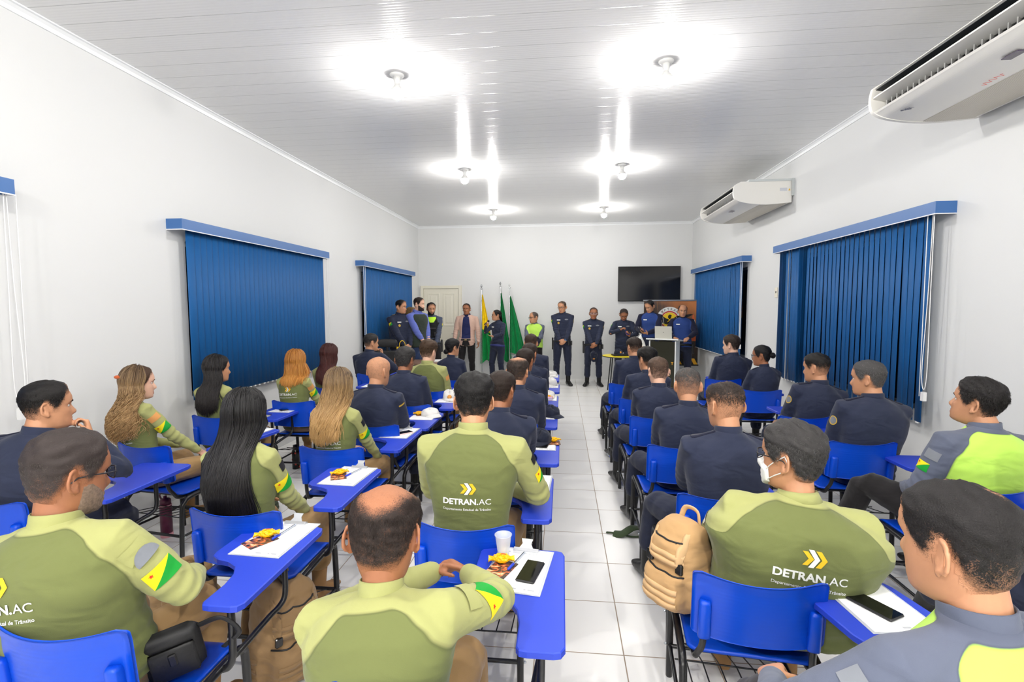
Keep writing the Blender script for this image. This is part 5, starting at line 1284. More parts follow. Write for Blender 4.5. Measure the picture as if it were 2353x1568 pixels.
seat('E2', 2.05, 3.56, 2.15, 1.37, 'heavy grey-haired officer by the right blind', 'heavy officer in navy with short grey hair, seated before the right blind', 0, 2, hy=40, skin='tan', girth=1.16, sh=1.06,
     hair=H('buzz', (66, 64, 64), top=.012, side=.006, fade=(.75, 1.2), strands=5000, slen=.009, mess=.7, hi=(150, 148, 146)), prints=[EP, ('patch', -1, .34, .35, .06, .07, 'grey', 'badge')], **MID)
seat('E3', 2.05, 4.35, 2.23, 1.34, 'officer with black faded hair before the dark gaps', 'officer in navy with black faded hair, before the dark gaps of the blind', 0, 2, hy=34, skin='tan',
     hair=H('buzz', (24, 21, 20), **dict(FADE, top=.014)), prints=[EP, ('patch', -1, .34, .35, .06, .07, 'grey', 'badge')], **MID)
seat('E4', 2.20, 5.69, 2.27, 1.31, 'woman in navy with high bun and glasses', 'woman in navy with a black bun and glasses on the right side', 0, 6, hy=46, sex='f', skin='brown', girth=1.08,
     hair=H('bun', (16, 14, 15), top=.008, side=.007, hi=(30, 27, 27), bun=(0, -.118, .0), bunr=.034), prints=[('glasses',), EP], **MID)
seat('E5', 2.05, 6.5, 2.19, 1.37, 'front-row man in navy by the right blind', 'man in navy with short brown hair, front row on the right', 0, 4, hy=42, skin='pale', girth=1.05,
     hair=H('short', (44, 34, 28), top=.016, side=.008, fade=(.8, 1.2), strands=2000, slen=.012), prints=[EP], **MID)
seat('F1', 2.03, 1.86, 2.10, 1.36, 'person in navy cut off at the right edge', 'person in navy, only an arm and leg showing at the right edge', 0, 6, skin='tan', hair=H('short', BLACK), legs={-1: dict(knee=(-.14, .36, .54), ankle=(-.12, .62, .10))}, **MID)

SEATS['D1'][0].scale = (1, 1, .965)
# -- standing at the front
ST = dict(pose='stand', group='people standing at the front', vox=.0076, cvox=.0105)
CL = dict(RH=(.035, .27, .93), LH=(-.045, .25, .91), Rpole=(.8, -.4, -.2), Lpole=(-.8, -.4, -.2), Rhand=dict(dir=(-.8, .2, -.5), n=(-.3, -.9, -.1), curl=.7), Lhand=dict(dir=(.75, .3, -.55), n=(.2, -.9, -.1), curl=.5))
CHEST = [('chest',), ('flag', 1, .34, -.35, .07, .055), ('patch', -1, .36, -.3, .055, .065, 'grey', 'badge'), ('epaulettes', True)]
def stand(key, x, y, rz, ztop, desc, hy=0, hp=4, **k): return person(key, desc, x, y, rz*D2R, ztop, hyaw=hy*D2R, hpitch=hp*D2R, **dict(ST, **k))
stand('S1', -3.06, 9.15, -128, 1.87, 'officer in navy standing in profile before the left rear blind', hy=26, girth=1.12, skin='tan', hair=H('short', BLACK, **dict(FADE, top=.016)), prints=CHEST + [('belt',)], **CL)
stand('S2', -3.02, 9.65, -125, 1.73, 'blonde woman with glasses half hidden behind the standing officer', hy=20, sex='f', skin='pale', shirt='cream', hair=H('long', (120, 92, 54), hi=(188, 158, 104), n=150, zend=1.42, spread=.10, azmax=115, lrad=.006, side=.012, top=.016), prints=[('glasses', mat('pale_frame', (190, 190, 205), .3))], LH=(-.05, .25, .9), RH=(.05, .25, .9))
stand('S3', -2.78, 9.4, -118, 1.92, 'man in blue shirt and dark green vest, hands clasped', hy=22, girth=1.1, skin='pale', shirt='blue', pants='jeans', boots='shoe', collar='fold', hair=H('short', DBROWN, top=.016, side=.006, fade=(.6, 1.2), strands=1500, slen=.01), prints=[('beard', (40, 30, 26)), ('vest', (44, 54, 46), -.1, .95, 'green_vest', False), ('watch', -1, (190, 190, 180))], **CL)
stand('S4', -2.76, 10.25, -158, 1.83, 'bearded agent in black tactical vest by the cream door', hy=4, hp=10, girth=1.05, skin='tan', shirt='greyvest', pants='black', hair=H('short', BLACK, top=.016, side=.008, fade=(.8, 1.2), strands=1500, slen=.01), prints=[('beard', (20, 17, 16)), ('lime',), ('vest',), ('flag', -1, .45, -.2, .07, .055), ('belt', None, -1)], **CL)
stand('S5', -2.18, 11.2, 180, 1.82, 'man in beige blazer and navy shirt standing by the door', skin='brown', shirt='blazer', pants='black', boots='shoe', collar='fold', sh=1.05, hair=H('buzz', (26, 20, 18), top=.006, side=.003, fade=(.5, 1.1), strands=1500, slen=.006), RH=(.30, .06, .86), LH=(-.30, .10, .84), Rhand=dict(curl=.5, dir=(0, .15, -1), n=(-1, 0, 0)), Lhand=dict(curl=.5, dir=(0, .25, -1), n=(1, 0, 0)), prints=[('blazer',), ('front_belt',)])
s6 = stand('S6', -1.43, 10.9, 156, 1.67, 'woman in navy speaking into a black microphone', hy=-50, hp=-4, sex='f', skin='tan', girth=1.06, hair=H('ponytail', (16, 14, 15), top=.010, side=.008, hi=(28, 26, 27), gather=(0, -.105, .055), n=150, zend=1.28, spread=.035, azmax=120, lrad=.006, yend=-.17), RH=(.13, .26, 1.33), Rpole=(.6, .1, -1), Rhand=dict(dir=(-.35, .35, .75), n=(-.7, -.1, .2), curl=1.2), LH=(-.10, .34, 1.10), Lpole=(-.7, -.5, -.5), Lhand=dict(dir=(.7, .6, .15), n=(.1, .1, 1), curl=.25), prints=[('glasses',), ('belt', mat('navy_belt', (40, 48, 110), .6)), ('chest', True, False)])
stand('S7', -.62, 11.2, 172, 1.62, 'older man in lime and grey shirt looking aside, left of the tall officer', hy=-50, skin='tan', shirt='lime', pants='black', girth=1.16, belly=.02, grey=True, hair=H('buzz', (70, 64, 60), top=.006, side=.004, fade=(.6, .9), strands=1200, slen=.005, recede=.02), prints=[('patch', 1, .3, -.2, .05, .07, 'grey'), ('patch', -1, .3, -.2, .05, .07, 'grey'), ('chest', False, False), ('glasses',)], **CL)
stand('S8', .01, 10.9, 180, 1.86, 'tall officer with dark-rimmed glasses and wrists crossed', hy=-26, hp=10, skin='tan', grey=True, hair=H('buzz', (60, 50, 42), top=.007, side=.004, fade=(.5, .95), strands=1200, slen=.006), prints=CHEST + [('glasses',), ('belt', None, 1), ('watch', -1)], **CL)
stand('S9', .68, 10.85, 178, 1.72, 'shorter officer with thin glasses holding a cap, hands folded', skin='brown', girth=1.08, hair=H('buzz', (40, 30, 26), top=.006, side=.003, fade=(.4, 1.0), strands=1200, slen=.006), prints=CHEST + [('glasses', mat('pale_frame', (140, 140, 152), .3)), ('belt', None, 1)], **CL)
s10 = stand('S10', 1.33, 10.9, 178, 1.70, 'officer looking down at a blue phone', hp=34, skin='brown', girth=1.05, hair=H('buzz', (36, 28, 25), top=.008, side=.003, fade=(.4, 1.1), strands=1200, slen=.007), prints=CHEST, RH=(.09, .28, 1.24), LH=(-.10, .30, 1.12), Rpole=(.9, -.2, -.6), Lpole=(-.9, -.2, -.6), Rhand=dict(dir=(-.6, .4, .45), n=(-.3, -.2, -.8), curl=.9), Lhand=dict(dir=(.45, .6, .4), n=(.2, -.6, .7), curl=.55))
s11 = stand('S11', 1.86, 10.75, 160, 1.87, 'tall officer in two-tone blue shirt checking a black phone', hy=-24, hp=24, skin='tan', shirt='twotone', hair=H('short', (26, 23, 23), top=.014, side=.004, fade=(.4, 1.2), strands=1500, slen=.01), prints=[('chest', True, False), ('patch', -1, .4, -.2, .055, .065, 'grey', 'badge')], RH=(.10, .36, 1.22), LH=(-.02, .33, 1.18), Rpole=(.8, -.3, -.6), Lpole=(-.8, -.3, -.6), Rhand=dict(dir=(-.15, .9, .1), n=(-.6, 0, .7), curl=.6), Lhand=dict(dir=(.75, .6, .1), n=(.3, -.3, .8), curl=.7))
stand('S12', 2.50, 10.62, 168, 1.77, 'balding officer in two-tone blue shirt behind the lectern', hy=6, skin='tan', shirt='twotone', girth=1.1, hair=H('short', (34, 26, 24), top=.008, side=.006, fade=(.8, 1.1), strands=1000, slen=.008, recede=.035, bald=[((0, .045, .11), (.045, .055, .05), .5)]), prints=[('chest', True, False), ('patch', -1, .4, -.2, .055, .065, 'grey', 'badge'), ('belt', None, -1)], RH=(.16, .30, 1.10), LH=(-.12, .32, 1.10), Rpole=(.9, -.3, -.4), Lpole=(-.9, -.3, -.4))
# ------------------------------------------------------------------ things on the tablets
M_PAPER = mat('white_paper', (242, 242, 244), .7); M_ACRYL = mat('clear_board', (232, 236, 240), .15, alpha=.55); M_CLIP = mat('silver_clip', (206, 208, 212), .3, .7)
M_GREYINK = mat('grey_print', (170, 172, 178), .7); M_PHONE = mat('black_phone', (16, 16, 18), .35); M_PSCR = mat('phone_glass', (12, 12, 14), .06); M_PINKC = mat('pale_pink_case', (226, 196, 192), .5)
M_CANDY = mat('yellow_wrapper', (246, 190, 10), .3, bump=.4, bscale=120, bdist=.002); M_ORANGE = mat('orange_print', (226, 90, 20), .4)
M_PENB = mat('blue_pen_plastic', (24, 60, 200), .35); M_PENC = mat('clear_pen_barrel', (210, 220, 236), .15, alpha=.6); M_PENK = mat('dark_pen', (44, 46, 58), .35)
M_CAPW = cloth('white_cap_cloth', (224, 222, 218), folds=.25); M_CAPN = cloth('navy_cap_cloth', (30, 35, 52), folds=.25)
def leaflet_mat():
    m = mat('printed_leaflet', (60, 50, 44), .35); nt = m.node_tree; p = nt.nodes['Principled BSDF']; L = nt.links.new
    tc = nt.nodes.new('ShaderNodeTexCoord'); n = nt.nodes.new('ShaderNodeTexNoise'); n.inputs['Scale'].default_value = 26; n.inputs['Detail'].default_value = 3; n.inputs['Distortion'].default_value = 1.5; L(tc.outputs['Object'], n.inputs['Vector'])
    r = nt.nodes.new('ShaderNodeValToRGB'); L(n.outputs['Fac'], r.inputs[0]); e = r.color_ramp.elements
    e[0].position = .34; e[0].color = rgb(40, 36, 36); e[1].position = .70; e[1].color = rgb(240, 232, 220)
    for pos, c in ((.46, (84, 70, 60)), (.53, (206, 92, 44)), (.60, (226, 186, 130))): q = e.new(pos); q.color = rgb(*c)
    L(r.outputs[0], p.inputs['Base Color']); return m
M_LEAF = leaflet_mat()
def tab_pt(key, lx, ly, dz=0.0):
    ch = SEATS[key][0]; M = Matrix.Translation(ch.location) @ Matrix.Rotation(ch.rotation_euler[2], 4, 'Z'); return M @ Vector((lx, ly, TAB_Z+dz)), ch.rotation_euler[2]
def proto(build):
    cache = []
    def make(label, loc, rz, cat, grp, nm):
        if not cache: t = build(); cache.append(t)
        else: t = copy_tree(cache[0])
        t.location = loc; t.rotation_euler = (0, 0, rz); t['label'] = label; t['category'] = cat
        if grp: t['group'] = grp
        return t
    return make
def b_clipboard():
    t = thing('clipboard', 'x', 'clipboard')
    put('board', MB().add(rbox(-.116, .116, -.162, .162, .0005, .0035, .002)).mesh('board', [M_ACRYL]), t)
    put('paper', MB().add(box(-.107, .107, -.157, .148, .0036, .0052)).mesh('paper', [M_PAPER]), t)
    mb = MB(); mb.add(rings_mesh([[(x, .132, .0055), (x, .158, .0055), (x, .158, .010), (x, .144, .017), (x, .132, .010)] for x in (-.052, .052)]))
    mb.add(rings_mesh([[(-.03, .142, .014), (.03, .142, .014), (.03, .148, .014), (-.03, .148, .014)], [(-.018, .158, .028), (.018, .158, .028), (.018, .163, .028), (-.018, .163, .028)], [(-.024, .170, .043), (.024, .170, .043), (.024, .174, .043), (-.024, .174, .043)]]))
    put('clip', mb.mesh('clip', [M_CLIP]), t)
    mb = MB()
    for x0, x1, y in ((-.085, -.062, .118), (-.05, .06, .122), (-.05, .06, .115), (-.005, .022, -.142), (.05, .058, -.142), (.065, .09, -.142)): mb.add(box(x0, x1, y, y+(.003 if x1-x0 > .03 else .008), .0053, .0055))
    put('letterhead', mb.mesh('lh', [M_GREYINK]), t); return t
clipboard = proto(b_clipboard)
def b_pen():
    t = thing('pen', 'x', 'pen'); put('barrel', mesh_np('b', *tube([(0, -.05, .005), (0, .075, .005)], .0042, 8), True, [M_PENC]), t); put('pen_cap', mesh_np('c', *tube([(0, -.072, .006), (0, -.03, .006)], .0055, 8), True, [M_PENB]), t); put('refill', mesh_np('r', *tube([(0, -.05, .0075), (0, .07, .0075)], .0022, 6), True, [M_PENK]), t); return t
pen = proto(b_pen)
def b_leaf():
    t = thing('leaflet', 'x', 'leaflet', data=MB().add(box(-.045, .045, -.062, .062, .0003, .0018)).mesh('leaf', [M_LEAF])); return t
leaflet = proto(b_leaf)
def b_candy():
    rs = np.random.RandomState(4); V, F = ellipsoid((0, 0, .017), (.034, .024, .016), 22, 14); V = np.array(V); V += rs.normal(size=V.shape)*.0022; V[:, 2] = np.maximum(V[:, 2], .001)
    t = thing('sweet_packet', 'x', 'sweet', data=mesh_np('pk', V, F, False, [M_CANDY]))
    for s in (-1, 1):
        a = []; n = 9
        for k, x in enumerate((.030, .040, .052)): a.append([(s*x, (-.5+i/(n-1))*(.022+.018*k), .016 + .006*math.sin(i*2.1+k)) for i in range(n)])
        put('twist_end', mesh_np('tw', *rings_mesh(a, closed=False, cap=False), False, [M_CANDY]), t)
    put('wrapper_print', MB().add(ellipsoid((.004, .002, .0295), (.016, .008, .006), 12, 6)).mesh('wp', [M_ORANGE], True), t); return t
candy = proto(b_candy)
def b_phone(m):
    def f():
        t = thing('mobile_phone', 'x', 'phone'); put('phone_case', MB().add(rbox(-.037, .037, -.077, .077, 0, .009, .006)).mesh('case', [m]), t); put('screen', MB().add(rbox(-.034, .034, -.074, .074, .0088, .0096, .003)).mesh('scr', [M_PSCR]), t); return t
    return f
phone_b = proto(b_phone(M_PHONE)); phone_p = proto(b_phone(M_PINKC))
def b_cap(m, squash, badge):
    def f():
        t = thing('cap', 'x', 'cap'); rs = np.random.RandomState(int(squash*100)); n = 28; rings = []
        for z, r in ((0, 1), (.03, 1.01), (.06, .96), (.085, .82), (.102, .56), (.110, .25), (.112, .03)):
            ph = z*40; rings.append([(.076*r*math.cos(a)*(1+.08*math.sin(3*a+ph)+.04*math.sin(7*a)), .088*r*math.sin(a)*(1+.07*math.cos(2*a+ph)+.04*math.cos(6*a+ph)), z*squash*(1+.16*math.sin(2*a+1+ph*.3)+.10*math.sin(5*a+squash*9+z*60))) for a in [2*math.pi*i/n for i in range(n)]])
        put('crown', mesh_np('crown', *rings_mesh(rings), True, [m]), t)
        rows = []
        for d, lift in ((0, .012), (.02, .010), (.045, .004), (.066, -.004), (.070, -.006)):
            rows.append([(x*(1 - d*3.2), -.080*math.sqrt(max(0, 1-(x/.082)**2)) - d*(1-.3*(x/.08)**2), .014 + lift - 2.6*x*x) for x in np.linspace(-.078, .078, 13)])
        top = rows; bot = [[(x, y, z-.003) for x, y, z in r] for r in rows]
        put('peak', MB().add(rings_mesh(top, closed=False, cap=False)).add(rings_mesh(bot, closed=False, cap=False)).mesh('peak', [m], True), t)
        put('button', mesh_np('bt', *ellipsoid((0, 0, .112*squash), (.007, .007, .004), 8, 5), True, [m]), t)
        if badge: put('badge', mesh_np('bd', *xf(lathe([(.0, 0), (.022, 0), (.024, .002), (.012, .003), (.0, .004)], 16), Matrix.Translation((0, -.0885, .048*squash)) @ Matrix.Rotation(math.pi/2 - .25, 4, 'X')), True, [mat('orange_badge', (222, 150, 60), .5)]), t)
        return t
    return f
cap_w = proto(b_cap(M_CAPW, .80, True)); cap_wf = proto(b_cap(M_CAPW, .55, False)); cap_n = proto(b_cap(M_CAPN, .82, True)); cap_nb = proto(b_cap(M_CAPN, .80, False))
G_ = {'clip': 'clipboards on the writing tablets', 'pen': 'pens on clipboards', 'leaf': 'printed leaflets on clipboards', 'candy': 'yellow sweet packets', 'phone': 'phones on the tablets', 'cap': 'caps on the tablets'}
def clip(key, lx=.20, ly=.47, rz=0.0, items=(), lean=0):
    p, r = tab_pt(key, lx, ly); ref = SEATS[key][1]; r += rz
    clipboard('white-papered clipboard on the tablet of the %s' % ref, p, r, 'clipboard', G_['clip'], 'clipboard')
    for it in items:
        k, x, y, a = it[:4]; q = p + Matrix.Rotation(r, 3, 'Z') @ Vector((x, y, 0)); dz = .0056 + (it[4] if len(it) > 4 else 0); q = q + Vector((0, 0, dz))
        mk, w, g, cat = {'pen': (pen, 'blue-capped pen', 'pen', 'pen'), 'leaf': (leaflet, 'dark and orange leaflet', 'leaf', 'leaflet'), 'candy': (candy, 'yellow sweet packet', 'candy', 'sweet'), 'phone': (phone_b, 'black phone', 'phone', 'phone'), 'phonep': (phone_p, 'pink-cased phone', 'phone', 'phone'),
                         'capw': (cap_w, 'white peaked cap', 'cap', 'cap'), 'capwf': (cap_wf, 'crumpled white cap', 'cap', 'cap'), 'capn': (cap_n, 'navy peaked cap', 'cap', 'cap'), 'capnb': (cap_nb, 'plain navy cap', 'cap', 'cap')}[k]
        mk('%s on clipboard of the %s' % (w, ref), q, r + a, cat, G_[g], k)
clip('B1', .215, .49, -.05, [('leaf', -.05, -.045, -.5), ('candy', -.045, -.005, .5, .002), ('pen', .005, .045, -.1)])
clip('B2', .215, .47, -.06, [('leaf', -.05, -.03, .5), ('candy', -.06, -.0, .7, .002), ('pen', .012, .04, -.2)])
clip('B3', .225, .47, -.05, [('phonep', .035, -.03, -.7), ('pen', -.01, .06, -.25)])
clip('A3', .225, .46, -.05, [('phone', .03, -.045, -.7), ('pen', -.01, .06, -.8)])
clip('A2', .20, .46)
clip('B4', .22, .46, 0, [('capwf', .05, .02, .9), ('leaf', -.05, .05, .4), ('candy', -.06, .03, .2, .002)])
clip('B5', .22, .46, 0, [('capw', .01, .03, .2), ('leaf', .06, -.05, .3)])
clip('B6', .22, .46, 0, [('candy', -.02, .03, .3)])
clip('B7', .22, .46, 0, [('pen', -.01, .05, -.4)])
clip('A6', .22, .46, 0, [('capw', .0, .02, .4)])
clip('A5', .22, .46, 0)
clip('C1', .195, .455, -.14, [('leaf', -.065, -.02, -.25), ('candy', -.075, .025, .25, .002), ('pen', -.018, .045, -.22), ('phone', .052, -.02, -.10)])
clip('C2', .245, .47, -.05)
clip('C3', .235, .46, .0, [('capnb', .0, .035, -.1), ('leaf', .10, .03, .1), ('candy', .095, .055, .4, .002), ('phone', -.02, -.075, 1.4)])
clip('C4', .235, .46, .0, [('capn', -.03, .02, .15)])
clip('C5', .245, .46, .0, [('capwf', .01, .07, .3), ('candy', .02, -.03, .0)])
clip('C6', .245, .46, .0, [('capw', .02, .02, -.5)])
clip('C7', .245, .46, .0, [('capwf', .02, .02, .2)])
clip('E0', .22, .50, -.1, [('phone', -.02, -.03, .4)])
# a second navy cap under the first, a book and a plastic badge sheet
p, r = tab_pt('C4', .31, .42, .006); cap_nb('plain navy cap beside the badged cap on the tablet of the thinning officer', p, r + .9, 'cap', G_['cap'], 'cap')
p, r = tab_pt('C5', .24, .40, .006); bk = thing('book', 'pink and white book on the tablet of the dark-haired officer', 'book', p, r); put('cover', MB().add(rbox(-.07, .07, -.10, .10, 0, .003, .001)).add(rbox(-.07, .07, -.10, .10, .019, .022, .001)).mesh('cover', [mat('pink_cover', (206, 160, 190), .4)]), bk); put('pages', MB().add(box(-.067, .067, -.098, .098, .003, .019)).mesh('pages', [M_PAPER]), bk)
p, r = tab_pt('C2', .235, .52, .007); bd = thing('badge_packet', 'round yellow badge in clear plastic on the tablet beside the broad man in olive', 'badge', p, r); put('badge_disc', mesh_np('disc', *lathe([(.0, 0), (.047, 0), (.047, .002), (.0, .0022)], 32), False, [mat('yellow_badge', (240, 186, 30), .4)]), bd); put('badge_ring', mesh_np('ring', *tube([(.036*math.cos(a), .036*math.sin(a), .0025) for a in np.linspace(0, 6.28, 30)], .0012, 5), True, [M_ORANGE]), bd); put('plastic_sleeve', MB().add(box(-.058, .058, -.07, .07, .003, .0036)).mesh('sl', [mat('clear_film', (250, 250, 250), .08, alpha=.12)]), bd)
p, r = tab_pt('C1', .125, .545, .006)
cup = thing('plastic_cup', 'translucent white plastic cup on the front centre clipboard', 'cup', p, 0, None, mesh_np('cup', *lathe([(.0, .002), (.023, .002), (.026, .03), (.0335, .085), (.0355, .088), (.0355, .091), (.0325, .089), (.0245, .03), (.0215, .004), (.0, .004)], 32), True, [mat('translucent_cup', (236, 240, 244), .25, alpha=.42)]))

# ------------------------------------------------------------------ bags and bottles on the floor
M_KH = cloth('khaki_bag_cloth', (142, 114, 80), folds=.8); M_TAN = cloth('tan_bag_cloth', (188, 150, 104), folds=.7); M_CAMO = cloth('camouflage_cloth', (52, 66, 42), folds=.4); M_PINKB = mat('pink_base', (226, 160, 170), .5); M_MAR = mat('maroon_bottle', (92, 22, 58), .35); M_STRAP = mat('tan_webbing', (210, 172, 126), .8)
def bag_mesh(w, d, h, seed, v=.009):
    rs = np.random.RandomState(seed)
    P = [loft([((0, (.0 if z < h*.6 else -d*.05), z), (w*a, 0, 0), (0, d*b, 0), 3.4) for z, a, b in ((.0, .42, .40), (.03, .5, .48), (h*.35, .51, .50), (h*.7, .49, .46), (h*.9, .42, .36), (h, .27, .2))], 30),
         loft([((0, d*.40, z), (w*a, 0, 0), (0, d*b, 0), 3.2) for z, a, b in ((h*.04, .34, .20), (h*.08, .42, .30), (h*.36, .43, .30), (h*.46, .40, .22), (h*.48, .30, .10))], 26),
         loft([((0, d*.34, z), (w*a, 0, 0), (0, d*b, 0), 3.2) for z, a, b in ((h*.53, .30, .14), (h*.56, .37, .22), (h*.78, .36, .20), (h*.84, .26, .10))], 26)]
    for s_ in (-1, 1): P.append(loft([((s_*w*.5, 0, z), (w*.10*a, 0, 0), (0, d*.30*a, 0), 3) for z, a in ((h*.05, .7), (h*.10, 1), (h*.42, 1), (h*.48, .7))], 18))
    V, Q = remesh(P, v, 2); N = normals(V, Q); F = sum(np.sin(V@(rs.normal(size=3)*45) + rs.rand()*6) for _ in range(6))/6 + .5*np.sin(V[:, 2]*75 + 4*np.sin(V[:, 0]*22)); V = V + N*(F*.0042)[:, None]; V[:, 2] = np.maximum(V[:, 2], 0); return V, Q
def ribbon(bv, pts, dr, hw, off=.004):
    """flat webbing laid on a surface along pts, cast along dr; hw half-width vector"""
    rows = []
    for p in pts:
        r = []
        for k in (-1, 0, 1):
            o = arr(p) + arr(hw)*k - arr(dr)*.4; hit = bv.ray_cast(Vector(o), Vector(dr), .8); q = arr(hit[0]) if hit[0] is not None else None
            r.append(q)
        if any(q is None for q in r): continue
        rows.append([tuple(r[0]), tuple(r[0]-arr(dr)*off), tuple(r[1]-arr(dr)*off*1.3), tuple(r[2]-arr(dr)*off), tuple(r[2])])
    return rings_mesh(rows, closed=False, cap=False) if len(rows) > 1 else ([], [])
def backpack(label, loc, rz, w, d, h, seed, m, sm, tilt=0.0):
    t = thing('backpack', label, 'backpack', loc, rz); t.rotation_euler = (tilt, 0, rz); V, Q = bag_mesh(w, d, h, seed); pk = put('pack', mesh_np('bag', V, Q, True, [m]), t); bv = bvh_of(V, Q)
    for s in (-1, 1): put('shoulder_strap', MB().add(tube(bez([(s*w*.22, -d*.40, h*.90), (s*w*.30, -d*.72, h*.7), (s*w*.34, -d*.75, h*.35), (s*w*.36, -d*.42, h*.10)], 6), (.024, .006), 8, up=(1, 0, 0))).mesh('strap', [sm], True), t)
    put('grab_handle', MB().add(tube(bez([(-.05, -d*.3, h*.93), (-.03, -d*.34, h+.03), (.03, -d*.34, h+.03), (.05, -d*.3, h*.93)], 5), (.012, .005), 8)).mesh('handle', [sm], True), t)
    mb = MB()
    for f in (.14, .22, .30, .60, .68): mb.add(ribbon(bv, [(x, 0, h*f) for x in np.linspace(-w*.38, w*.38, 15)], (0, -1, 0), (0, 0, .011)))
    for s in (-1, 1):
        for f in (.16, .26, .36): mb.add(ribbon(bv, [(0, y, h*f) for y in np.linspace(-d*.26, d*.26, 9)], (-s, 0, 0), (0, 0, .010)))
        mb.add(ribbon(bv, [(s*w*.33, 0, z) for z in np.linspace(h*.50, h*.93, 14)], (0, -1, 0), (.011, 0, 0)))
    put('webbing', mb.mesh('webbing', [sm], True), pk)
    mb = MB()
    for z, hw in ((h*.47, .40), (h*.83, .30)):
        P3 = []
        for x in np.linspace(-w*hw, w*hw, 17):
            hit = bv.ray_cast(Vector((x, .6, z)), Vector((0, -1, 0)))
            if hit[0] is not None: P3.append(arr(hit[0]) + [0, .002, 0])
        if len(P3) > 3: mb.add(tube(P3, .0042, 6)); mb.add(tube([P3[2], arr(P3[2]) + [.004, .012, -.018], arr(P3[2]) + [.006, .012, -.04]], .003, 6))
    put('zip', mb.mesh('zip', [M_BLK], True), pk)
    mb = MB()
    for s in (-1, 1):
        hit = bv.ray_cast(Vector((s*w*.33, .6, h*.56)), Vector((0, -1, 0)))
        if hit[0] is not None: q = hit[0]; mb.add(rbox(q.x-.017, q.x+.017, q.y-.004, q.y+.012, q.z-.022, q.z+.022, .004))
    put('strap_buckles', mb.mesh('bk', [mat('glossy_black_buckle', (18, 18, 20), .2)]), pk); return t
backpack('khaki backpack on the floor right of the greying bearded man', (-1.33, 2.16, 0), -2.1, .30, .24, .45, 3, M_KH, M_KH, -.08)
bp = backpack('tan tactical backpack with black buckles left of the masked man', (.51, 2.12, .475), 2.2, .235, .20, .36, 9, M_TAN, M_STRAP, 0)
backpack('dark camouflage bag under the seat of the curly-haired woman', (-2.55, 3.75, 0), .3, .32, .26, .34, 5, M_CAMO, M_CAMO)
backpack('khaki bag on the floor between the second and aisle columns', (-.98, 4.6, 0), .4, .32, .26, .42, 7, M_KH, M_KH)
backpack('khaki bag beside the chair of the woman with straight black hair', (-2.02, 2.35, 0), .9, .32, .24, .40, 11, M_KH, M_KH)
backpack('dark bag on the floor in the far left corner of the photo', (-2.05, 1.28, 0), .9, .30, .22, .36, 12, M_CAMO, M_CAMO)
t = thing('bottle', 'maroon flask with pink base on the floor by the left wall', 'bottle', (-3.0, 3.38, 0)); put('flask', mesh_np('f', *lathe([(.0, .03), (.040, .03), (.040, .235), (.036, .245), (.0, .247)], 28), True, [M_MAR]), t); put('base', mesh_np('b', *lathe([(.0, 0), (.0405, 0), (.042, .005), (.0415, .032), (.0, .033)], 28), True, [M_PINKB]), t); put('lid', mesh_np('l', *lathe([(.0, .247), (.037, .247), (.037, .285), (.028, .295), (.012, .30), (.012, .315), (.0, .316)], 24), True, [M_MAR]), t); put('carry_loop', MB().add(tube(bez([(-.030, 0, .285), (-.045, 0, .32), (-.02, 0, .345), (.012, 0, .325)], 5), (.008, .004), 8)).mesh('loop', [M_MAR], True), t); put('pink_band', mesh_np('pb', *lathe([(.0402, .243), (.0410, .243), (.0410, .249), (.0402, .249)], 24), True, [M_PINKB]), t)
t = thing('bottle', 'black flask with red flowers under the copper-haired woman', 'bottle', (-2.86, 4.98, 0)); M_FL = mat('red_flower_print', (176, 60, 54), .4); put('flask', mesh_np('f', *lathe([(.0, 0), (.038, 0), (.039, .19), (.030, .215), (.026, .22), (.026, .26), (.0, .262)], 26), True, [mat('glossy_black', (20, 18, 20), .25)]), t)
rs = np.random.RandomState(8); mb = MB()
for k in range(16): a = rs.rand()*6.28; z = .02 + rs.rand()*.16; mb.add(xf(ellipsoid((0, 0, 0), (.010, .002, .011), 8, 5), Matrix.Translation((.039*math.sin(a), -.039*math.cos(a), z)) @ Matrix.Rotation(a, 4, 'Z')))
put('flower_print', mb.mesh('fl', [M_FL], True), t)
t = thing('bottle', 'clear water bottle with blue cap lying on the aisle floor', 'bottle', (.60, 5.62, .034), -.5); t.rotation_euler = (math.pi/2, 0, .5); put('bottle_body', mesh_np('wb', *lathe([(.0, -.11), (.028, -.11), (.033, -.10), (.033, .03), (.030, .06), (.014, .088), (.013, .098), (.0, .099)], 24), True, [mat('clear_plastic', (226, 234, 244), .08, alpha=.4)]), t); put('bottle_cap', mesh_np('wc', *lathe([(.0, .096), (.0155, .096), (.0155, .113), (.0, .114)], 16), True, [M_PENB]), t); put('bottle_label', mesh_np('wl', *lathe([(.0335, -.05), (.0337, -.05), (.0337, .0), (.0335, .0)], 24), True, [mat('bottle_label', (90, 110, 210), .5)]), t)
t = thing('strap', 'dark camouflage strap lying on the aisle floor', 'strap', (.56, 3.74, .004), .1); put('webbing', MB().add(tube(bez([(-.16, .0, .005), (-.10, -.03, .02), (-.02, .0, .05), (.05, .03, .035), (.14, .01, .01)], 6), (.035, .006), 8, up=(0, 1, 0.3))).add(tube(bez([(-.21, .03, .004), (-.14, .0, .01), (-.04, -.05, .008), (.10, -.04, .006)], 5), (.014, .003), 8, up=(0, 1, 0))).mesh('web', [M_CAMO], True), t)
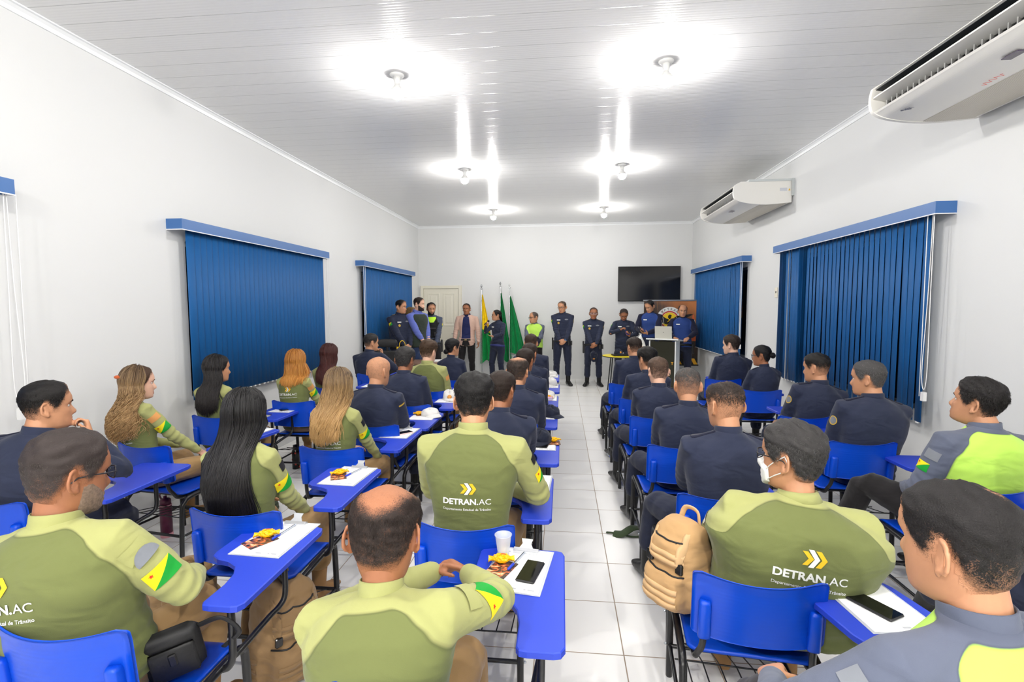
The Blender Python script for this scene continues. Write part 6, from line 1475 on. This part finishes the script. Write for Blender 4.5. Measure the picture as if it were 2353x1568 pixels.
# small shoulder bag on the hip of the greying man
t = thing('shoulder_bag', 'black cross-body bag hanging at the hip of the greying bearded man', 'bag', (-1.33, 1.50, .57), -.5); t.rotation_euler = (.15, .25, -.9)
put('pouch', MB().add(rbox(-.03, .03, -.085, .085, -.10, .08, .018)).mesh('pouch', [M_BLK], True), t); put('front_pocket', MB().add(rbox(.028, .048, -.068, .068, -.085, .045, .014)).mesh('fp', [M_BLK], True), t); put('buckle', MB().add(rbox(.046, .056, -.012, .012, -.02, .03, .004)).mesh('bk', [mat('black_plastic', (22, 22, 24), .45)]), t); put('strap', MB().add(tube(bez([(0, .08, .06), (.05, .16, .10), (.06, .20, .02), (.02, .14, -.06)], 6), (.010, .003), 6)).mesh('st', [M_BLK], True), t)
# claw clip in the curly hair
c = SEATS['A2'][2]; p = c['Rh']@(np.array([.0, -.122, .045])*c['hs']) + c['Hc']
cc = put('hair_clip', mesh_np('clip', *xf(MB_clip(), Matrix.Translation(p) @ Matrix.Rotation(-.4, 4, 'Z')), True, [mat('amber_clip', (196, 84, 20), .25)]) if False else mesh_np('clip', *(lambda q: (q[0], q[1]))(xf(ellipsoid((0, 0, 0), (.036, .016, .014), 14, 9), Matrix.Translation(p))), True, [mat('amber_clip', (196, 84, 20), .25)]), c['root'])

# ------------------------------------------------------------------ things held at the front
def world_of(c, q): return c['root'].matrix_basis @ Vector(q)
def hand_item(c, sgn, off): S, E, Wr, hd = c['arms'][sgn]; d = nrm(arr((hd or {}).get('dir', Wr-E))); return Wr + d*off
p = world_of(s6, hand_item(s6, 1, .07)); mic = thing('microphone', 'black handheld microphone held by the speaking woman', 'microphone', p, 0)
mouth = world_of(s6, s6['Hc'] + s6['Rh']@np.array([0, .115, -.085])); ax = (mouth - p).normalized(); mic.rotation_euler = ax.to_track_quat('Z', 'Y').to_euler()
put('mic_handle', mesh_np('mh', *tube([(0, 0, -.10), (0, 0, .055)], [.011, .015], 14), True, [mat('black_plastic', (22, 22, 24), .45)]), mic); put('mic_head', mesh_np('mg', *ellipsoid((0, 0, .08), (.026, .026, .032), 18, 12), True, [mat('mic_mesh', (40, 40, 44), .4, .6, bump=.8, bscale=900)]), mic)
p = world_of(s10, hand_item(s10, -1, .09)); f = thing('mobile_phone', 'blue phone held by the officer looking down', 'phone', p + Vector((0, .02, .03)), 0); f.rotation_euler = (.9, .2, .3); put('phone_case', MB().add(rbox(-.037, .037, -.06, .06, 0, .009, .005)).mesh('case', [mat('blue_case', (24, 48, 190), .4)]), f); put('screen', MB().add(rbox(-.033, .033, -.056, .056, .0088, .0096, .002)).mesh('scr', [M_PSCR]), f)
p = world_of(s11, hand_item(s11, 1, .10)); f = thing('mobile_phone', 'black phone held by the tall officer in two-tone blue', 'phone', p + Vector((-.02, -.01, .03)), 0); f.rotation_euler = (.6, .1, .9); put('phone_case', MB().add(rbox(-.037, .037, -.077, .077, 0, .009, .005)).mesh('case', [M_PHONE]), f); put('screen', MB().add(rbox(-.033, .033, -.073, .073, .0088, .0096, .002)).mesh('scr', [M_PSCR]), f)
c9 = cap_n('navy cap held low by the shorter officer with thin glasses', (.67, 10.52, .70), 0, 'cap', None, 'cap'); c9.rotation_euler = (1.1, 0, 0)
c7 = cap_nb('black cap held by the older man in lime', (-.55, 10.86, .98), 0, 'cap', None, 'cap'); c7.rotation_euler = (.9, .3, .4)

# ------------------------------------------------------------------ flags on poles
def flag_mat(nm, top, bot, zs):
    m = cloth(nm, top, folds=.8); nt = m.node_tree; p = nt.nodes['Principled BSDF']; L = nt.links.new
    if bot:
        tc = nt.nodes.new('ShaderNodeTexCoord'); sx = nt.nodes.new('ShaderNodeSeparateXYZ'); L(tc.outputs['Object'], sx.inputs[0]); a = nt.nodes.new('ShaderNodeMath'); a.operation = 'MULTIPLY_ADD'; a.inputs[1].default_value = .55; L(sx.outputs['X'], a.inputs[0]); L(sx.outputs['Z'], a.inputs[2])
        r = nt.nodes.new('ShaderNodeMapRange'); r.inputs[1].default_value = zs-.004; r.inputs[2].default_value = zs+.004; L(a.outputs[0], r.inputs[0]); mx = nt.nodes.new('ShaderNodeMix'); mx.data_type = 'RGBA'; mx.inputs['A'].default_value = rgb(*bot); mx.inputs['B'].default_value = rgb(*top); L(r.outputs[0], mx.inputs['Factor']); L(mx.outputs['Result'], p.inputs['Base Color'])
    return m
M_POLE = mat('chrome_pole', (196, 198, 200), .25, .9)
def flag(x, y, h, label, m, ztop, zbot, w, seed, crystal=False):
    t = thing('flag', label, 'flag', (x, y, 0), 0, 'flags on chrome poles'); put('pole', mesh_np('pole', *tube([(0, 0, 0), (0, 0, h-.12)], .013, 12), True, [M_POLE]), t); put('pole_ball', mesh_np('ball', *ellipsoid((0, 0, h-.115), (.024, .024, .018), 14, 9), True, [M_POLE]), t)
    put('spear_tip', mesh_np('tip', *lathe([(.004, h-.10), (.010, h-.09), (.026, h-.05), (.012, h-.015), (.001, h)], 8), False, [M_POLE if not crystal else mat('bright_chrome', (250, 250, 250), .1, .6)]), t)
    put('stand', mesh_np('stand', *lathe([(.0, 0), (.16, 0), (.16, .02), (.05, .05), (.03, .10), (.0, .10)], 24), True, [M_POLE]), t)
    rs = np.random.RandomState(seed); rows = []; nz = 40
    for j in range(nz+1):
        f = j/nz; z = ztop + (zbot-ztop)*f; ww = .015 + w*min(1, f*1.05)**.9; row = []
        for i in range(26):
            u = i/25; a = u*6.5 + seed; amp = .018 + .035*f
            row.append((.014 + ww*u*(.9) - .05*f*(1-u), amp*math.sin(a*2.2)*(.4+u*.6) + .02*math.sin(a*5), z - .10*f*u*(1-u) - .03*math.sin(u*9+seed)*f + (.12*u*f if seed % 2 else -.05*u*f)))
        rows.append(row)
    put('flag_cloth', mesh_np('cloth', *rings_mesh(rows, closed=False, cap=False), True, [m]), t); return t
flag(-1.88, 11.5, 2.27, 'yellow and green flag hanging on the left pole', flag_mat('acre_flag_cloth', (248, 216, 16), (0, 140, 66), 1.22), 2.02, .42, .30, 1)
flag(-1.45, 11.62, 2.33, 'green flag on the middle pole behind the speaking woman', flag_mat('green_flag_cloth', (0, 128, 66), None, 0), 2.06, .5, .26, 2)
f3 = flag(-1.22, 11.5, 2.29, 'green flag hanging on the right pole', flag_mat('green_flag_cloth', (0, 128, 66), None, 0), 1.98, .62, .34, 3, True)

# ------------------------------------------------------------------ banner, lectern, tables, office chair
def banner_mat():
    m = mat('printed_banner', (70, 50, 40), .4); nt = m.node_tree; p = nt.nodes['Principled BSDF']; L = nt.links.new
    tc = nt.nodes.new('ShaderNodeTexCoord'); sx = nt.nodes.new('ShaderNodeSeparateXYZ'); L(tc.outputs['Object'], sx.inputs[0])
    a = nt.nodes.new('ShaderNodeMath'); a.operation = 'MULTIPLY_ADD'; a.inputs[1].default_value = .75; L(sx.outputs['X'], a.inputs[0]); L(sx.outputs['Z'], a.inputs[2])
    n = nt.nodes.new('ShaderNodeTexNoise'); n.inputs['Scale'].default_value = 5; n.inputs['Detail'].default_value = 5; L(tc.outputs['Object'], n.inputs['Vector'])
    b = nt.nodes.new('ShaderNodeMath'); b.operation = 'MULTIPLY_ADD'; b.inputs[1].default_value = .35; L(n.outputs['Fac'], b.inputs[0]); L(a.outputs[0], b.inputs[2])
    r = nt.nodes.new('ShaderNodeMapRange'); r.inputs[1].default_value = 1.0; r.inputs[2].default_value = 2.3; L(b.outputs[0], r.inputs[0])
    c = nt.nodes.new('ShaderNodeValToRGB'); L(r.outputs[0], c.inputs[0]); e = c.color_ramp.elements; e[0].color = rgb(22, 18, 16); e[1].color = rgb(206, 128, 70); q = e.new(.55); q.color = rgb(84, 62, 50); L(c.outputs[0], p.inputs['Base Color']); return m
bx, by = 2.36, 11.05
ban = thing('banner', 'brown printed banner with eagle emblem and traffic cone beside the blind', 'banner', (bx, by, 0))
put('sheet', MB().add(box(-.58, .58, -.002, .002, .46, 1.86)).mesh('sheet', [banner_mat()]), ban)
put('top_rail', MB().add(rbox(-.60, .60, -.012, .012, 1.85, 1.88, .004)).mesh('rail', [M_ALU]), ban); put('base_rail', MB().add(rbox(-.60, .60, -.012, .012, .44, .47, .004)).mesh('rail', [mat('black_plastic', (22, 22, 24), .45)]), ban)
put('stand_pole', mesh_np('sp', *tube([(0, .04, 0), (0, .03, 1.87)], .012, 10), True, [M_ALU]), ban); put('stand_feet', MB().add(tube([(-.3, -.12, .012), (0, .04, .03), (.3, -.12, .012)], .011, 8)).add(tube([(0, .04, .03), (0, .25, .012)], .011, 8)).mesh('feet', [M_ALU], True), ban)
def disc(cx, cz, r0, r1, y, a0=0, a1=2*math.pi, n=40):
    V = []; F = []
    for i in range(n+1):
        a = a0 + (a1-a0)*i/n; V += [(cx + r0*math.cos(a), y, cz + r0*math.sin(a)), (cx + r1*math.cos(a), y, cz + r1*math.sin(a))]
    return V, [(2*i, 2*i+1, 2*i+3, 2*i+2) for i in range(n)]
M_BK = mat('black_print', (14, 16, 14), .5); M_RD = mat('red_print', (190, 30, 30), .5); M_BY = mat('emblem_yellow', (246, 206, 30), .5); M_BO = mat('cone_orange', (224, 104, 50), .5); M_SY = mat('stripe_yellow', (240, 176, 30), .5)
ex, ez = -.03, 1.44
em = put('emblem', MB().add(disc(ex, ez, 0, .285, -.004)).mesh('em', [M_PRW]), ban)
mb = MB(); mb.add(disc(ex, ez, .17, .195, -.0055, .5, 2.6), 0); mb.add(disc(ex, ez, .17, .195, -.0055, 3.7, 5.7), 0); mb.add(disc(ex, ez, 0, .165, -.005), 1); put('emblem_rings', mb.mesh('rings', [M_RD, M_BY]), em)
mb = MB()
for s in (-1, 1):
    mb.add(([(ex + s*x, -.0065, ez + z) for x, z in ((.0, .05), (.05, .02), (.16, .09), (.44, .13), (.50, .12), (.30, .02), (.16, -.06), (.06, -.10), (0, -.05))], [tuple(range(9))]), 0)
    for k in range(7): a = .05 + k*.055; mb.add(([(ex + s*q[0], -.0075, ez + q[1]) for q in ((.10+a*.8, .055-.02*k*.2), (.11+a*.8, .062-.02*k*.2), (.09+a*.62, -.08+.016*k), (.08+a*.62, -.09+.016*k))], [(0, 1, 2, 3)]), 1)
mb.add(([(ex + x, -.0065, ez + z) for x, z in ((-.035, .09), (0, .12), (.03, .11), (.05, .085), (.03, .08), (.03, -.05), (.07, -.20), (.0, -.24), (-.07, -.20), (-.03, -.05))], [tuple(range(10))]), 0)
put('emblem_eagle', mb.mesh('eagle', [M_BK, M_PRW]), em)
mb = MB()
for s in (-1, 1): mb.add(tube([(ex - s*.045, -.008, ez - .045), (ex, -.008, ez), (ex + s*.04, -.008, ez + .045)], (.008, .001), 6, up=(1, 0, 1)))
put('emblem_pistols', mb.mesh('pistols', [M_BY]), em)
def arc_text(s, r, a_mid, step, size, flip=False):
    for i, ch in enumerate(s):
        a = a_mid + (len(s)-1)/2*step - i*step if not flip else a_mid - (len(s)-1)/2*step + i*step
        o = put('emblem_letter', text_mesh(ch, size, .0, [M_BK]), em, (ex + r*math.cos(a), -.0062, ez + r*math.sin(a))); o.rotation_euler = (math.pi/2, 0, 0); o.rotation_euler = (Matrix.Rotation(math.pi/2, 3, 'X') @ Matrix.Rotation(a - math.pi/2 + (math.pi if flip else 0), 3, 'Z')).to_euler()
arc_text('BPTRAN', .212, math.pi/2, .30, .075); arc_text('C', .27, math.pi*1.22, .3, .09, True)
mb = MB(); x0 = .47
for k in range(5):
    z0, z1 = .98 + k*.115, .98 + (k+1)*.115; w0, w1 = .125*(1-k/5.6), .125*(1-(k+1)/5.6); mb.add(([(x0-w0*.9, -.004, z0), (min(x0+w0*.9, .575), -.004, z0), (min(x0+w1*.9, .575), -.004, z1), (x0-w1*.9, -.004, z1)], [(0, 1, 2, 3)]), 0 if k % 2 == 0 else 1)
put('cone_print', mb.mesh('cone', [M_BO, M_PRW]), ban)
mb = MB(); mb.add(([(-.58, -.004, .47), (.58, -.004, .47), (.58, -.004, .60), (-.58, -.004, .60)], [(0, 1, 2, 3)]), 1)
for k in range(7): x = -.56 + k*.165; mb.add(([(x, -.005, .60), (x+.08, -.005, .60), (min(x+.15, .58), -.005, .47), (min(x+.07, .58), -.005, .47)], [(0, 1, 2, 3)]), 0)
put('stripe_print', mb.mesh('stripes', [M_SY, M_BK]), ban)
mb = MB()
for k in range(4): mb.add(tube([(-.5 + .1*k + .05*q*q*6, -.004, 1.84 - .18*q*5) for q in np.linspace(0, .5, 8)], (.003, .0008), 5, up=(1, 0, 0)))
put('swirl_print', mb.mesh('swirl', [mat('gold_print', (170, 120, 60), .5)], True), ban)

M_LECT = mat('white_lectern_board', (238, 240, 238), .35); M_LDARK = mat('dark_lectern_panel', (46, 46, 34), .25)
le = thing('lectern', 'white lectern with dark front panel and laptop on top', 'lectern', (2.03, 10.05, 0), -25*D2R)
put('top', MB().add(xf(rbox(-.31, .31, -.22, .26, -.012, .012, .003), Matrix.Translation((0, 0, 1.075)) @ Matrix.Rotation(-.10, 4, 'X'))).mesh('top', [M_LECT]), le)
for s in (-1, 1): put('side_panel', MB().add(rbox(s*.25-.012, s*.25+.012, -.17, .16, .02, 1.06, .002)).mesh('side', [M_LECT]), le)
put('front_panel', MB().add(rbox(-.238, .238, -.155, -.14, .06, 1.05, .002)).mesh('front', [M_LDARK]), le); put('base', MB().add(rbox(-.29, .29, -.2, .2, 0, .025, .003)).mesh('base', [M_LECT]), le)
put('front_lettering', text_mesh('T', .07, .002, [M_SY], 'LEFT'), le, (.17, -.157, .60), (math.pi/2, 0, 0))
put('inner_shelf', MB().add(rbox(-.238, .238, -.13, .16, .70, .718, .002)).mesh('shelf', [M_LECT]), le)
lp = thing('laptop', 'open silver laptop on the white lectern', 'laptop', (2.03, 10.05, 1.088), -25*D2R); lp.rotation_euler = (-.10, 0, -25*D2R); M_LAP = mat('silver_laptop', (214, 212, 200), .35, .35)
put('base', MB().add(rbox(-.165, .165, -.10, .13, 0, .016, .004)).mesh('b', [M_LAP]), lp); put('keyboard', MB().add(box(-.145, .145, -.06, .05, .0165, .018)).mesh('k', [M_PHONE]), lp)
put('lid', MB().add(xf(rbox(-.165, .165, -.004, .004, 0, .235, .003), Matrix.Translation((0, -.10, .014)) @ Matrix.Rotation(.22, 4, 'X'))).mesh('lid', [M_LAP]), lp); put('lid_logo', MB().add(xf(box(-.006, .006, -.0048, -.004, .11, .122), Matrix.Translation((0, -.10, .014)) @ Matrix.Rotation(.22, 4, 'X'))).mesh('logo', [M_PHONE]), lp)
rows = [[(-.0 + .10*math.sin(math.pi*f)*u - .02, .03*math.sin(f*5+u*2), .62 + .56*f - .05*u*(1-f)) for u in np.linspace(-1, 1, 9)] for f in np.linspace(0, 1, 22)]
wc = thing('curved_sheet', 'white curved decorative sheet standing left of the lectern', 'decoration', (1.60, 10.15, 0), .3); put('sheet', mesh_np('ws', *rings_mesh(rows, closed=False, cap=False), True, [M_PRW]), wc); put('support', mesh_np('sup', *tube([(0, .02, 0), (0, .02, .66)], .012, 8), True, [M_LECT]), wc); put('foot', mesh_np('ft', *lathe([(.0, 0), (.10, 0), (.10, .012), (.0, .015)], 20), True, [M_LECT]), wc)

yt = thing('round_table', 'round yellow table with black rim beside the lectern', 'table', (1.17, 10.12, 0)); M_YT = mat('yellow_table', (244, 222, 30), .35)
put('table_top', mesh_np('tt', *lathe([(.0, .725), (.345, .725), (.35, .73), (.35, .745), (.34, .75), (.0, .75)], 48), False, [M_YT]), yt); put('rim', mesh_np('rim', *tube([(.351*math.cos(a), .351*math.sin(a), .734) for a in np.linspace(0, 2*math.pi, 49)], .008, 8), True, [mat('black_plastic', (22, 22, 24), .45)]), yt)
for a in (.8, 2.4, 3.9, 5.5): put('leg', mesh_np('leg', *tube([(.22*math.cos(a), .22*math.sin(a), .725), (.30*math.cos(a), .30*math.sin(a), 0.01)], .012, 8), True, [M_STEEL]), yt)
fo = thing('folder', 'black folder lying on the round yellow table', 'folder', (1.20, 10.05, .751), .1, None, MB().add(rbox(-.19, .19, -.13, .13, 0, .028, .006)).mesh('folder', [M_PHONE]))
cap_n('navy cap with gold peak on the black folder', (1.13, 10.08, .78), .5, 'cap', None, 'cap')

dk = thing('desk', 'wood-topped desk at the front left', 'desk', (-2.55, 8.72, 0)); M_WD = mat('brown_wood_grain', (128, 100, 84), .4, var=.25, vscale=14)
put('desk_top', MB().add(rbox(-.62, .62, -.32, .32, .72, .75, .004)).mesh('dt', [M_WD]), dk)
for sx in (-1, 1): put('side_panel', MB().add(rbox(sx*.58-.015, sx*.58+.015, -.28, .28, 0, .72, .003)).mesh('leg', [mat('grey_desk_side', (170, 168, 164), .5)]), dk)
put('modesty_panel', MB().add(rbox(-.565, .565, -.2, -.18, .25, .72, .003)).mesh('mp', [mat('grey_desk_side', (170, 168, 164), .5)]), dk)
thing('paper_stack', 'white papers on the front left desk', 'paper', (-2.25, 8.78, .751), .1, None, MB().add(box(-.15, .15, -.105, .105, 0, .022)).mesh('stack', [M_PAPER]))
gb = thing('gift_bag', 'yellow paper gift bag with handles on the front left desk', 'bag', (-2.86, 8.62, .751), .35); M_GB = mat('yellow_gift_bag', (248, 206, 10), .35)
put('bag_body', MB().add(rings_mesh([[(-.10, -.05, 0), (.10, -.05, 0), (.10, .05, 0), (-.10, .05, 0)], [(-.10, -.05, .27), (.10, -.05, .27), (.10, .05, .27), (-.10, .05, .27)], [(-.096, -.046, .27), (.096, -.046, .27), (.096, .046, .27), (-.096, .046, .27)], [(-.096, -.046, .02), (.096, -.046, .02), (.096, .046, .02), (-.096, .046, .02)]])).mesh('gb', [M_GB]), gb)
for yy in (-.05, .05): put('handle', mesh_np('gh', *tube(bez([(-.05, yy, .25), (-.045, yy, .34), (0, yy, .385), (.045, yy, .34), (.05, yy, .25)], 6), (.010, .004), 8, up=(0, 1, 0)), True, [M_GB]), gb)
oc = thing('office_chair', 'black office chair with headrest by the left rear blind', 'chair', (-3.0, 8.35, 0), .2)
put('seat', MB().add(rbox(-.24, .24, -.24, .24, .46, .54, .035)).mesh('s', [M_BLK], True), oc)
V, Q = remesh([loft([((0, -.24 - .05*(z-.6), z), (a, 0, 0), (0, .035, 0), 3.2) for z, a in ((.58, .20), (.62, .23), (.80, .24), (.95, .22), (1.0, .18))], 26)], .012, 2); put('backrest', mesh_np('b', V, Q, True, [M_BLK]), oc)
V, Q = remesh([loft([((x, -.28, 1.13), (0, 0, a), (0, .04, 0), 2.6) for x, a in ((-.17, .03), (-.15, .06), (0, .075), (.15, .06), (.17, .03))], 20)], .010, 2); put('headrest', mesh_np('h', V, Q, True, [M_BLK]), oc)
put('headrest_post', mesh_np('hp', *tube([(0, -.27, .96), (0, -.285, 1.10)], .018, 8), True, [M_STEEL]), oc); put('column', mesh_np('c', *tube([(0, 0, .08), (0, 0, .46)], .03, 12), True, [M_STEEL]), oc)
for k in range(5): a = k*2*math.pi/5; put('leg', mesh_np('l', *tube([(0, 0, .10), (.30*math.cos(a), .30*math.sin(a), .065)], [.025, .018], 8), True, [M_STEEL]), oc); put('castor', mesh_np('cs', *ellipsoid((.30*math.cos(a), .30*math.sin(a), .028), (.028, .028, .028), 10, 7), True, [M_STEEL]), oc)
for s in (-1, 1): put('armrest', MB().add(tube(bez([(s*.25, -.05, .50), (s*.29, -.06, .62), (s*.29, -.10, .70), (s*.29, .14, .70)], 5), .018, 8)).mesh('ar', [M_STEEL], True), oc)

for o in PENDING:
    SC.collection.objects.link(o)
